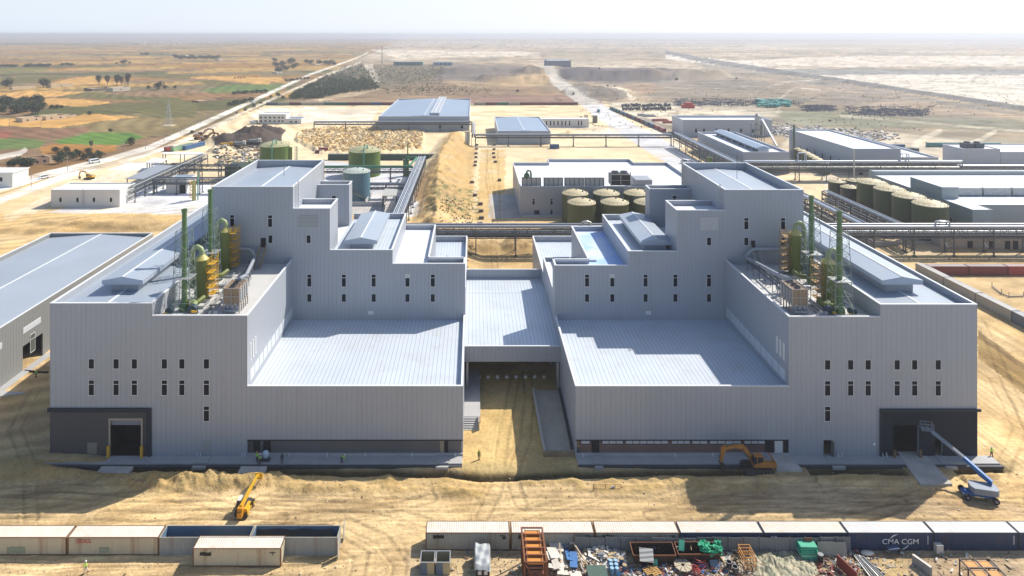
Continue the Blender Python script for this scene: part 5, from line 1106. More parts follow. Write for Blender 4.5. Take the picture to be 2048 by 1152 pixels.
for i, px in enumerate((1806, 1818, 1828)):
    t = thing('equipment_skid', 'dark equipment skid, %s of three beside the green containers' % ORD[i], 'machine', (XA(px, 425), 425, 0), 0, 'dark skids by the green containers'); MB().box(XA(px, 425) - 2, XA(px, 425) + 2, 423, 427, .4, 4).build('skid_body', MOTOR, t); MB().box(XA(px, 425) - 2.3, XA(px, 425) + 2.3, 422.6, 427.4, 0, .39).build('skid_base', STEEL, t)
# open sheds of the left yard
def shed(label, pts, z, mat, slope=0.0, legs=True, group=None):
    q = [P(px, py, z) for px, py in pts]; c = sum(q, Vector()) / 4; t = thing('open_shed', label, 'shed', (c.x, c.y, 0), 0, group)
    m = MB(); m.hexa(list(reversed([(p.x, p.y, z - .3) for p in q]))[::-1], [(p.x, p.y, z) for p in q]); m.build('roof', mat, t)
    for a_, b_ in ((0, 1), (1, 2), (2, 3), (3, 0)):
        for k in (.03, .5) if (q[a_] - q[b_]).length > 12 else (.03,):
            p = q[a_].lerp(q[b_], k); p = p.lerp(c, .04); MB().box(p.x - .18, p.x + .18, p.y - .18, p.y + .18, 0, z - .31).build('post', STEEL, t)
    return t
SHB = M('shed_grey_roof', (.27, .30, .34), .6, noise=(.1, .1)); SHW = M('shed_white_roof', (.74, .77, .8), .5, noise=(.1, .05))
shed('open shed with broad grey roof beside the truss rack', [(251, 357), (296, 358), (354, 331), (313, 329.5)], 5, SHB)
shed('small open shed with white roof behind the grey-roofed shed', [(292.5, 325), (322, 325), (335, 317.3), (304, 316.8)], 5, SHW); shed('long open shed with white roof at the end of the truss rack', [(322, 307.5), (399, 308.5), (408.5, 305), (330, 304)], 6, SHW)
shed('small grey-roofed shelter right of the blue tank', [(764, 391.5), (793, 391.5), (795, 378), (770, 377)], 6.2, M('shelter_roof', (.40, .41, .38), .6))
t = thing('tank_trailer', 'dark cylindrical tank lying under the white shed', 'tank', (XA(352, 375), 375, 0)); MB().sweep([(XA(343, 375), 375, 2.6), (XA(361, 375), 375, 2.6)], 1.6, 14).build('barrel', M('barrel_brown', (.12, .1, .085), .6), t, True); MB().box(XA(344, 375), XA(360, 375), 374, 376, 0, 1.3).build('cradle', STEEL, t)
t = thing('containment_pit', 'low concrete walls round the blue tank', 'wall', (-52, 300, 0)); m = MB(); m.box(-64, -40, 297, 297.4, 0, 1.8); m.box(-40.4, -40, 297.4, 330, 0, 1.8); m.box(-48, -47.6, 297.4, 316, 0, 2.4); m.build('wall', PLINTH, t)
t = thing('electrical_cabinet', 'white cabinet beside the sloping pipe bundle', 'cabinet', (XA(821, 300), 300, 0)); MB().box(XA(816, 300), XA(826.5, 300), 299, 303, .4, 3.2).build('cabinet_body', TRIM, t); MB().box(XA(815, 300), XA(827.5, 300), 298.8, 303.2, 0, .39).build('cabinet_base', STEEL, t)
t = thing('plant_shed', 'dark green cluttered machine frame left of the tower roof', 'machine', (XA(470, 352), 352, 0)); m = MB(); x0, x1 = XA(452, 352), XA(485, 352); m.box(x0, x1, 350, 362, 0, 7); m.build('machine_body', M('dark_green_body', (.035, .06, .04), .7), t); m = MB()
rnd = random.Random(5)
for i in range(30): xx = rnd.uniform(x0, x1 + 6); yy = rnd.uniform(352, 385); m.beam((xx, yy, rnd.uniform(2, 6)), (xx + rnd.uniform(-5, 5), yy + rnd.uniform(-4, 4), rnd.uniform(2, 6)), .35)
m.build('machine_pipes', PIPEG, t)
# ground-level blocks along the haul road
rnd = random.Random(11)
for i, (px, py) in enumerate(((954, 291), (953, 299), (952, 308), (952, 316), (951, 325), (950, 332), (989, 291), (988, 300), (987, 308), (988, 316), (991, 325), (999, 362), (950, 392), (961, 410), (962, 424), (963, 438), (960, 450), (944, 366))):
    p = G(px, py); o = MB().obox((p.x, p.y, p.z + .5), (1.9, 1.3, 1.2), (0, 0, rnd.uniform(-.2, .2))).build('concrete_block', M('block_dark', (.12, .10, .09), .8, noise=(.6, .3)), None)
    tag(o, 'dark concrete footing block on the edge of the haul road', 'block', 'footing blocks along the haul road')
# ================================================================== CONTAINERS
CREAM = M('container_cream', (.50, .46, .35), .6, noise=(.5, .10), streak=(.9, (.26, .12, .05), .55), objvar=.05); CREAMG = M('container_grey_cream', (.36, .36, .32), .6, noise=(.5, .10), streak=(.9, (.22, .12, .06), .5), objvar=.06)
NAVY = M('container_navy', (.018, .045, .115), .5, noise=(.5, .12), streak=(.9, (.10, .06, .05), .25), objvar=.12); CTOP = M('container_roof', (.66, .60, .52), .6, noise=(.35, .10), streak=(.6, (.5, .27, .12), .3)); CTOPB = M('container_roof_grey', (.60, .60, .60), .6, noise=(.35, .10), streak=(.6, (.4, .34, .28), .3))
RUSTF = M('container_frame_rust', (.17, .085, .04), .8, noise=(1.0, .3)); BLUEIN = M('container_inner_blue', (.10, .17, .26), .6, noise=(.5, .12)); NAVYF = M('container_frame_navy', (.03, .045, .08), .6)
def corr(m, x0, x1, y, z0, z1, dep=.05, pitch=.28, sgn=-1):
    n = round((x1 - x0) / pitch); p = (x1 - x0) / n; pts = []
    for i in range(n): a = x0 + i * p; pts += [(a, y), (a + p * .3, y), (a + p * .5, y - sgn * dep), (a + p * .8, y - sgn * dep)]
    pts.append((x1, y)); o = len(m.v)
    for x, yy in pts: m.v.append((x, yy, z0)); m.v.append((x, yy, z1))
    for i in range(len(pts) - 1): m.f.append((o + 2 * i, o + 2 * i + 2, o + 2 * i + 3, o + 2 * i + 1) if sgn < 0 else (o + 2 * i + 1, o + 2 * i + 3, o + 2 * i + 2, o + 2 * i)); m.m.append(m.cur)
def corr_roof(m, x0, x1, y0, y1, z, dep=.03, pitch=.34):
    n = round((x1 - x0) / pitch); p = (x1 - x0) / n; pts = []
    for i in range(n): a = x0 + i * p; pts += [(a, z), (a + p * .35, z), (a + p * .5, z - dep), (a + p * .85, z - dep)]
    pts.append((x1, z)); o = len(m.v)
    for x, zz in pts: m.v.append((x, y0, zz)); m.v.append((x, y1, zz))
    for i in range(len(pts) - 1): m.f.append((o + 2 * i, o + 2 * i + 2, o + 2 * i + 3, o + 2 * i + 1)); m.m.append(m.cur)
def container(label, x, y, L, side, top, frame, rz=0, group=None, open_top=False, inner=None, H=2.62, W=2.44):
    """(x, y) is the near left corner"""
    t = thing('shipping_container', label, 'container', (x, y, .02), rz, group)
    m = MB(); corr(m, .12, L - .12, .04, .14, H - .1); corr(m, .12, L - .12, W - .04, .14, H - .1, sgn=1)
    m.box(.04, .1, .12, W - .12, .14, H - .1); m.box(L - .1, L - .04, .12, W - .12, .14, H - .1); m.build('side_panels', side, t, world=False)
    m = MB()
    for a in (0, L - .14):
        for b in (0, W - .14): m.box(a, a + .14, b, b + .14, 0, H)
    for b in (0, W - .1):
        m.box(.14, L - .14, b, b + .1, 0, .14); m.box(.14, L - .14, b, b + .1, H - .1, H)
    for a in (0, L - .1): m.box(a, a + .1, .14, W - .14, 0, .14); m.box(a, a + .1, .14, W - .14, H - .12, H)
    m.build('frame', frame, t, world=False)
    if open_top:
        m = MB(); m.box(.1, L - .1, .1, W - .1, .14, .22); m.build('floor', BLACK, t, world=False)
        m = MB(); m.box(.12, L - .12, W - .16, W - .12, .22, H - .12); m.box(.12, L - .12, .12, .16, .22, H - .12); m.box(.105, .145, .17, W - .17, .22, H - .12); m.box(L - .145, L - .105, .17, W - .17, .22, H - .12); m.build('lining', inner or BLUEIN, t, world=False)
    else:
        m = MB(); corr_roof(m, .14, L - .14, .1, W - .1, H - .01); m.build('roof', top, t, world=False)
    m = MB()
    for b in (.2, W / 2 + .04): m.box(L - .035, L + .02, b, b + W / 2 - .24, .2, H - .2)
    m.build('doors', side, t, world=False)
    return t
FONTC = {}
def lettering(name, txt, parent, loc, size, mat, bold=.0, sx=1.0):
    cu = bpy.data.curves.new(name, 'FONT'); cu.body = txt; cu.size = size; cu.extrude = .006; cu.offset = bold; cu.align_x = 'LEFT'
    tmp = bpy.data.objects.new(name, cu); COL.objects.link(tmp); bpy.context.view_layer.update()
    me = bpy.data.meshes.new_from_object(tmp.evaluated_get(bpy.context.evaluated_depsgraph_get())); bpy.data.objects.remove(tmp)
    o = bpy.data.objects.new(name, me); COL.objects.link(o); me.materials.clear(); me.materials.append(mat); o.parent = parent
    o.location = loc; o.rotation_euler = (PI / 2, 0, 0); o.scale = (sx, 1, 1); return o
YR = 98.9; XR = [XA(p, YR) for p in (850, 1021, 1190, 1360, 1528, 1696, 1868, 2038)]; XR.append(XR[-1] + 12.5)
LAB = ['rust-stained cream container at the left end of the right row', 'cream container partly hidden behind the orange rack', 'cream container third in the row behind the grey fence', 'navy container with plain side behind the two skips',
       'navy container with a small white mark behind the grey fence', 'navy container with big white CMA CGM lettering', 'navy container right of the CMA CGM one', 'navy container cut by the right frame edge']
SMUDGE = M('black_smudge', (.012, .012, .012), .7); WLET = M('white_lettering', (.72, .74, .76), .5); RLET = M('red_lettering', (.55, .05, .03), .5)
def smudge(t, x, z, w, h, seed, name='painted_over_patch', mat=None):
    r = random.Random(seed); n = 14; pts = []
    for i in range(n): pts.append((x + w * i / (n - 1), z + h + r.uniform(-.08, .04)))
    for i in range(n): pts.append((x + w * (1 - i / (n - 1)), z + r.uniform(-.04, .08)))
    m = MB(); m.prism_y(list(reversed(pts)), -.012, .03); m.build(name, mat or SMUDGE, t, world=False)
CR = []
for i in range(8):
    cream = i < 3
    t = container(LAB[i], XR[i] + .08, YR, XR[i + 1] - XR[i] - .16, CREAMG if cream else NAVY, CTOP if i < 5 else CTOPB, RUSTF if cream else NAVYF, 0, 'container row behind the scrap yard'); CR.append(t)
    if cream: smudge(t, 1.1, 1.75, 1.6, .5, i); smudge(t, 10.9, 2.1, .8, .12, i + 20); smudge(t, 11.3, 1.65, .5, .4, i + 30)
    if i == 4: 
        m = MB(); 
        for k in (-.25, .25): m.prism_y([(1.2 + k, 2.0), (1.4 + k, 1.85), (1.6 + k, 2.0), (1.4 + k, 2.15)], -.012, .03)
        m.build('small_mark', WLET, t, world=False)
    if i in (5, 6, 4): m = MB(); m.box(11.6, 11.64, -.012, .03, .9, 2.2); m.box(11.75, 11.78, -.012, .03, .9, 2.2); m.build('marking_lines', WLET, t, world=False)
lx = XA(1764, YR) - XR[5] - .08
lettering('lettering', 'CMA CGM', CR[5], (lx, -.02, .98), 1.08, WLET, .006, 1.08)
def crescent(m, cx, cz, rx, rz, a0, a1, wmax):
    n = 18; up, lo = [], []
    for i in range(n + 1):
        k = i / n; a = a0 + (a1 - a0) * k; w_ = wmax * math.sin(PI * min(1, k * 1.0)) + .01; up.append((cx + (rx + w_ / 2) * math.cos(a), cz + (rz + w_ / 2) * math.sin(a))); lo.append((cx + (rx - w_ / 2) * math.cos(a), cz + (rz - w_ / 2) * math.sin(a)))
    for i in range(n): m.prism_y([up[i], up[i + 1], lo[i + 1], lo[i]], -.014, .03)
m = MB(); crescent(m, lx + 2.6, 1.2, 1.55, 1.2, PI * .86, PI * .56, .16); crescent(m, lx + 2.5, 1.35, 1.55, 1.2, -PI * .12, -PI * .42, .14); m.build('logo_arcs', WLET, CR[5], world=False)
YL = 98.0; XL_ = [XA(p, YL) for p in (-235, -50, 134, 318, 500, 676)]
LL = ['cream container just outside the left frame edge', 'cream container with a faded green patch at the left frame edge', 'rust-stained cream container with red OOCL lettering', 'open-topped container with blue inside in the left row', 'open-topped container covered by black tarpaulin in the left row']
for i in range(5):
    t = container(LL[i], XL_[i] + .08, YL, XL_[i + 1] - XL_[i] - .16, CREAM if i < 3 else M('container_grey', (.30, .32, .32), .6, noise=(.5, .1), streak=(.9, (.2, .12, .08), .4)), CTOP, RUSTF if i < 3 else CREAMG, 0, 'left container row', open_top=i >= 3)
    if i == 2: lettering('lettering', 'OOCL', t, (XA(152, YL) - XL_[2] - .08, -.02, 1.82), .72, RLET, .008, 1.1); smudge(t, 4.6, .35, 1.5, .8, 55, 'faded_patch', M('faded_green_patch', (.26, .30, .22), .7))
    if i == 1: smudge(t, 4.6, .3, 2.6, .9, 54, 'faded_patch', M('faded_green_patch', (.26, .30, .22), .7))
    if i == 4:      # tarpaulin hanging into the box
        m = MB(); nx, ny = 40, 10; o = len(m.v)
        for a in range(nx + 1):
            for b in range(ny + 1):
                u, v = a / nx, b / ny; xx = .3 + u * 11.2; sag = .9 + .7 * math.sin(u * 9) * .3; z = 2.66 - (1 - (2 * v - 1) ** 2) * 0 - v * 0
                yy = 2.5 - v * 1.25 * (1 - .25 * math.sin(u * 17)); z = 2.66 - 1.9 * v ** .8 - .12 * math.sin(u * 26 + v * 5) * v; m.v.append((xx, yy, z))
        for a in range(nx):
            for b in range(ny): q = o + a * (ny + 1) + b; m.f.append((q, q + ny + 1, q + ny + 2, q + 1)); m.m.append(0)
        m.build('tarpaulin', M('black_tarp', (.02, .02, .022), .35), t, True, world=False)
        MB().box(12.86, 12.92, -.9, -.02, .15, 2.55).build('open_door', CREAMG, t, world=False); MB().box(13.0, 13.06, 2.5, 3.6, .15, 2.6).build('open_door', CREAMG, t, world=False)
t = container('single cream container with black patch standing in front of the left row', XA(385.5, 95.9), 95.9, XA(562, 95.9) - XA(385.5, 95.9), CREAM, CTOP, RUSTF)
smudge(t, 1.0, 1.55, 1.6, .5, 71); smudge(t, 10.9, 1.95, .9, .1, 72); smudge(t, 11.35, 1.6, .12, .3, 73)
# containers of the middle distance (simple boxes with ribs and frame)
def mats_c(c): return M('container_%s' % c[0], c[1], .6, noise=(.3, .12), stripe=('x', .6, .5, .03, .2), objvar=.1)
CC = {'g': ('far_green', (.035, .14, .085)), 'r': ('far_maroon', (.17, .035, .03)), 'd': ('far_dark_green', (.03, .065, .05)), 'b': ('far_blue', (.03, .10, .24)), 'c': ('far_cream', (.42, .37, .27)), 'n': ('far_slate', (.12, .15, .19)), 'R': ('far_red', (.33, .05, .04)), 'l': ('far_pale_green', (.25, .42, .24)), 'y': ('far_grey', (.36, .35, .32)), 't': ('far_teal', (.08, .27, .26))}
CN = {'g': 'green', 'r': 'maroon', 'd': 'dark green', 'b': 'blue', 'c': 'cream', 'n': 'slate blue', 'R': 'red', 'l': 'pale green', 'y': 'grey', 't': 'teal'}
FARP = {}
def fcont(label, x, y, k, rz=0, L=12.2, group=None, H=2.9, z=0.0):
    key = (k, L, H)
    if key not in FARP:
        t = thing('shipping_container', label, 'container', (x, y, z), rz, group); m = MB(); m.box(.08, L - .08, .05, 2.39, .1, H - .06); m.build('body', mats_c(CC[k]), t, world=False)
        m = MB()
        for a in (0, L - .18):
            for b in (0, 2.26): m.box(a, a + .18, b, b + .18, 0, H)
        for b in (0, 2.32): m.box(.18, L - .18, b, b + .12, H - .14, H); m.box(.18, L - .18, b, b + .12, 0, .14)
        m.build('frame', mats_c(('frame_' + CC[k][0], tuple(v * .7 for v in CC[k][1]))), t, world=False); m = MB(); m.box(.19, L - .19, .13, 2.31, H - .055, H - .02); m.build('roof', mats_c(('roof_' + CC[k][0], tuple(.35 * v + .22 for v in CC[k][1]))), t, world=False)
        FARP[key] = t
        return t
    return dup(FARP[key], (x, y, z), rz, label, group)
seq = 'nccrccggrrbnrrrryrrrgcrrrrrr'; seq = 'ncrcc' + 'ggrrb' + 'rrrrrrrr' + 'crg' + 'crrrrrr'
cnt = {}
for i, k in enumerate(seq):
    x = -221.6 + i * 12.35
    if x > 110: break
    hid = -76 < x < -5
    if hid: continue
    cnt[(k, x < 0)] = n = cnt.get((k, x < 0), 0) + 1
    fcont('%s container, %s of its colour in the far row, %s of the big warehouse' % (CN[k], ORD[n - 1], 'left' if x < 0 else 'right'), x, 719, k, 0, group='far container row')
for i in range(13):
    k = 'gggnnrnrrnbRR'[i]; p = (136.3 + (145.8 - 136.3) * i / 13 + 1.5, 681 - 12.4 * i)
    fcont('%s container, %s from the far end of the row beside the haul road' % (CN[k], ORD[i]), p[0], p[1], k, -PI / 2, group='container row beside the haul road')
for i in range(6): fcont('dark green container, %s from the left behind the wide green tanks' % ORD[i], -87.7 + 12.3 * i, 405, 'd', group='dark green container row', H=3.6, L=12.1)
fcont('small red container lying at the edge of the rubble field', XA(637, 432), 432, 'R', .15, 6, None); fcont('small dark red container beside the small red one', XA(630, 428), 428, 'r', 0, 6, None, H=2.0)
for k, px, py in (('R', 331, 303.5), ('l', 344, 303.5), ('b', 368, 301)):
    p = P(px, py); fcont('%s container standing end-on behind the white sheds' % CN[k], p.x + 1, p.y, k, PI / 2 - .25, group='three end-on containers', L=20 if k != 'R' else 6)
fcont('blue container near the excavators, left of the dark green one', XA(1102, 440), 445, 'b', 0, 6)
fcont('blue container at the end of the long right hall', XA(1783, 440), 445, 'b', group=None)
for i in range(4): fcont('teal container, %s from the left beyond the long right hall' % ORD[i], XA(1856, 452) + i * 12.3, 452, 't', group='teal container row')
# dark red and grey containers round the fenced plot on the right
for i in range(8):
    X = 141.0 + .35 * i; Y = 214.6 - 12.35 * i
    fcont('%s container, %s from the far corner in the row along the right factory' % (CN['yyynrrrr'[i]], ORD[i]), X, Y, 'yyynrrrr'[i], -PI / 2 + .03, group='container row along the right factory')
for i in range(5): fcont('maroon container, %s from the left in the fenced plot at the right edge' % ORD[i], 143.6 + 12.35 * i, 211.5, 'r' if i != 2 else 'R', group='maroon row of the fenced plot')
t = thing('steel_beam_pile', 'bent steel beam lying inside the fenced plot at the right edge', 'beam', (*P(2010, 590)[:2], 0)); m = MB(); q = [P(1984, 572, .4), P(2003, 587, .3), P(2018, 593, .3), P(2047, 592, .3)]
for a, b in zip(q[:-1], q[1:]): m.beam(a, b, .25)
for p in q: m.beam(p, (p.x, p.y, 1.6), .12)
m.build('beam', STEEL, t)
# ================================================================== GREY PANEL FENCE
t = thing('site_fence', 'grey sheet-panel fence in front of the navy containers', 'fence', (XA(1150, 98.4), 98.4, 0)); n = 18; x = XA(1150, 98.3); x1 = XA(1703, 98.3); w_ = (x1 - x) / n
FEN = M('fence_grey', (.17, .19, .21), .55, noise=(.5, .12), stripe=('x', .45, .5, .03, .1)); rnd = random.Random(2)
for i in range(n):
    h_ = 2.3 + rnd.uniform(-.08, .08); dy = .1 * math.sin(i * .9); MB().hexa([(x, 98.4 + dy, .05), (x + w_ - .06, 98.4 + dy + rnd.uniform(-.08, .08), .05), (x + w_ - .06, 98.44 + dy, .05), (x, 98.44 + dy, .05)], [(x, 98.4 + dy, h_), (x + w_ - .06, 98.4 + dy, h_ + rnd.uniform(-.1, .1)), (x + w_ - .06, 98.44 + dy, h_), (x, 98.44 + dy, h_)]).build('panel', FEN, t)
    MB().box(x - .05, x, 98.34, 98.46, 0, 2.5).build('post', STEEL, t); x += w_
# ================================================================== SCRAP YARD
def single(name, label, cat, m, mat, group=None, smooth=False, kind=None):
    o = m.build(name, mat, None, smooth); tag(o, label, cat, group, kind); return o
STR1 = M('stripe_slate', (.10, .14, .20), .6, noise=(.6, .15)); STR2 = M('stripe_tan', (.38, .32, .19), .6, noise=(.6, .15))
for i, xx in enumerate((-7.5, -5.3)):
    t = thing('open_bin', 'open square bin with slate and tan striped front, %s of the pair' % ('left' if i == 0 else 'right'), 'bin', (xx + 1, 95.5, 0), 0, 'pair of striped bins'); y0, y1 = 94.5, 96.6
    m = MB(); m.box(xx, xx + 1.0, y0, y0 + .05, 0, 1.7); m.box(xx + .003, xx + .05, y0 + .06, y1, 0, 1.7); m.build('slate_sheet', STR1, t); m = MB(); m.box(xx + 1.0, xx + 2.0, y0, y0 + .05, 0, 1.7); m.box(xx + 1.95, xx + 1.997, y0 + .06, y1, 0, 1.7); m.box(xx + .06, xx + 1.94, y1 - .05, y1, 0, 1.7); m.build('tan_sheet', STR2, t)
    m = MB(); m.box(xx - .04, xx + 2.04, y0 - .04, y0 + .08, 1.703, 1.78); m.box(xx - .04, xx + 2.04, y1 - .08, y1 + .04, 1.703, 1.78); m.box(xx - .04, xx + .08, y0 + .081, y1 - .081, 1.703, 1.78); m.box(xx + 1.92, xx + 2.04, y0 + .081, y1 - .081, 1.703, 1.78); m.build('rim', STEELL, t)
m = MB(); nx, ny = 12, 22; t = thing('covered_pallet', 'tall black pallet load covered by a silver tarpaulin', 'pallet', (1.3, 95.5, 0)); MB().box(.35, 2.25, 93.3, 97.7, 0, 2.0).build('load', M('black_load', (.02, .015, .015), .6), t)
for a in range(nx + 1):
    for b in range(ny + 1): u, v = a / nx, b / ny; e = max(abs(2 * u - 1), abs(2 * v - 1)); m.v.append((.1 + u * 2.3, 93.0 + v * 4.8, 2.28 - (.5 + .2 * math.sin(v * 14)) * max(0, e - .86) * 7 + .10 * math.sin(u * 5 + v * 16) + .07 * math.sin(u * 13 - v * 7)))
for a in range(nx):
    for b in range(ny): q = a * (ny + 1) + b; m.f.append((q, q + ny + 1, q + ny + 2, q + 1)); m.m.append(0)
m.build('tarpaulin', M('silver_tarp', (.42, .44, .44), .4, .1), t, True)
for k in (0, .85): MB().box(.62 + k, 1.1 + k, 93.24, 93.297, 1.0, 1.5).build('paper_label', M('pinkish_label', (.65, .6, .64), .6), t)
single('plywood_sheet', 'pale plywood sheet lying beside the silver tarpaulin', 'sheet', MB().obox((XA(925, 95.7), 95.7, .06), (1.7, 2.0, .04), (0, 0, .15)), M('plywood', (.5, .38, .2), .7, noise=(.6, .1)))
t = thing('steel_rack', 'tall rusty steel rack with five orange sheets on top', 'rack', (8.4, 93.5, 0)); m = MB(); x0, x1, y0, y1, zt = 6.9, 9.85, 90.4, 96.7, 5.0
for i in range(6): yy = y0 + (y1 - y0) * i / 5; m.beam((x0, yy, zt), (x1, yy, zt), .16)
for xx in (x0, x1): m.beam((xx, y0, zt + .003), (xx, y1, zt + .003), .22); [m.beam((xx, y0 + (y1 - y0) * i / 5, 0), (xx, y0 + (y1 - y0) * i / 5, zt), .16) for i in range(6)]
m.beam((x0, y0 - .05, .5), (x1, y0 - .05, 4.8), .1); m.beam((x1, y0 - .1, .5), (x0, y0 - .1, 4.8), .1)
for s_ in (.45,): m.beam((x0 + s_, y0, zt + .01), (x0 + s_, y1, zt + .01), .07); m.beam((x1 - s_, y0, zt + .01), (x1 - s_, y1, zt + .01), .07)
m.build('rack_frame', RUST, t)
for i in range(5): yy = y0 + (y1 - y0) * i / 5; MB().box(x0 + .35, x1 - .35, yy + .15, yy + 1.12, 4.6, 4.75).build('orange_sheet', M('orange_primer', (.60, .24, .04), .6, noise=(.8, .15)), t)
m = MB(); rnd = random.Random(4)
for k in range(26): z = .3 + k * .16; m.box(x0 + .3 + rnd.uniform(0, .3), x1 - .3 - rnd.uniform(0, .3), y0 + .2 + rnd.uniform(-.1, .2), y1 - .3, z, z + .1)
m.build('stacked_bars', M('brown_bars', (.20, .09, .07), .8, noise=(1, .3)), t)
WPAN = M('sandwich_white', (.66, .62, .54), .5, noise=(.5, .1), stripe=('x', .5, .45, .02, .06)); BPAN = M('sandwich_blue', (.06, .19, .45), .5, noise=(.6, .2), stripe=('x', .25, .4, .02, .1)); rnd = random.Random(9)
for i in range(22):
    px, py = rnd.uniform(1102, 1150), rnd.uniform(1092, 1150); p = P(px, py); z = .25 + rnd.uniform(0, 1.0); blue = i % 4 == 1
    o = single('roof_panel', ('crumpled blue' if blue else 'off-white') + ' sheet panel in the heap right of the rusty rack', 'panel', MB().obox((0, 0, 0), (rnd.uniform(.9, 1.9), rnd.uniform(1.4, 2.4), .06)), BPAN if blue else WPAN, 'sheet panels heaped right of the rusty rack' if not blue else 'blue panels heaped right of the rusty rack')
    o.location = (p.x, p.y, z); o.rotation_euler = (rnd.uniform(-.2, .2), rnd.uniform(-.2, .2), rnd.choice((0, 0, PI / 2)) + rnd.uniform(-.25, .25))
for i, (a, b) in enumerate((((1151, 1092), (1175, 1130)), ((1147, 1085), (1168, 1135)), ((1119, 1086), (1122, 1128)))):
    single('timber_pole', '%s long pale pole leaning over the panel heap' % ORD[i], 'pole', MB().beam(P(a[0], a[1], 1.6), P(b[0], b[1], .6), .16), M('pale_timber', (.5, .38, .25), .7), 'poles on the panel heap')
def heap(name, label, pts, n, smin, smax, mats, hgt, seed, cat='debris'):
    """uncountable small debris: one object"""
    r = random.Random(seed); m = MB(); xs = [p[0] for p in pts]; ys = [p[1] for p in pts]; cx, cy = sum(xs) / len(xs), sum(ys) / len(ys)
    for i in range(n):
        a = r.uniform(0, 2 * PI); q = math.sqrt(r.random()); px = cx + (max(xs) - min(xs)) / 2 * q * math.cos(a); py = cy + (max(ys) - min(ys)) / 2 * q * math.sin(a)
        p = P(px, py); m.cur = r.randrange(len(mats)); s_ = r.uniform(smin, smax); z = hgt * (1 - q) * r.random() + .05
        if r.random() < .5: m.obox((p.x, p.y, z + .05), (s_ * r.uniform(.6, 2.4), s_ * r.uniform(.3, 1), s_ * .12), (r.uniform(-.5, .5), r.uniform(-.5, .5), r.uniform(0, 3)))
        elif r.random() < .3: m.beam((p.x, p.y, z), (p.x + r.uniform(-1.2, 1.2) * s_ * 2, p.y + r.uniform(-1, 1) * s_ * 2, z + r.uniform(-.1, .4)), .07)
        else: m.blob((p.x, p.y, z), (s_ * .5, s_ * .4, s_ * .25), 6, 4, .35, r)
    o = m.build(name, mats, None); tag(o, label, cat, None, 'stuff'); return o
DW = M('debris_white', (.62, .58, .52), .8, noise=(1.5, .2)); DT = M('debris_tan', (.42, .32, .19), .8, noise=(1.5, .25)); DB = M('debris_brown', (.14, .09, .06), .8, noise=(1.5, .3)); DG = M('debris_grey', (.25, .26, .27), .7, noise=(1.5, .2)); DBL = M('debris_blue', (.05, .15, .35), .6); DR = M('debris_red', (.28, .05, .04), .7); DGR = M('debris_green', (.03, .26, .16), .7)
heap('white_rubble', 'pale rubble heap between the panel heap and the first skip', [(1155, 1088), (1252, 1142)], 420, .3, .9, [DW, DW, DW, DT, DG], 1.4, 1); heap('rubble', 'loose tan rubbish below the panel heap', [(1095, 1120), (1180, 1160)], 300, .2, .6, [DT, DW, DB], .7, 2)
heap('mixed_scrap', 'mixed scrap strewn in front of the two skips', [(1225, 1118), (1490, 1165)], 700, .15, .6, [DB, DG, DT, DW, DR, DBL, DB], .5, 3); heap('mixed_scrap', 'scrap and plastic strewn right of the tarpaulin heap', [(1560, 1095), (1760, 1160)], 420, .15, .55, [DB, DG, DT, DW, DB, DR], .4, 4)
heap('mixed_scrap', 'scattered scrap near the navy lettered container', [(1700, 1095), (2060, 1160)], 150, .12, .5, [DB, DG, DT, DW], .3, 5); heap('mixed_scrap', 'scattered bits between the striped bins and the rusty rack', [(900, 1100), (1060, 1160)], 70, .1, .4, [DB, DT, DG], .2, 6)
heap('mixed_scrap', 'wood scraps right of the second skip', [(1440, 1090), (1520, 1150)], 260, .2, .7, [DT, DT, DW, DB], .8, 7); heap('rusty_scrap', 'spoil lumps along the foot of the grey fence', [(1440, 1085), (1710, 1100)], 120, .15, .4, [DB, DT, DG], .3, 8)
t = thing('green_crate', 'dark green crate with ribbed lid in front of the white rubble', 'crate', (*P(1195, 1160)[:2], 0)); p = P(1192, 1152); MB().box(p.x - 1.3, p.x + 1.3, p.y - 1.8, p.y + .3, 0, 1.2).build('crate_body', M('crate_green', (.05, .10, .08), .6), t); MB().box(p.x - 1.35, p.x + 1.35, p.y - 1.85, p.y + .35, 1.2, 1.28).build('ribbed_lid', M('crate_lid', (.07, .13, .10), .5, stripe=('x', .2, .7, .03, .2)), t)
DRUM = M('drum_blue', (.10, .28, .48), .5, noise=(2, .2)); k = 0
for r_ in range(3):
    for c_ in range(2):
        p = P(1221 + c_ * 10 + r_ * 1.5, 1132 + r_ * 8); t = thing('blue_drum', 'light blue drum in the block of six left of the first skip', 'drum', (p.x, p.y, 0), 0, 'six light blue drums')
        MB().lathe([(.29, 0), (.3, .3), (.29, .6), (.3, .88)], (p.x, p.y, 0), 14).build('drum_shell', DRUM, t, True); MB().lathe([(.3, .86), (.26, .9), (.0, .9)], (p.x, p.y, 0), 14).build('lid', M('drum_lid', (.3, .48, .62), .5), t, True)
for i, (px, py) in enumerate(((1243, 1130), (1249, 1143))):
    p = P(px, py); t = thing('dark_drum', 'dark blue drum with a tan lid, %s one beside the first skip' % ('rear', 'front')[i], 'drum', (p.x, p.y, 0)); MB().lathe([(.32, 0), (.32, .95)], (p.x, p.y, 0), 14).build('drum_shell', M('drum_navy', (.03, .07, .16), .5), t, True); MB().lathe([(.33, .93), (.3, 1.0), (0, 1.0)], (p.x, p.y, 0), 14).build('lid', DT, t, True)
SKIP = M('skip_dark', (.030, .018, .015), .6, noise=(1, .3), streak=(1, (.12, .05, .02), .5))
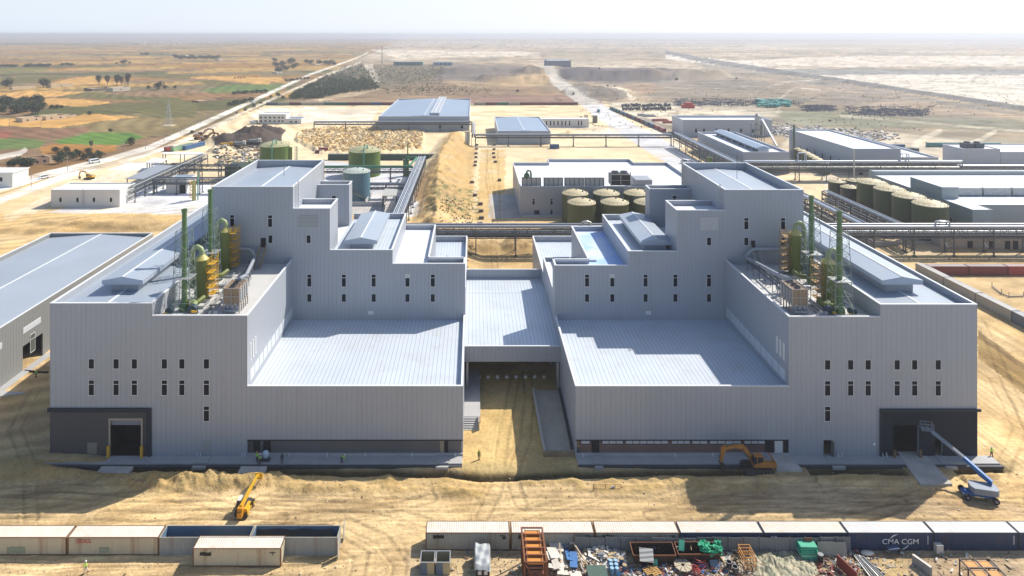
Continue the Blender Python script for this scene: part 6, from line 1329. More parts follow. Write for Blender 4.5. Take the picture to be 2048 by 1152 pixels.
def skip(label, x0, x1, y0, y1, h):
    t = thing('rubbish_skip', label, 'skip', ((x0 + x1) / 2, y0, 0), 0, 'two dark skips'); m = MB(); th = .08
    m.hexa([(x0 + .3, y0 + .15, .1), (x1 - .3, y0 + .15, .1), (x1 - .3, y0 + .15 + th, .1), (x0 + .3, y0 + .15 + th, .1)], [(x0, y0, h), (x1, y0, h), (x1, y0 + th, h), (x0, y0 + th, h)])
    m.hexa([(x0 + .3, y1 - .1, .1), (x1 - .3, y1 - .1, .1), (x1 - .3, y1, .1), (x0 + .3, y1, .1)], [(x0, y1 - th, h + .3), (x1, y1 - th, h + .3), (x1, y1, h + .3), (x0, y1, h + .3)])
    m.hexa([(x0 + .3, y0 + .24, .1), (x0 + .38, y0 + .24, .1), (x0 + .38, y1 - .11, .1), (x0 + .3, y1 - .11, .1)], [(x0, y0 + .09, h), (x0 + th, y0 + .09, h), (x0 + th, y1 - .09, h + .3), (x0, y1 - .09, h + .3)])
    m.hexa([(x1 - .38, y0 + .24, .1), (x1 - .3, y0 + .24, .1), (x1 - .3, y1 - .11, .1), (x1 - .38, y1 - .11, .1)], [(x1 - th, y0 + .09, h), (x1, y0 + .09, h), (x1, y1 - .09, h + .3), (x1 - th, y1 - .09, h + .3)])
    m.box(x0 + .39, x1 - .39, y0 + .25, y1 - .12, .1, .3); m.build('skip_body', SKIP, t); m = MB(); m.box(x0 - .05, x1 + .05, y0 - .07, y0 + .02, h - .08, h + .05)
    m.beam((x0, y0, h), (x0, y1, h + .3), .1); m.beam((x1, y0, h), (x1, y1, h + .3), .1); m.box(x0 - .05, x1 + .05, y1 - .02, y1 + .07, h + .22, h + .35); m.build('rim', RUST, t)
skip('dark open skip loaded with boards and blue sheets', 22.8, 28.9, 96.0, 98.0, 1.6); skip('dark open skip with green netting and yellow foam', 29.3, 35.4, 96.2, 98.1, 1.6)
heap('skip_rubbish', 'pale boards and cloth heaped inside the left skip', [(1268, 1092), (1300, 1108)], 80, .3, .8, [DW, DT, DW, DBL], 1.0, 21).location.z = 1.0; heap('skip_rubbish', 'sacks and boards inside the right part of the left skip', [(1305, 1097), (1345, 1108)], 50, .3, .7, [DT, DB, DR, DW], .4, 22).location.z = .8
heap('skip_rubbish', 'yellow foam and cloth inside the right skip', [(1358, 1090), (1412, 1108)], 90, .3, 1.0, [DT, DW, M('yellow_foam', (.55, .42, .10), .7), M('yellow_foam', (.55, .42, .10), .7)], .8, 23).location.z = 1.1
single('striped_board', 'blue and white striped board hanging over the left skip rim', 'board', MB().obox((XA(1293, 95.8), 95.85, 1.75), (2.0, .06, 1.6), (-.75, .12, 0)), M('striped_board', (.6, .6, .55), .5, stripe=('z', .4, 1, .02, .35)))
single('teal_board', 'teal board standing in the right skip', 'board', MB().obox((XA(1364, 97), 97.2, 2.1), (.9, .06, 1.3), (-.4, .3, .2)), M('teal_board', (.06, .40, .28), .5))
NET = M('green_net', (.01, .33, .17), .7, noise=(3, .35), bump=(4, .1))
m = MB(); rnd = random.Random(12)
for i in range(60): p = (XA(rnd.uniform(1403, 1441), 97), rnd.uniform(96.3, 97.9), rnd.uniform(1.4, 2.3)); m.blob(p, (rnd.uniform(.15, .5), rnd.uniform(.15, .4), rnd.uniform(.08, .25)), 7, 5, .6, rnd)
single('green_netting', 'heap of bright green netting spilling over the right skip', 'netting', m, NET, None)
t = thing('cable_reel', 'large pale cable reel with spokes lying flat before the right skip', 'reel', (*P(1366, 1143)[:2], 0)); p = P(1366, 1141); m = MB()
for i in range(9): a = 2 * PI * i / 9; m.prism([(p.x + .25 * math.cos(a), p.y + .25 * math.sin(a)), (p.x + 1.25 * math.cos(a - .05), p.y + 1.25 * math.sin(a - .05)), (p.x + 1.25 * math.cos(a + .55), p.y + 1.25 * math.sin(a + .55)), (p.x + .3 * math.cos(a + .5), p.y + .3 * math.sin(a + .5))], .75, .82)
m.build('flange', M('reel_wood', (.45, .39, .28), .7, noise=(1, .15)), t); MB().lathe([(1.3, 0), (1.3, .08), (.5, .09), (.5, .74)], (p.x, p.y, 0), 24).build('drum_core', DT, t)
for i, (px, py, R_) in enumerate(((1400, 1134, 1.0), (1392, 1150, .8))):
    p = P(px, py); m = MB()
    for k in range(6): q = [(p.x + (R_ - .07 * k) * math.cos(a * PI / 12), p.y + (R_ * .9 - .07 * k) * math.sin(a * PI / 12) + .1 * k, .1 + .12 * k + .25 * (1 + math.sin(a * PI / 12 + k)) * (1 if i == 0 else .3)) for a in range(25)]; m.sweep(q, .045, 5, False)
    single('hose_coil', '%s coil of red hose in front of the right skip' % ('upright', 'flat')[i], 'hose', m, M('red_hose', (.45, .07, .06), .5), 'red hose coils')
for i, (px, py) in enumerate(((1298, 1148), (1311, 1150))):
    p = P(px, py); t = thing('wooden_pallet', '%s orange wooden pallet in front of the left skip' % ('left', 'right')[i], 'pallet', (p.x, p.y, 0), .4, 'orange pallets'); m = MB()
    for k in range(5): m.box(-.7, .7, -.6 + k * .28, -.45 + k * .28, .5, .54)
    m.build('slats', M('pallet_wood', (.52, .30, .09), .7), t, world=False); m = MB()
    for k in (-.65, 0, .58): m.box(k, k + .08, -.6, .67, .38, .5)
    m.build('stringers', M('pallet_wood', (.52, .30, .09), .7), t, world=False)
single('square_board', 'blue-grey square panel propped before the right skip', 'panel', MB().obox((*P(1430, 1138)[:2], .5), (1.2, .06, 1.3), (-.9, 0, .1)), M('blue_grey_panel', (.12, .17, .22), .5)); single('teal_sack', 'teal sack slumped before the left skip', 'sack', MB().blob((*P(1311, 1134)[:2], .5), (.35, .3, .7), 9, 7, .12), M('teal_board', (.06, .40, .28), .5), None, True)
t = thing('orange_cage', 'orange tubular cage trolley right of the second skip', 'cage', (*P(1494, 1130)[:2], 0)); p = P(1494, 1130); m = MB(); a, b, c_ = .8, 1.2, 2.0
for z in (.2, .9, 1.5, c_): m.beam((p.x - a, p.y - b, z), (p.x + a, p.y - b, z), .08); m.beam((p.x - a, p.y + b, z), (p.x + a, p.y + b, z), .08); m.beam((p.x - a, p.y - b, z), (p.x - a, p.y + b, z), .08); m.beam((p.x + a, p.y - b, z), (p.x + a, p.y + b, z), .08)
for xx in (-a, -a / 2, 0, a / 2, a):
    for yy in (-b, b): m.beam((p.x + xx, p.y + yy, 0), (p.x + xx, p.y + yy, c_), .07)
for k in range(5): m.beam((p.x - a, p.y - b + k * .6, c_), (p.x + a, p.y - b + k * .6, c_), .06)
m.build('cage_frame', M('cage_orange', (.50, .22, .05), .6), t)
for i, (px, py) in enumerate(((1458, 1139), (1470, 1149))):
    p = P(px, py); t = thing('black_barrel', 'open black barrel, %s one left of the tarpaulin heap' % ('rear', 'front')[i], 'barrel', (p.x, p.y, 0), 0, 'open black barrels'); MB().lathe([(.36, 0), (.38, 1.1), (.33, 1.1), (.31, .2), (0, .2)], (p.x, p.y, 0), 16).build('barrel_shell', M('barrel_black', (.02, .024, .035), .4), t, True); MB().lathe([(.38, 1.08), (.41, 1.1), (.41, 1.15), (.34, 1.15), (.34, 1.1)], (p.x, p.y, 0), 16).build('rim', DG, t, True)
# folded tarpaulins: a lumpy draped heap
m = MB(); nx, ny = 70, 46; p0, p1 = P(1508, 1165), P(1600, 1098); xs_ = np.linspace(p0.x, p1.x + .6, nx); ys_ = np.linspace(p0.y - .6, p1.y, ny); XX, YY = np.meshgrid(xs_, ys_, indexing='ij')
uu = (XX - xs_[0]) / (xs_[-1] - xs_[0]) * 2 - 1; vv = (YY - ys_[0]) / (ys_[-1] - ys_[0]) * 2 - 1; ZZ = np.clip(1.15 - (uu ** 2 + vv ** 2), 0, 1) ** .7 * (.15 + 1.0 * fbm(XX / 1.3, YY / 1.3, 2, 61)) + .22 * np.abs(np.sin(XX * 3.1 + 3 * fbm(XX / .8, YY / .8, 3, 62) * 3 + YY)) * (uu ** 2 + vv ** 2 < 1.1) - .12
m.v = [(float(a), float(b), float(c)) for a, b, c in zip(XX.ravel(), YY.ravel(), ZZ.ravel())]
for a in range(nx - 1):
    for b in range(ny - 1): q = a * ny + b; m.f.append((q, q + ny, q + ny + 1, q + 1)); m.m.append(0)
tag(m.build('tarpaulin_heap', M('tarp_beige', (.46, .41, .28), .7, noise=(1.0, .35), col2=(.20, .21, .14)), None, True), 'crumpled beige and olive tarpaulins heaped beside the green mats', 'tarpaulins', None, 'stuff')
for i in range(7):
    p = P(1619, 1121); z = .05 + i * .27; sh = .06 * math.sin(i * 2.1); o = MB().obox((p.x + sh, p.y + .55 + .05 * i, z + .12), (2.5, 1.6, .24), (.02 * (-1) ** i, .02, .03 * (i % 3))).build('folded_mat', M('green_mat', (.03, .36, .22), .6, noise=(1.5, .2)) if i != 2 else M('pale_green_mat', (.25, .5, .35), .6), None)
    bv = o.modifiers.new('bevel', 'BEVEL'); bv.width = .08; bv.segments = 3; tag(o, 'folded bright green mat, %s from the bottom of the stack by the grey board' % ORD[i], 'mat', 'stack of green mats')
p = P(1641, 1126); t = thing('black_barrel', 'black barrel with grey lid beside the stack of green mats', 'barrel', (p.x, p.y, 0)); MB().lathe([(.36, 0), (.38, 1.25)], (p.x, p.y, 0), 16).build('barrel_shell', M('barrel_black', (.02, .024, .035), .4), t, True); MB().lathe([(.4, 1.22), (.4, 1.3), (0, 1.33)], (p.x, p.y, 0), 16).build('lid', DG, t)
single('grey_board', 'large grey-green board leaning on the fence', 'board', MB().obox((XA(1664, 98), 97.9, .95), (4.1, .06, 1.9), (-.3, 0, 0)), M('board_grey_green', (.30, .31, .26), .6)); single('rusty_plate', 'rusty brown plate leaning on the fence above the green mats', 'plate', MB().obox((XA(1617, 98.2), 98.25, 1.9), (1.2, .05, 1.0), (-.05, 0, 0)), RUST)
for i in range(6):
    a, b = P(1706 + i * 4, 1108 + i, .25 + .08 * i), P(1745 + i * 6, 1160, .2 + .08 * (i % 3)); single('steel_bar', 'long pale steel bar, %s from the left in the bundle before the navy container' % ORD[i], 'bar', MB().beam(a, b, .16), [STEELL, DG, STEEL][i % 3], 'bundle of long steel bars')
single('red_slab', 'dark red slab standing on edge between the scrap and the steel bars', 'slab', MB().obox((*P(1693, 1150)[:2], .9), (.18, 3.4, 1.5), (0, .1, .28)), M('dark_red', (.20, .03, .02), .6, noise=(1, .2)))
t = thing('concrete_slab', 'grey concrete slab standing on edge in the open ground at lower right', 'slab', (*P(1845, 1140)[:2], 0)); single_ = MB().obox((*P(1844, 1140)[:2], .65), (.35, 2.6, 1.3), (0, 0, .42)).build('slab_body', M('slab_grey', (.27, .27, .26), .8, noise=(.8, .15)), t); MB().obox((*P(1844, 1140)[:2], 1.32), (.37, 2.62, .04), (0, 0, .42)).build('slab_edge', DW, t)
t = thing('white_cabinet', 'small white cabinet against the navy container', 'cabinet', (*P(1877, 1106)[:2], 0)); p = P(1877, 1106); MB().box(p.x - .5, p.x + .5, p.y - .35, p.y + .35, .1, 1.35).build('cabinet_body', M('cabinet_pale', (.5, .51, .46), .5), t); MB().box(p.x - .46, p.x + .46, p.y - .37, p.y - .353, .2, 1.25).build('cabinet_door', M('cabinet_pale_b', (.56, .57, .52), .5), t)
t = thing('low_steel_rack', 'low black steel rack with orange plates at the bottom right corner', 'rack', (70, 92, 0)); m = MB(); x0, x1, y0, y1, zt = 68.1, 72.2, 89.3, 94.2, 2.5
for k in range(4): yy = y0 + (y1 - y0) * k / 3; m.beam((x0, yy, zt), (x1, yy, zt), .16); [m.beam((xx, yy, 0), (xx, yy, zt), .14) for xx in (x0, x1)]
for xx in (x0, (x0 + x1) / 2, x1): m.beam((xx, y0, zt + .003), (xx, y1, zt + .003), .16)
m.build('rack_frame', M('rack_black', (.05, .03, .025), .6), t)
for k in range(3):
    for j in range(2): xx = x0 + .25 + j * 2.05; yy = y0 + .2 + k * 1.63; MB().box(xx, xx + 1.6, yy, yy + 1.25, 2.2, 2.3).build('orange_plate', M('orange_primer', (.60, .24, .04), .6), t)
t = thing('wheelbarrow', 'dark blue wheelbarrow parked below the white container lettering', 'wheelbarrow', (*P(1785, 1108)[:2], 0)); p = P(1785, 1108); m = MB(); m.hexa([(p.x - .4, p.y - .25, .5), (p.x + .4, p.y - .25, .5), (p.x + .4, p.y + .25, .5), (p.x - .4, p.y + .25, .5)], [(p.x - .8, p.y - .45, .95), (p.x + .8, p.y - .45, 1.1), (p.x + .8, p.y + .45, 1.1), (p.x - .8, p.y + .45, .95)]); m.build('tray', M('drum_navy', (.03, .07, .16), .5), t)
m = MB(); m.beam((p.x - 1.3, p.y - .3, .8), (p.x + .9, p.y - .2, .3), .06); m.beam((p.x - 1.3, p.y + .3, .8), (p.x + .9, p.y + .2, .3), .06); m.build('handles', STEEL, t); MB().sweep([(p.x + .9, p.y - .06, .25), (p.x + .9, p.y + .06, .25)], .25, 14).build('wheel', BLACK, t)
single('white_dish', 'white oval shell lying near the navy container corner', 'shell', MB().blob((*P(1735, 1110)[:2], .3), (1.0, .5, .28), 14, 8, .03), M('shell_white', (.62, .6, .52), .5), None, True); single('bent_sheet', 'pale curved sheet lying on the open ground at lower right', 'sheet', MB().blob((*P(1783, 1131)[:2], .08), (.9, .5, .08), 14, 6, .03), DT, None, True)
# light barrier by the track
t = thing('wire_barrier', 'low light barrier of thin posts beside the track', 'barrier', (*P(1215, 984)[:2], 0)); m = MB(); q = [P(x, 984) for x in (1187, 1211, 1230, 1242)]
for p in q: m.beam((p.x, p.y, 0), (p.x, p.y, 1.3), .08)
for z in (.6, 1.2): m.beam((q[0].x, q[0].y, z), (q[-1].x, q[-1].y, z), .05)
m.build('posts_and_rails', M('barrier_brown', (.25, .12, .07), .7), t); MB().box(q[1].x + .9, q[1].x + 1.5, q[0].y - .05, q[0].y, .4, 1.0).build('notice', TRIM, t)
# ================================================================== MACHINES
ORN = M('excavator_orange', (.40, .17, .035), .5, noise=(1, .15)); TRK = M('track_dark', (.06, .05, .04), .8, noise=(2, .3)); CAB = M('cab_glass', (.02, .025, .03), .15)
def excavator(label, loc, rz, sc=1.0, body=ORN, group=None):
    t = thing('excavator', label, 'excavator', loc, rz, group); t.scale = (sc, sc, sc); bw = lambda m, n, mt, s=False, p=t: m.build(n, mt, p, s, world=False)
    for s_ in (-1.15, 1.15):
        m = MB(); pr = [(-2.1, .0), (1.9, .0), (2.3, .25), (2.4, .5), (2.2, .8), (1.8, .95), (-2.0, .95), (-2.4, .75), (-2.5, .45), (-2.4, .2)]; m.prism_y(pr, s_ - .3, s_ + .3); k = bw(m, 'track', TRK)
        m = MB()
        for i in range(7): m.sweep([(-1.9 + i * .62, s_ - .32, .42), (-1.9 + i * .62, s_ + .32, .42)], .2, 10)
        bw(m, 'rollers', STEEL, True, k)
    m = MB(); m.box(-.9, .9, -.85, .85, .5, .95); m.lathe([(.8, .95), (.8, 1.2)], (0, 0, 0), 18); bw(m, 'undercarriage', TRK)
    m = MB(); m.prism_y([(-2.5, 1.25), (.9, 1.25), (.9, 1.75), (-.6, 2.25), (-2.3, 2.25), (-2.5, 1.9)], -1.35, 1.35); bw(m, 'house', body)
    m = MB(); m.prism_y([(-3.0, 1.3), (-2.52, 1.3), (-2.52, 2.3), (-2.9, 2.1)], -1.3, 1.3); bw(m, 'counterweight', body); m = MB(); m.box(-2.3, -.8, -1.0, .9, 2.253, 2.5); m.box(-1.9, -1.6, .2, .5, 2.5, 2.9); bw(m, 'engine_cover', M('engine_grey', (.25, .26, .28), .5))
    m = MB(); m.prism_y([(-.7, 1.75), (.95, 1.75), (1.1, 2.1), (.75, 3.05), (-.6, 3.05), (-.7, 2.3)], .3, 1.3); k = bw(m, 'cab', CAB); m = MB(); m.box(-.65, .8, .28, 1.32, 3.05, 3.14)
    for a in ((-.72, .28), (-.72, 1.24), (.3, .28), (.3, 1.24)): m.box(a[0], a[0] + .1, a[1], a[1] + .08, 1.76, 3.05)
    bw(m, 'cab_frame', body, False, k)
    m = MB(); bp = [(.6, 1.9), (2.2, 3.9), (3.6, 4.2), (5.6, 3.7)]
    for (a, b), (c, d), w1, w2 in zip(bp[:-1], bp[1:], (.55, .75, .6), (.75, .6, .4)):
        dx, dz = c - a, d - b; l = math.hypot(dx, dz); nx, nz = -dz / l, dx / l; m.prism_y([(a - nx * w1 / 2, b - nz * w1 / 2), (c - nx * w2 / 2, d - nz * w2 / 2), (c + nx * w2 / 2, d + nz * w2 / 2), (a + nx * w1 / 2, b + nz * w1 / 2)], -.35, .05)
    bw(m, 'boom', body)
    m = MB(); m.prism_y([(5.3, 4.3), (6.1, 3.9), (6.35, 1.3), (6.0, 1.25), (5.35, 3.4)], -.3, 0); bw(m, 'stick', body); m = MB(); m.prism_y([(6.45, 1.4), (5.9, 1.35), (5.35, .7), (5.5, .1), (6.2, -.1), (6.0, .4), (6.3, .9)], -.65, .35); bw(m, 'bucket', TRK)
    m = MB(); m.tube((1.3, -.5, 2.0), (2.9, -.5, 3.7), .09, 8); m.tube((3.0, -.15, 4.6), (5.4, -.15, 4.35), .09, 8); m.tube((5.7, -.15, 4.1), (6.55, -.15, 1.9), .08, 8); bw(m, 'hydraulic_rams', STEEL, True)
    return t
p = P(1512, 940); excavator('orange tracked excavator digging beside the trench in front of the right factory', (p.x, p.y - .2, .1), PI, 1.0)
p = P(158, 366); excavator('yellow excavator behind the plain white building', (p.x, p.y + 9, 0), PI * .95, .95, M('excavator_yellow', (.55, .30, .02), .5)); p = P(402, 285); BRX = M('excavator_brown', (.28, .14, .05), .6)
excavator('brown excavator with raised arm, right one near the spoil heap', (p.x + 3, p.y, .1), .0, 1.6, BRX, 'pair of brown excavators'); excavator('brown excavator facing away, left one near the spoil heap', (p.x - 6, p.y + 14, .1), .8, 1.6, BRX, 'pair of brown excavators')
def wheel(m, c, r, w, ax='x'):
    d = Vector((w / 2, 0, 0)) if ax == 'x' else Vector((0, w / 2, 0)); c = Vector(c); m.sweep([c - d, c - d * .7, c + d * .7, c + d], [r * .88, r, r, r * .88], 20)
# telehandler, boom pointing away from the camera
p = P(492, 1018); t = thing('telehandler', 'yellow telehandler with its long boom pointing at the trench', 'telehandler', (p.x, p.y - .6, .03), -.06); t.scale = (.84, .78, .84); TY = M('machine_yellow', (.62, .36, .02), .45, noise=(1, .12))
bw = lambda m, n, mt, s=False, pp=None: m.build(n, mt, pp or t, s, world=False)
m = MB(); m.box(-.55, .55, -2.2, 2.4, .6, 1.15); m.box(-1.0, 1.0, 2.2, 2.6, .5, .9); bw(m, 'chassis', M('chassis_dark', (.06, .06, .06), .6))
for x in (-1.0, 1.0):
    for y in (-1.5, 1.6):
        m = MB(); wheel(m, (x, y, .65), .65, .45); k = bw(m, 'wheel', M('tyre', (.03, .028, .025), .85), True); m = MB(); wheel(m, (x + .02 * (1 if x > 0 else -1), y, .65), .33, .48); bw(m, 'rim', TY, True, k)
m = MB(); m.prism_y([(-.55 - .75, .9), (-.45, .9), (-.45, 1.9), (-.55, 2.5), (-1.2, 2.5), (-1.3, 1.8)], -.9, .8); k = bw(m, 'cab', CAB); m = MB(); m.box(-1.22, -.5, -.85, .75, 2.503, 2.6); bw(m, 'cab_roof', M('cab_white', (.6, .6, .55), .5), False, k)
m = MB(); m.prism_y([(.5, .8), (1.25, .8), (1.25, 1.4), (1.1, 1.7), (.5, 1.75)], -1.9, .5); bw(m, 'engine_cover', TY); m = MB(); m.box(-.45, .55, -2.7, -1.6, .7, 2.3); m.box(-.4, .5, -2.95, -2.71, .6, 1.6); bw(m, 'rear_tower', M('machine_orange', (.60, .26, .02), .45))
m = MB(); m.beam((.05, -2.0, 2.2), (.12, 3.2, 2.75), .5, .55); bw(m, 'boom', TY); m = MB(); m.beam((.12, 3.0, 2.73), (.2, 6.0, 3.05), .36, .4); m.beam((.2, 5.9, 3.04), (.25, 6.9, 2.7), .5, .4); bw(m, 'boom_extension', TY); m = MB(); m.box(-.5, 1.0, 6.85, 7.05, 1.9, 3.1); m.box(-.3, -.15, 7.05, 8.0, 1.95, 2.05); m.box(.65, .8, 7.05, 8.0, 1.95, 2.05); bw(m, 'fork_carriage', TY)
m = MB(); m.box(-1.5, -1.35, .9, 1.0, 1.7, 2.1); m.box(1.35, 1.5, -.2, .6, 1.4, 2.0); bw(m, 'mirrors', BLACK)
# boom lift
p = P(1957, 996); t = thing('boom_lift', 'blue boom lift with grey turret, its boom raised towards the dark corner panel', 'boom lift', (p.x, p.y, .03), -.25); BL = M('lift_blue', (.02, .15, .42), .4, noise=(1, .12)); GR = M('lift_grey', (.22, .27, .34), .45, noise=(1, .1))
m = MB(); m.box(-2.0, 2.0, -.7, .7, .55, 1.0); m.box(-2.3, -1.7, -1.0, 1.0, .4, .65); m.box(1.7, 2.3, -1.0, 1.0, .4, .65); bw(m, 'chassis', BL)
for x in (-2.0, 2.0):
    for y in (-1.15, 1.15):
        m = MB(); wheel(m, (x, y, .5), .5, .4, 'y'); k = bw(m, 'wheel', M('tyre', (.03, .028, .025), .85), True); m = MB(); wheel(m, (x, y, .5), .24, .44, 'y'); bw(m, 'rim', GR, True, k)
m = MB(); m.prism([(-1.0, -1.1), (2.3, -1.1), (2.7, -.6), (2.7, .6), (2.3, 1.1), (-1.0, 1.1), (-1.3, .5), (-1.3, -.5)], 1.15, 2.1); bw(m, 'turret', GR); m = MB(); m.lathe([(.7, .95), (.7, 1.15)], (.3, 0, 0), 16); bw(m, 'slew_ring', BL)
import mathutils
inv = Matrix.Rotation(.25, 4, 'Z'); W2L = lambda v: inv @ (Vector(v) - Vector((p.x, p.y, .03)))
B0, B1, B2_ = W2L((p.x + 2.2, p.y, 2.5)), W2L((p.x + .2, p.y + 3.6, 4.3)), W2L((80.2, 117.7, 6.4)); m = MB(); m.beam(B0, B1, .5, .6); m.beam(B0 + Vector((0, 0, -.3)), B0 + (B1 - B0) * .5 + Vector((0, 0, -.5)), .3, .3); bw(m, 'lower_boom', BL)
m = MB(); m.beam(B1, B2_, .34, .38); m.beam(B1 + Vector((.2, 0, .25)), B2_ + Vector((.2, 0, .25)), .08); bw(m, 'upper_boom', GR)
m = MB(); c = B2_ + Vector((-.4, 1.0, -.2))
for z in (0, .55, 1.1):
    for a, b in (((-.9, -.5), (.9, -.5)), ((.9, -.5), (.9, .5)), ((.9, .5), (-.9, .5)), ((-.9, .5), (-.9, -.5))): m.beam(c + Vector((*a, z)), c + Vector((*b, z)), .06)
for a in ((-.9, -.5), (.9, -.5), (.9, .5), (-.9, .5), (0, -.5), (0, .5)): m.beam(c + Vector((*a, 0)), c + Vector((*a, 1.1)), .06)
m.box(c.x - .9, c.x + .9, c.y - .5, c.y + .5, c.z - .08, c.z - .03); bw(m, 'basket', GR)
# vans on the roads
def van(label, px, py, rz, col, sc=1.0, group=None):
    g = G(px, py); t = thing('parked_van', label, 'van', g, rz, group); t.scale = (sc,) * 3; B_ = lambda m, n, mt, s=False, pp=None: m.build(n, mt, pp or t, s, world=False)
    m = MB(); m.prism_y([(-2.4, .4), (2.4, .4), (2.45, 1.0), (1.9, 1.15), (1.2, 1.95), (-2.3, 2.0), (-2.45, 1.2)], -.9, .9); B_(m, 'body', col)
    m = MB()
    for s_ in (-.92, .9): m.prism_y([(-2.1, 1.25), (1.55, 1.25), (1.1, 1.8), (-2.1, 1.8)], s_, s_ + .02)
    m.prism_y([(1.62, 1.5), (1.9, 1.18), (1.96, 1.2), (1.25, 1.97)], -.75, .75); B_(m, 'windows', GLASS)
    for x in (-1.5, 1.5):
        for y in (-.85, .85): m = MB(); wheel(m, (x, y, .36), .36, .2, 'y'); B_(m, 'wheel', M('tyre', (.03, .028, .025), .85), True)
    for y in (-.65, .65): B_(MB().box(2.4, 2.47, y - .15, y + .15, .7, .9), 'headlight', TRIM)
    return t
VW = M('van_white', (.75, .77, .8), .35); van('white minibus on the left road beside the shrubs', 190, 326, .95, VW, 1.3, 'white vans on the left road'); van('white van nearest the camera on the lower left road', 88, 357, 1.0, VW, 1.0, 'white vans on the left road')
van('tiny white van far down the left road', 508, 206, 1.2, VW, 1.1); van('teal pickup on the haul road near its container row', 1197, 224, 1.5, M('van_teal', (.08, .25, .25), .4), 1.3); van('small dark car far up the haul road', 1147, 190, 1.5, M('van_dark', (.1, .1, .12), .4), 1.2); van('white truck beside the diagonal rack on the haul road', 1371, 327, 2.0, VW, 1.3)
# ================================================================== PEOPLE
def skin(name, verts, edges, radii, mat, parent, sub=1):
    me = bpy.data.meshes.new(name); me.from_pydata(verts, edges, []); o = bpy.data.objects.new(name, me); COL.objects.link(o); o.modifiers.new('s', 'SKIN')
    for i, r in enumerate(radii): v = me.skin_vertices[0].data[i]; v.radius = (r, r) if not isinstance(r, tuple) else r; v.use_root = (i == 0)
    if sub: q = o.modifiers.new('u', 'SUBSURF'); q.levels = sub; q.render_levels = sub
    bpy.context.view_layer.update(); nm = bpy.data.meshes.new_from_object(o.evaluated_get(bpy.context.evaluated_depsgraph_get())); bpy.data.objects.remove(o); bpy.data.meshes.remove(me)
    nm.materials.clear(); nm.materials.append(mat); r = bpy.data.objects.new(name, nm); COL.objects.link(r); r.parent = parent
    nm.polygons.foreach_set('use_smooth', [True] * len(nm.polygons)); return r
SKINM = M('skin', (.20, .11, .07), .6); SHOE = M('boot', (.03, .025, .02), .7); EYE = M('eye_dark', (.01, .01, .01), .4)
def person(label, loc, rz, top, legs, helm, bend=0.0, stride=.12, arms=(.15, .15), lift=(0, 0)):
    t = thing('person', label, 'person', loc, rz); hip = Vector((0, 0, .93)); q = Matrix.Rotation(bend, 3, 'X')      # faces -y
    up = lambda x, y, z: tuple(hip + q @ Vector((x, y, z - .93)))
    V = [(0, 0, .93), up(0, 0, 1.15), up(0, 0, 1.38), up(0, -.01, 1.5), up(0, -.02, 1.62), up(0, -.02, 1.72)]; E = [(0, 1), (1, 2), (2, 3), (3, 4), (4, 5)]; R = [(.15, .11), (.14, .1), (.17, .1), .06, .095, .08]
    V.append(up(0, -.135, 1.62)); E.append((4, 6)); R.append(.018)
    lv, le, lr = [(0, 0, .95)], [], [(.17, .13)]; tv, te, tr_ = [up(0, 0, .9), up(0, 0, 1.15), up(0, 0, 1.36), up(0, 0, 1.45)], [(0, 1), (1, 2), (2, 3)], [(.18, .14), (.17, .13), (.2, .13), .09]
    for s_, ar, li in ((-1, arms[0], lift[0]), (1, arms[1], lift[1])):
        st_ = stride * s_; k = len(V); V += [(s_ * .1, 0, .86), (s_ * .11, -st_ * .6 - .02, .5), (s_ * .11, -st_, .09), (s_ * .12, -st_ - .17, .04)]; E += [(0, k), (k, k + 1), (k + 1, k + 2), (k + 2, k + 3)]; R += [.095, .06, .042, .04]
        j = len(lv); lv += [(s_ * .1, 0, .84), (s_ * .11, -st_ * .6 - .02, .5), (s_ * .11, -st_, .12)]; le += [(0, j), (j, j + 1), (j + 1, j + 2)]; lr += [.115, .085, .07]
        sh = Vector(up(s_ * .19, 0, 1.4)); el = sh + Vector((s_ * .07, -.05 - ar * .6, -.28 + li)); ha = el + Vector((0, -.08 - ar, -.24 + li * 1.4)); k = len(V)
        V += [tuple(sh), tuple(el), tuple(ha)]; E += [(2, k), (k, k + 1), (k + 1, k + 2)]; R += [.055, .042, .03]; d = (ha - el).normalized(); side = d.cross(Vector((0, 0, 1))).normalized() if abs(d.z) < .95 else Vector((1, 0, 0))
        pm = ha + d * .07; V.append(tuple(pm)); E.append((k + 2, k + 3)); R.append(.032)
        for f_, ln in enumerate((.065, .08, .085, .075)): n_ = len(V); b_ = pm + side * (-.03 + .02 * f_); V.append(tuple(b_ + d * ln)); E.append((k + 3, n_)); R.append(.009)
        n_ = len(V); V.append(tuple(ha + d * .06 + side * .06)); E.append((k + 2, n_)); R.append(.01)
        j = len(tv); tv += [tuple(sh), tuple(el), tuple(el + (ha - el) * .55)]; te += [(2, j), (j, j + 1), (j + 1, j + 2)]; tr_ += [.075, .058, .048]
    skin('body', V, E, R, SKINM, t); skin('trousers', lv, le, lr, legs, t); skin('jacket', tv, te, tr_, top, t)
    m = MB(); hd = Vector(up(0, -.02, 1.70)); m.lathe([(.15, -.01), (.135, .0), (.125, .07), (.08, .13), (.01, .15)], hd, 14); m.build('helmet', helm, t, True, world=False)
    m = MB(); m.blob(Vector(up(-.035, -.115, 1.64)), .012, 6, 4, 0); m.blob(Vector(up(.035, -.115, 1.64)), .012, 6, 4, 0); m.build('eyes', EYE, t, True, world=False)
    m = MB()
    for s_ in (-1, 1): m.box(s_ * .11 - .05, s_ * .11 + .05, -stride * s_ - .2, -stride * s_ + .06, 0, .1)
    m.build('boots', SHOE, t, world=False)
    z = t.location; return t
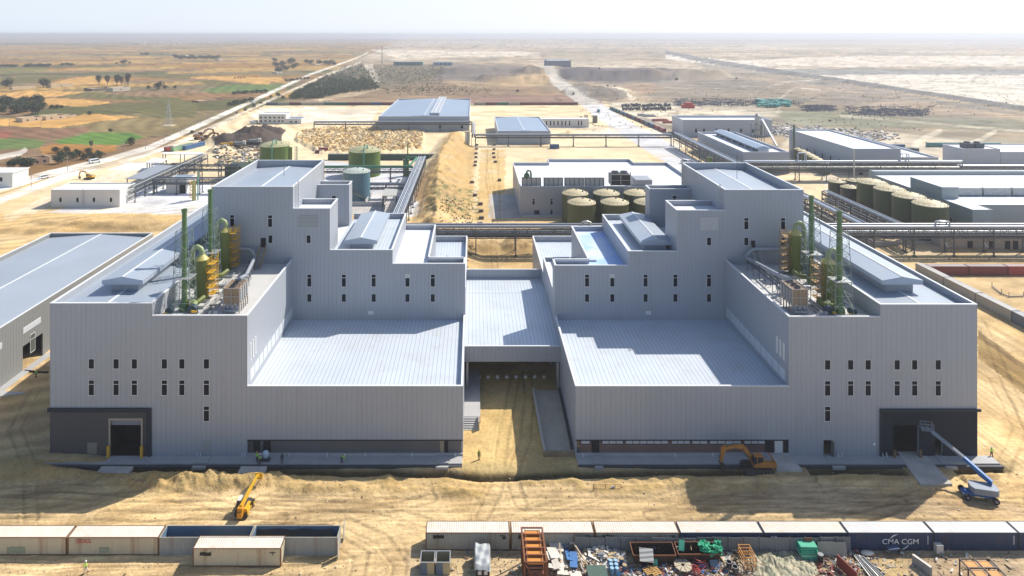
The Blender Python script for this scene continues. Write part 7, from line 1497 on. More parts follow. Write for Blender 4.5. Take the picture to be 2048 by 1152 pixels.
HV = M('hi_vis_lime', (.35, .75, .06), .6); HVO = M('olive_vest', (.20, .28, .04), .6); TRD = M('trousers_dark', (.03, .035, .05), .8); TRG = M('trousers_olive', (.12, .13, .05), .8); HW_ = M('helmet_white', (.75, .75, .75), .4); HY_ = M('helmet_yellow', (.6, .42, .03), .4); HK = M('cap_dark', (.05, .05, .05), .6); WB = M('work_blue', (.04, .07, .12), .8); WW = M('work_white', (.6, .6, .55), .8)
def gp(px, py): 
    v = G(px, py); return v
person('person in olive hi-vis clothing standing alone in the sunlit courtyard', gp(958, 919), .2, HVO, TRG, HY_, 0, .05)
person('person in white trousers and lime vest walking in front of the left containers', gp(172, 1147), -1.1, HV, WW, HW_, 0, .3, (.3, .1))
person('person in lime vest standing outside the far left hall', gp(72, 755), 2.6, HV, TRD, HW_)
person('person in lime vest, left one of two at the left factory doorway', Vector((XA(514, 118.9), 118.9, .33)), 3.0, HV, TRD, HY_); person('person in lime vest and white helmet, right one of two at the doorway', Vector((XA(519, 118.3), 118.3, .33)), 2.4, HV, TRD, HW_, .15)
person('person in dark blue work clothes on the left factory apron', Vector((XA(564, 118.7), 118.7, .33)), .4, WB, WB, HK); person('person in lime vest bending down on the left factory apron', Vector((XA(683, 118.8), 118.8, .33)), 1.5, HV, TRD, HW_, .9, .1, (.3, .3))
person('person in lime vest and white helmet right of the right factory corner', gp(1983, 913), .3, HV, TRD, HW_, 0, .1, (.1, .4)); person('person in dark clothes and yellow helmet at the ramp foot by the right factory', gp(1157, 912), 1.0, WB, TRD, HY_)
t = thing('mixer_cart', 'blue and white mixing cart in the left factory doorway', 'cart', (XA(532, 119.2), 119.2, .33)); x = XA(531, 119.2); MB().blob((x, 119.3, 1.4), (.65, .5, .75), 12, 8, .05).build('drum', M('cart_pale_blue', (.40, .52, .62), .5), t, True); m = MB(); m.box(x - .8, x + .8, 118.9, 119.7, .5, .62)
for a in (-.6, .6): m.sweep([(x + a, 118.85, .55), (x + a, 118.97, .55)], .22, 12)
m.build('cart_frame', STEEL, t)
# ================================================================== FAR LEFT HALL
t = thing('ribbed_hall', 'long pale ribbed-roof hall running out of frame on the left', 'hall', (-117.7, 108, 0)); B = Bld(t)
WR = M('hall_wall', (.23, .235, .23), .5, noise=(.1, .08), stripe=('xy', .9, .4, .05, .09)); x0, x1, ya, yb, zt = -134.0, -101.5, 108, 213, 12.9
holes_y = [(137.0, 143.2)]
W = B.W; W.box(x0, x0 + .3, ya, yb, 0, zt); W.box(x0 + .3, x1 - .3, yb - .3, yb, 0, zt); W.box(x0 + .3, x1 - .3, ya, ya + .3, 0, zt)
dy0, dy1 = 1345 / ((743 - 68) / 76.0) , 1345 / ((713 - 68) / 76.0)
W.box(x1 - .3, x1, ya, dy0, 0, zt); W.box(x1 - .3, x1, dy1, yb, 0, zt); W.box(x1 - .3, x1, dy0, dy1, 5.6, zt)
R = B.roofmb(M('hall_roof', (.36, .41, .47), .45, .1, noise=(.08, .11), stripe=('y', .9, .5, .04, .07))); xm = (x0 + x1) / 2; R.prism_y([(x0 + .3, 11.6), (x1 - .3, 11.6), (x1 - .3, 11.75), (xm, 12.75), (x0 + .3, 11.75)], ya + .3, yb - .3); C = B.C
C.box(xm - .2, xm + .2, ya + .3, yb - .3, 12.70, 12.82); C.box(x1 - .36, x1 + .06, ya, yb, zt + .003, zt + .14); C.box(x0 - .06, x0 + .36, ya, yb, zt + .003, zt + .14); C.box(x0 + .36, x1 - .36, yb - .36, yb + .06, zt + .003, zt + .14); B.finish(WR)
for y in (138.5, 151.5, 168, 184):
    m = MB(); m.box(x1 + .003, x1 + .06, y, y + 6.2, 8.4, 9.7); f_ = m.build('strip_window', TRIM, t); g = MB()
    for k in range(5): g.box(x1 + .063, x1 + .08, y + .15 + k * 1.22, y + 1.25 + k * 1.22, 8.55, 9.55)
    g.build('pane', M('frosted_pane', (.55, .58, .62), .3), f_)
for y in (154.8, 176): window(t, y, 3.0, 7.0, x1, 1.6, True, face='E', glassm=M('dull_glass', (.10, .11, .10), .2))
window(t, 134.2, .3, 3.4, x1, 1.9, True, face='E', glassm=M('dull_glass', (.10, .11, .10), .2))
MB().box(x1 + .003, x1 + 1.6, ya, yb, -.2, .25).build('apron', PLINTH, t)
single('dark_pipe', 'dark hose lying on the ground beside the far left hall', 'hose', MB().sweep([P(50, 741, .2), P(62, 742, .2), P(78, 744, .2), P(97, 744, .2)], .18, 8), BLACK); 
t = thing('trench_cover', 'pale slab lying beside the far left hall door', 'slab', (*P(20, 792)[:2], 0)); q = [P(-20, 797), P(42, 789), P(52, 786), P(-10, 783)]; MB().hexa([(a.x, a.y, -.2) for a in q], [(a.x, a.y, .2) for a in q]).build('slab', PLINTH, t)
# ================================================================== TREES
LEAF = M('leaf_dark', (.040, .060, .026), .7, noise=(.35, .35), objvar=.2); LEAFB = M('leaf_grey_green', (.060, .078, .042), .7, noise=(.35, .3), objvar=.2); BARK = M('bark', (.12, .085, .06), .9)
def crown_mesh(m, c, rx, rz, n, q, r, lobes=6):
    L_ = []
    for i in range(lobes): a = r.uniform(0, 2 * PI); d = r.uniform(.05, .58); L_.append((c[0] + rx * d * math.cos(a), c[1] + rx * d * math.sin(a), c[2] + rz * r.uniform(-.55, .55), rx * r.uniform(.4, .66), rz * r.uniform(.4, .66)))
    for i in range(n):
        lx_, ly, lz, lr, lh = r.choice(L_); v = Vector((r.gauss(0, 1), r.gauss(0, 1), r.gauss(0, 1))).normalized(); k = r.uniform(.6, 1.05)
        p = Vector((lx_ + v.x * lr * k, ly + v.y * lr * k, lz + v.z * lh * k)); a = Vector((r.gauss(0, 1), r.gauss(0, 1), r.gauss(0, .6))).normalized(); b = a.cross(Vector((r.gauss(0, 1), r.gauss(0, 1), r.gauss(0, 1)))).normalized(); s_ = q * r.uniform(.6, 1.3)
        m.add([p + a * s_, p + b * s_ * .8, p - a * s_, p - b * s_ * .8], [(0, 1, 2, 3)])
def tree_proto(name, label, cat, h, w, trunk, n, q, seed, mat):
    r = random.Random(seed); t = thing(name, label, cat, (0, 0, 0)); m = MB(); crown_mesh(m, (0, 0, trunk + (h - trunk) * .5), w / 2, (h - trunk) * .55, n, q, r, 8); m.build('crown', mat, t, world=False)
    m = MB(); m.sweep([(0, 0, -.3), (.1, 0, trunk * .6), (0, .1, trunk + (h - trunk) * .35)], [.035 * h, .026 * h, .012 * h], 7)
    for i in range(4): a = i * 1.6 + r.random(); m.sweep([(0, 0, trunk * .75), (w * .16 * math.cos(a), w * .16 * math.sin(a), trunk + (h - trunk) * .3), (w * .3 * math.cos(a), w * .3 * math.sin(a), trunk + (h - trunk) * .55)], [.018 * h, .012 * h, .005 * h], 5)
    m.build('trunk', BARK, t, True, world=False); return t
PT = {'t': tree_proto('gum_tree', '', 'tree', 10, 6.5, 2.6, 900, .34, 1, LEAFB), 'b': tree_proto('broad_tree', '', 'tree', 10, 13, 1.4, 1100, .5, 2, LEAF), 's': tree_proto('shrub', '', 'shrub', 10, 15, .2, 800, .6, 3, LEAF)}
TD = {'t': 'slender grey-green tree', 'b': 'broad dark tree', 's': 'dark green shrub'}; USED = {'t': False, 'b': False, 's': False}
def plant(k, px, py, hpx, where, group, wk=1.0):
    g = G(px, py); s_ = FPX / g.y; h = hpx / s_; sc = h / 10; rr = random.Random(int(px * 31 + py * 7)); lab = '%s %s' % (TD[k], where)
    if not USED[k]:
        USED[k] = True; o = PT[k]; o.location = g; o.rotation_euler = (0, 0, rr.uniform(0, 6)); o.scale = (sc * wk, sc * wk, sc); o['label'] = lab; o['group'] = group; return o
    return dup(PT[k], g, rr.uniform(0, 6), lab, group, (sc * wk, sc * wk, sc))
def grove(k, pts, where, group, wk=1.0):
    for i, (px, py, h) in enumerate(pts): plant(k, px, py, h, where if isinstance(where, str) else where[i], group, wk)
grove('t', [(198, 170, 20), (215, 170, 20), (234, 172, 23), (256, 171, 24), (243, 170, 18)], 'in the row behind the flat-roofed farmhouse', 'farmhouse trees')
grove('b', [(12, 176, 20), (87, 175, 20)], ['at the left frame edge among the upper farm walls', 'between the two upper pale farm walls'], 'farm trees'); grove('b', [(317, 179, 17)], 'standing alone right of the flat-roofed farmhouse', 'lone trees'); grove('s', [(298, 178, 7), (331, 178, 8), (349, 177, 6)], 'beside the lone field tree', 'field shrubs')
rnd = random.Random(31)
grove('b', [(rnd.uniform(-20, 78), rnd.uniform(208, 229), rnd.uniform(16, 24)) for i in range(22)], 'in the dense grove at the left frame edge', 'left edge grove'); grove('s', [(88, 216, 12), (104, 217, 8), (114, 217, 8), (122, 216, 6)], 'trailing right from the left edge grove', 'grove edge shrubs', 1.1)
plant('s', 178, 230, 8, 'alone in the tan field left of the pylon', 'lone shrubs'); plant('s', 221, 264, 7, 'at the upper edge of the bright green field', 'lone shrubs'); plant('s', 260, 291, 17, 'dark and round at the right end of the bright green field', 'lone shrubs', .8)
grove('s', [(110 + i * 7.2 + rnd.uniform(-3, 3), 306 + (i % 3) * 5 + i * .35, rnd.uniform(9, 15)) for i in range(14)], 'in the hedge between the farmyard and the road', 'roadside hedge'); grove('b', [(28, 337, 22), (44, 336, 24), (60, 335, 22), (115, 328, 20)], 'in front of the brown farmhouse near the road', 'farmyard trees')
plant('t', 182, 297, 16, 'standing alone behind the roadside hedge', 'lone trees')
grove('b', [(549 + (i * 37 % 45), 124 + (i * 13 % 22), 9 + i % 4) for i in range(12)], 'in the farm cluster right of the far fields', 'far farm trees', 1.1); grove('b', [(612, 127, 9), (622, 128, 9), (640, 129, 10), (650, 129, 9), (660, 130, 11), (667, 131, 8)], 'in the small far group beside the road', 'far roadside trees', 1.2)
grove('b', [(352 + i * 5.2 + rnd.uniform(-1, 1), 117 + (i % 3), rnd.uniform(6, 9)) for i in range(17)], 'in the long tree row of the far hamlet', 'far hamlet trees', 1.3); grove('b', [(285, 111, 6), (292, 111, 7), (324, 110, 3)], 'in the tiny clump left of the far hamlet', 'far clump trees', 1.3)
grove('s', [(124, 131, 5), (134, 131, 6), (144, 131, 5)], 'in the dark thicket of the far fields', 'far thicket', 1.6); grove('b', [(246, 128, 9), (233, 128, 4), (260, 127, 4)], 'in the small walled clump of the far fields', 'walled clump', 1.4)
grove('b', [(2 + i * 5, 134, 6) for i in range(7)] + [(50 + i * 6, 134, 6 + i % 3) for i in range(9)], 'in the loose row above the upper green field', 'upper field row', 1.4)
grove('s', [(458 + i * 8.5, 212 - i * 1.6, 8 + i % 3) for i in range(6)], 'in the olive thicket just left of the road', 'olive thicket', 1.2); grove('s', [(467 + i * 9, 189 - i * .6, 6 + i % 2) for i in range(8)], 'in the hedge below the small green field', 'green field hedge', 1.4)
grove('s', [(541, 196, 6), (556, 194, 9), (566, 198, 7), (507, 215, 7), (491, 222, 6), (385, 267, 7), (473, 228, 4), (522, 208, 5)], 'on the verge between the two tracks of the left road', 'verge shrubs'); grove('s', [(573 + i * 7, 163 - i * .8, 5) for i in range(7)] + [(470 + i * 6, 157 - i % 2, 2.6) for i in range(4)], 'scattered in the brown field left of the road', 'brown field shrubs', 1.3)
grove('s', [(1198, 152, 4), (1354, 160, 5), (1229, 175, 4), (1215, 173, 3), (1036, 184, 5), (1100, 148, 3), (1660, 243, 4), (1402, 147, 2), (1473, 158, 3)], 'alone on the dry ground beyond the site', 'scattered dry-land shrubs', 1.2)
# the wood between the road and the slag heaps: too many crowns to count
r = random.Random(77); m = MB(); poly = [(577, 198), (612, 176), (655, 152), (690, 133), (722, 128), (735, 140), (742, 162), (760, 178), (720, 184), (680, 188), (640, 198)]
px_ = np.array([r.uniform(570, 765) for _ in range(4600)]); py_ = np.array([r.uniform(127, 199) for _ in range(4600)]); ok = _inpoly(px_, py_, poly); n_ = 0
for a, b in zip(px_[ok], py_[ok]):
    p = P(a, b); s_ = FPX / p.y
    if r.random() > .2 + .8 * ((b - 125) / 75): continue
    h = r.uniform(4, 7); crown_mesh(m, (p.x, p.y, h * .5 + hz(p.x, p.y)), r.uniform(1.8, 3.8), h * .5, 60 if b > 160 else 26, .5, r, 4); n_ += 1
    if n_ > 1900: break
tag(m.build('wood', M('wood_leaf', (.052, .078, .032), .8, noise=(.08, .3)), None), 'dense dark wood between the left road and the slag heaps', 'wood', None, 'stuff')
m = MB()
for k in range(4200):
    a, b = r.uniform(735, 1010), r.uniform(130, 192); dens = math.exp(-((b - 148) / 14) ** 2) * (a < 885) + .7 * math.exp(-((b - 180) / 6) ** 2) * (a > 760) * math.exp(-((a - 860) / 90) ** 2)
    if r.random() > dens: continue
    p = P(a, b); crown_mesh(m, (p.x, p.y, hz(p.x, p.y) + .9), r.uniform(1.2, 3.4), 1.1, 12, .5, r, 2)
tag(m.build('scrubland', M('scrub_leaf', (.115, .11, .065), .8, noise=(.08, .3)), None), 'low scrub bushes covering the ground beside the wood', 'scrub', None, 'stuff')
m = MB()
for k in range(900):
    a, b = r.uniform(1150, 2048), r.uniform(140, 262); p = P(a, b)
    if fbm(np.array([p.x / 80]), np.array([p.y / 80]), 3, 5)[0] < .5: continue
    crown_mesh(m, (p.x, p.y, hz(p.x, p.y) + .6), r.uniform(.6, 1.6), .6, 6, .5, r, 1)
tag(m.build('dry_bushes', M('dry_bush', (.22, .20, .14), .8), None), 'low dry bushes dotted over the right-hand plain', 'bushes', None, 'stuff')
m = MB()
for k in range(260):
    Y = r.uniform(205, 300); X = r.uniform(-14, 0) ; crown_mesh(m, (X, Y, hz(X, Y) + .2), r.uniform(.3, .8), .4, 7, .25, r, 1)
tag(m.build('bank_weeds', LEAF, None), 'weeds growing down the earth bank beside the haul road', 'weeds', None, 'stuff')
# ================================================================== FARMHOUSES
def farm(label, px0, px1, py, hpx, dep, mat, nwin=2, roofm=None, rot=.95):
    a, b = P(px0, py), P(px1, py); s_ = FPX / a.y; h = hpx / s_ * .8; t = thing('farmhouse', label, 'house', ((a.x + b.x) / 2, a.y, 0)); z0 = -1
    m = MB(); m.box(a.x, b.x, a.y, a.y + .4, z0, h); m.box(a.x, b.x, a.y + dep - .4, a.y + dep, z0, h); m.box(a.x, a.x + .4, a.y + .4, a.y + dep - .4, z0, h); m.box(b.x - .4, b.x, a.y + .4, a.y + dep - .4, z0, h); m.build('wall', mat, t)
    xm = a.x + (b.x - a.x) * .45; MB().box(a.x + .4, xm, a.y + .4, a.y + dep - .4, h - .7, h - .5).build('roof', roofm or DT, t); MB().box(xm + 3, b.x - .5, a.y + dep * .4, a.y + dep - .45, h - 1.4, h - 1.2).build('roof', roofm or DT, t)
    for i in range(nwin): x = a.x + (b.x - a.x) * (i + .6) / (nwin + .3); MB().box(x - .7, x + .7, a.y - .06, a.y - .003, h * .3, h * .62).build('window', BLACK, t)
    t.rotation_euler = (0, 0, rot); return t
MUD = M('mud_wall', (.62, .49, .34), .9, noise=(.2, .15)); MUD2 = M('brown_wall', (.30, .20, .14), .9, noise=(.2, .15)); PLAST = M('plaster_wall', (.62, .56, .46), .8, noise=(.2, .1))
farm('flat-roofed cream farmhouse in front of the tall tree row', 226, 261, 182, 9, 16, PLAST, 1); farm('low dark walled farmyard left of the cream farmhouse', 184, 226, 181, 6, 22, M('dark_wall', (.16, .14, .12), .9), 0)
farm('mud-walled farm compound below the left edge grove', 47, 83, 243, 10, 14, MUD, 2); farm('mud-walled farm compound with dark shaded end, right of the other one', 94, 132, 239, 10, 16, MUD, 2); farm('small broken mud enclosure at the right end of the compounds', 135, 152, 234, 5, 12, MUD, 0); farm('dark stone shed between the two mud compounds', 84, 94, 238, 8, 8, MUD2, 1)
farm('pale upper farm wall between two broad trees', 28, 70, 178, 6, 12, MUD, 0); farm('pale upper farmhouse right of the broad tree', 104, 146, 174, 7, 14, MUD, 1); farm('brown farmhouse with two dark windows beside the road', 68, 98, 329, 17, 9, MUD2, 2); farm('cream side wing of the brown farmhouse', 98.5, 107, 326, 14, 12, MUD, 0)
farm('low brown farm ruins beside the olive thicket', 395, 452, 203, 4, 14, MUD2, 1); farm('small pale house among the far farm cluster', 552, 566, 147, 4, 14, PLAST, 1); farm('pale roofs of the far hamlet behind its tree row', 370, 384, 113, 4, 25, PLAST, 0); farm('pinkish shed at the right end of the far hamlet', 437, 447, 121, 4, 20, PLAST, 0); farm('white house near the small far tree group', 629, 644, 130, 3, 16, PLAST, 0)
t = thing('roadside_building', 'white corner building at the left frame edge beside the road', 'building', (*P(8, 375)[:2], 0)); a = P(-40, 375); b = P(25, 375); m = MB(); m.box(a.x, b.x, b.y, b.y + 12, -1, 7.2); m.build('wall', M('white_plaster', (.66, .66, .62), .7), t); MB().box(a.x, b.x + .5, b.y - .5, b.y + 12.5, 7.2, 7.5).build('roof', TRIM, t); MB().box(b.x - 9, b.x - 5, b.y - .06, b.y - .003, 3, 5).build('window', BLACK, t)
# far villages: tiny pale houses, and tree belts on the plain
HP = None; r = random.Random(5)
for k in range(110):
    g_ = r.choice(((250, 450, 80, 91), (250, 450, 84, 92), (0, 420, 71, 82), (760, 1000, 88, 96), (430, 700, 76, 88), (1080, 1400, 78, 92))); px, py = r.uniform(g_[0], g_[1]), r.uniform(g_[2], g_[3]); p = G(px, py); s_ = p.y / FPX
    if HP is None:
        m = MB(); m.box(-.5, .5, -.5, .5, -.6, .5); m.prism_y([(-.54, .5), (.54, .5), (0, .72)], -.52, .52); HP = m.build('village_house', M('village_white', (.75, .73, .70), .7, objvar=.2), None); tag(HP, 'tiny pale house of the villages near the horizon', 'house', 'tiny houses near the horizon'); o = HP
    else: o = HP.copy(); COL.objects.link(o)
    o.location = p; q = min(s_, 9) * r.uniform(1.2, 2.6); o.scale = (q * r.uniform(1, 2.2), q, q * .8)
m = MB()
for k in range(900):
    g_ = r.choice(((150, 520, 82, 92), (0, 1000, 72, 84), (520, 1200, 78, 98), (1000, 1500, 80, 96), (0, 160, 86, 90))); px = r.uniform(g_[0], g_[1]); py = r.uniform(g_[2], g_[3]); py = 68 + (py - 68) * (1 + .03 * math.sin(px / 17)); p = G(px, py); w_ = p.y / FPX
    crown_mesh(m, (p.x, p.y, p.z + 2.5), w_ * r.uniform(3, 12), 2.2, 16, w_ * .55, r, 4)
tag(m.build('far_tree_belts', M('belt_leaf', (.10, .105, .085), .9), None), 'thin dark tree belts lining the plain towards the horizon', 'tree belts', None, 'stuff')
# ================================================================== PYLON, POLES, MASTS
def pylon(label, px, py, hpx, group=None):
    g = G(px, py); s_ = FPX / g.y; h = hpx / s_; t = thing('lattice_pylon', label, 'pylon', g, 0, group); m = MB(); w0, w1 = h * .24, h * .03
    lattice(m, g.x, g.y, g.z, g.z + h * .8, w0, w1, 8, .1); m.beam((g.x, g.y, g.z + h * .8), (g.x, g.y, g.z + h), .2); m.build('lattice', STEELL, t)
    m = MB()
    for z, w in ((.78, .13), (.88, .1)): m.beam((g.x - h * w, g.y, g.z + h * z), (g.x + h * w, g.y, g.z + h * z), .2)
    m.build('cross_arms', STEELL, t); MB().box(g.x - w0 * .9, g.x + w0 * .9, g.y - w0 * .8, g.y + w0 * .8, -.5 + g.z, .15 + g.z).build('footing', M('sand_pad', (.58, .47, .32), .9), t)
pylon('pale lattice pylon standing on a sandy pad in the olive field', 337, 251, 56)
for i, (px, py, h) in enumerate(((102.6, 279, 22), (82, 256, 14), (19, 253, 14), (134.6, 343, 34), (192, 318, 26), (247, 301, 22), (291, 299, 18), (328, 283, 16), (361, 268, 14), (390, 255, 13), (62.5, 374, 33), (372, 190, 9), (402, 247, 12), (182, 306, 24), (69, 296, 14), (415, 238, 11))):
    g = G(px, py); hh = h / (FPX / g.y); t = thing('utility_pole', 'thin utility pole, %s from the left of the field and roadside poles' % ORD[sorted([102.6, 82, 19, 134.6, 192, 247, 291, 328, 361, 390, 62.5, 372, 402, 182, 69, 415]).index(px)], 'pole', g, 0, 'thin utility poles'); MB().tube(g, g + Vector((0, 0, hh)), .16, 6, .1).build('pole', M('pole_grey', (.28, .26, .23), .8), t); MB().beam(g + Vector((-.8, 0, hh * .96)), g + Vector((.8, 0, hh * .96)), .15).build('cross_arm', M('pole_grey', (.28, .26, .23), .8), t)
g = G(764, 127); t = thing('radio_mast', 'tall thin dark radio mast beyond the wood', 'mast', g); MB().tube(g, g + Vector((0, 0, 46)), 1.0, 6, .5).build('mast_pole', M('mast_dark', (.08, .08, .09), .7), t); MB().box(g.x - 3, g.x + 3, g.y - 3, g.y + 3, g.z - .5, g.z + 2.5).build('base_hut', PLAST, t)
for i, (px, py, h) in enumerate(((318, 97, 20), (297, 100, 15), (1957, 90, 10), (1650, 84, 9), (443, 90, 14))): pylon('faint lattice pylon on the hazy plain, %s from the left' % ORD[[1, 0, 4, 3, 2][i]], px, py, h, 'faint far pylons')
# ================================================================== FAR BUILDINGS AND YARDS
g = P(1115, 142.5); gz = hz(g.x, g.y); t = hall('big slate-grey windowless building beside the far end of the haul road', XA(1096, 1372), XA(1142, 1372), 1372, 1440, 21.5, .3, M('slate_roof', (.33, .37, .43), .5), M('slate_wall', (.17, .20, .25), .6, stripe=('x', 6, .4, .1, .06)))
for px in (1090, 1094): MB().lathe([(1.8, 0), (1.8, 21)], (XA(px, 1368), 1368, 0), 10).build('side_duct', M('slate_wall', (.17, .20, .25), .6), t, True)
hall('long green-walled building beyond the wood', XA(787, 1620), XA(845, 1620), 1620, 1650, 9, .3, M('pale_blue_roof', (.45, .52, .56), .5), M('green_hall_wall', (.10, .20, .17), .6), 0, None, [(px, 2, 6) for px in (795, 803, 812, 820, 829, 837)], ww=4); hall('pale blue-walled building right of the green one', XA(866, 1620), XA(905, 1620), 1620, 1645, 8, .3, M('pale_blue_roof', (.45, .52, .56), .5), M('blue_hall_wall', (.20, .32, .40), .6), 0, None, [(px, 2, 6) for px in (874, 882, 890, 898)], ww=3)
hall('small grey block left of the low white windowed building', XA(1170, 590), XA(1176, 590), 590, 594, 5, .2, ROOFC, MUD, name='site_hut', cat='hut'); hall('small dark block beside the haul road', XA(1187, 575), XA(1195, 575), 575, 580, 6, .2, ROOFC, M('dark_wall', (.16, .14, .12), .9), name='site_hut', cat='hut')
r = random.Random(8); proto = None
for i in range(26):
    px = 1249 + (i % 13) * 7.3 + r.uniform(-1.5, 1.5); py = 213 + (i // 13) * 7 + r.uniform(-1, 1); g = G(px, py)
    if proto is None:
        proto = thing('parked_machine', 'small dark machine parked in the laydown yard beyond the right container row', 'machine', g, 0, 'machines in the laydown yard'); m = MB(); m.box(-2.6, 1.2, -1.3, 1.3, .8, 2.8); m.build('body', M('dark_machine', (.06, .07, .09), .6, objvar=.4), proto, world=False); m = MB(); m.box(1.25, 2.8, -1.2, 1.2, .8, 3.4); m.build('cab', M('dark_machine', (.06, .07, .09), .6), proto, world=False)
        m = MB(); [wheel(m, (a, b, .6), .6, .5, 'y') for a in (-2, 2) for b in (-1.2, 1.2)]; m.build('wheels', BLACK, proto, True, world=False)
    else: dup(proto, g, r.uniform(0, 3), 'small dark machine parked in the laydown yard beyond the right container row', 'machines in the laydown yard', r.uniform(.7, 1.05))
g = G(1378, 217); t = thing('red_plant', 'bright red boxy plant unit in the laydown yard', 'machine', g); MB().box(g.x - 6, g.x + 6, g.y, g.y + 6, g.z, g.z + 3.5).build('body', M('bright_red', (.50, .05, .03), .6), t); MB().box(g.x - 3, g.x + 4, g.y + 1, g.y + 5, g.z + 3.5, g.z + 5.5).build('upper_body', M('bright_red', (.50, .05, .03), .6), t)
m = MB()
for k in range(1500):
    z_ = r.choice(((1350, 1530, 199, 214), (1350, 1600, 203, 212), (1610, 1665, 212, 224), (1690, 1860, 214, 232), (1720, 1850, 220, 234))); px, py = r.uniform(z_[0], z_[1]), r.uniform(z_[2], z_[3]); p = G(px, py)
    if r.random() < .45: m.beam(p, p + Vector((r.uniform(-.4, .4), 0, r.uniform(1.5, 3.2))), .22)
    else: m.beam(p + Vector((0, 0, .8)), p + Vector((r.uniform(-9, 9), r.uniform(-2, 2), r.uniform(.6, 1.8))), .45)
tag(m.build('scaffold_stacks', M('scaffold_dark', (.10, .11, .16), .8), None), 'dark stacked scaffold and steelwork on the right-hand plain', 'steelwork', None, 'stuff')
m = MB()
for k in range(70): p = G(r.uniform(1515, 1580), r.uniform(203, 215)); m.obox(p + Vector((0, 0, 2)), (r.uniform(3, 7), r.uniform(2, 4), r.uniform(1.5, 3.5)), (0, 0, r.uniform(0, 1)))
tag(m.build('teal_stockpile', M('teal_stock', (.07, .30, .27), .7, noise=(.2, .2)), None), 'teal wrapped stock piled on the right-hand plain', 'stockpile', None, 'stuff')
m = MB(); mats = [DW, DG, M('debris_slate', (.2, .2, .25), .8), DT]
for k in range(1500):
    px = r.gauss(1640, 70); py = 262 + (px - 1560) * .06 + r.gauss(0, 5)
    if px < 1545 or px > 1800: continue
    p = G(px, py); m.cur = r.randrange(4) if r.random() < .6 else 0; s_ = r.uniform(.5, 2.0); m.obox(p + Vector((0, 0, r.random() * .6)), (s_ * 1.6, s_, s_ * .5), (r.uniform(-.4, .4), r.uniform(-.4, .4), r.uniform(0, 3)))
tag(m.build('rubble_field', mats, None), 'pale broken debris strewn behind the long right hall', 'debris', None, 'stuff')
for i, (px, py, w_) in enumerate(((1285, 232, 8), (1299, 234, 12), (1322, 243, 14), (1338, 247, 9))):
    g = G(px, py); t = thing('steel_stack', '%s stack of %s steel in the pale laydown ground' % (ORD[i], 'red' if i > 1 else 'grey'), 'stack', g, 0, 'laydown steel stacks'); m = MB()
    for k in range(4): m.box(g.x - w_ / 2 + k * .4, g.x + w_ / 2, g.y + k * 2.2, g.y + k * 2.2 + 1.2, g.z, g.z + 1 + .3 * (k % 2))
    m.build('bars', DR if i > 1 else DG, t)
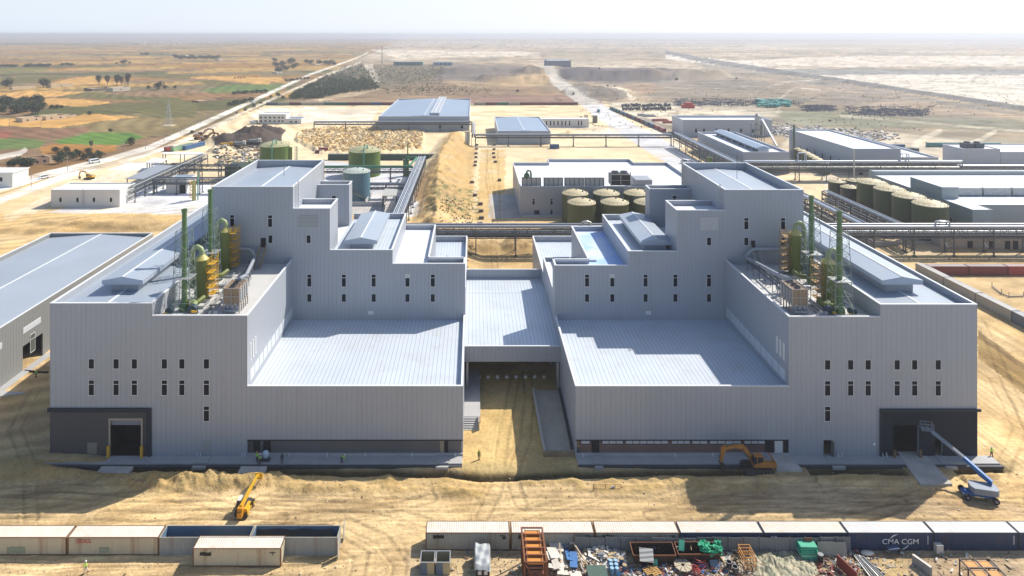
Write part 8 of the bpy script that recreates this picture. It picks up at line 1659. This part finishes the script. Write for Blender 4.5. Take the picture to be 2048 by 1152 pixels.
# rough scrap beside the left spoil heap, small lorries
r = random.Random(14); m = MB(); mats = [DG, DB, DW, M('dark_green_body', (.035, .06, .04), .7), DT]
for k in range(420): px, py = r.uniform(430, 545), r.uniform(293, 332); p = G(px, py); m.cur = r.randrange(5); m.obox(p + Vector((0, 0, .4)), (r.uniform(.5, 4), r.uniform(.5, 1.5), r.uniform(.2, .8)), (r.uniform(-.2, .2), r.uniform(-.2, .2), r.uniform(0, 3)))
tag(m.build('site_scrap', mats, None), 'scattered steel and timber scrap left of the wide green tanks', 'scrap', None, 'stuff')
for i, (px, py, c_) in enumerate(((454, 294, 'machine_yellow'), (480, 293, 'cab_white'), (511, 290, 'cab_white'))):
    g = G(px, py); t = thing('site_lorry', ('small yellow loader at the foot of the spoil heap', 'white-cabbed lorry, left one at the spoil heap', 'white-cabbed lorry, right one at the spoil heap')[i], 'lorry', g, .2, None); m = MB(); m.box(-4, 1.4, -1.3, 1.3, 1, 2.8); m.build('load_body', DG if i else MATS[c_], t, world=False); MB().box(1.6, 3.6, -1.2, 1.2, .8, 3.4).build('cab', MATS[c_], t, world=False); m = MB(); [wheel(m, (a, b, .6), .6, .5, 'y') for a in (-3, 2.6) for b in (-1.2, 1.2)]; m.build('wheels', BLACK, t, True, world=False)
# loose stones and clods on the bare earth in front of the factory
r = random.Random(41); m = MB(); mats = [M('clod_sand', (.50, .37, .20), .9), M('clod_dark', (.36, .25, .13), .9), M('clod_pale', (.62, .52, .36), .9)]
for k in range(1300):
    px = r.uniform(-40, 2080); py = r.choice((r.gauss(955, 16), r.gauss(975, 20), r.uniform(925, 1060), r.uniform(1115, 1150)))
    if py < 922: continue
    p = G(px, py); m.cur = r.randrange(3); q = abs(r.gauss(0, .07)) + .04; m.blob((p.x, p.y, p.z + q * .3), (q, q * .8, q * .6), 5, 3, .3, r)
tag(m.build('loose_clods', mats, None), 'loose stones and clods scattered over the earthworks in the foreground', 'stones', None, 'stuff')
r = random.Random(43); m = MB(); mats = [M('boulder_sand', (.58, .41, .18), .9, noise=(.5, .2)), M('boulder_pale', (.64, .52, .33), .9)]
rp = [(604, 264), (660, 256), (780, 257), (846, 263), (842, 298), (760, 307), (645, 304), (596, 280)]; n_ = 0
while n_ < 1700:
    px, py = r.uniform(590, 850), r.uniform(254, 310)
    if not _inpoly(np.array([px]), np.array([py]), rp)[0]: continue
    p = G(px, py); q = r.uniform(.3, 1.0); m.cur = r.randrange(2); m.blob((p.x, p.y, p.z + q * .2), (q * 1.3, q, q * .9), 6, 4, .35, r); n_ += 1
tag(m.build('excavated_rubble', mats, None), 'sunlit lumps of excavated rock covering the broad heap behind the green tanks', 'rubble', None, 'stuff')
# ================================================================== HAZE
hm = bpy.data.materials.new('haze'); hm.use_nodes = True; t = hm.node_tree; t.nodes.clear()
pv = t.nodes.new('ShaderNodeVolumePrincipled'); pv.inputs['Density'].default_value = 0.00017; pv.inputs['Color'].default_value = (.68, .73, .82, 1); pv.inputs['Anisotropy'].default_value = .25
oo = t.nodes.new('ShaderNodeOutputMaterial'); t.links.new(pv.outputs[0], oo.inputs['Volume'])
h = MB().box(-62000, 62000, -300, 42000, -60, 84).build('haze', hm); h['kind'] = 'stuff'
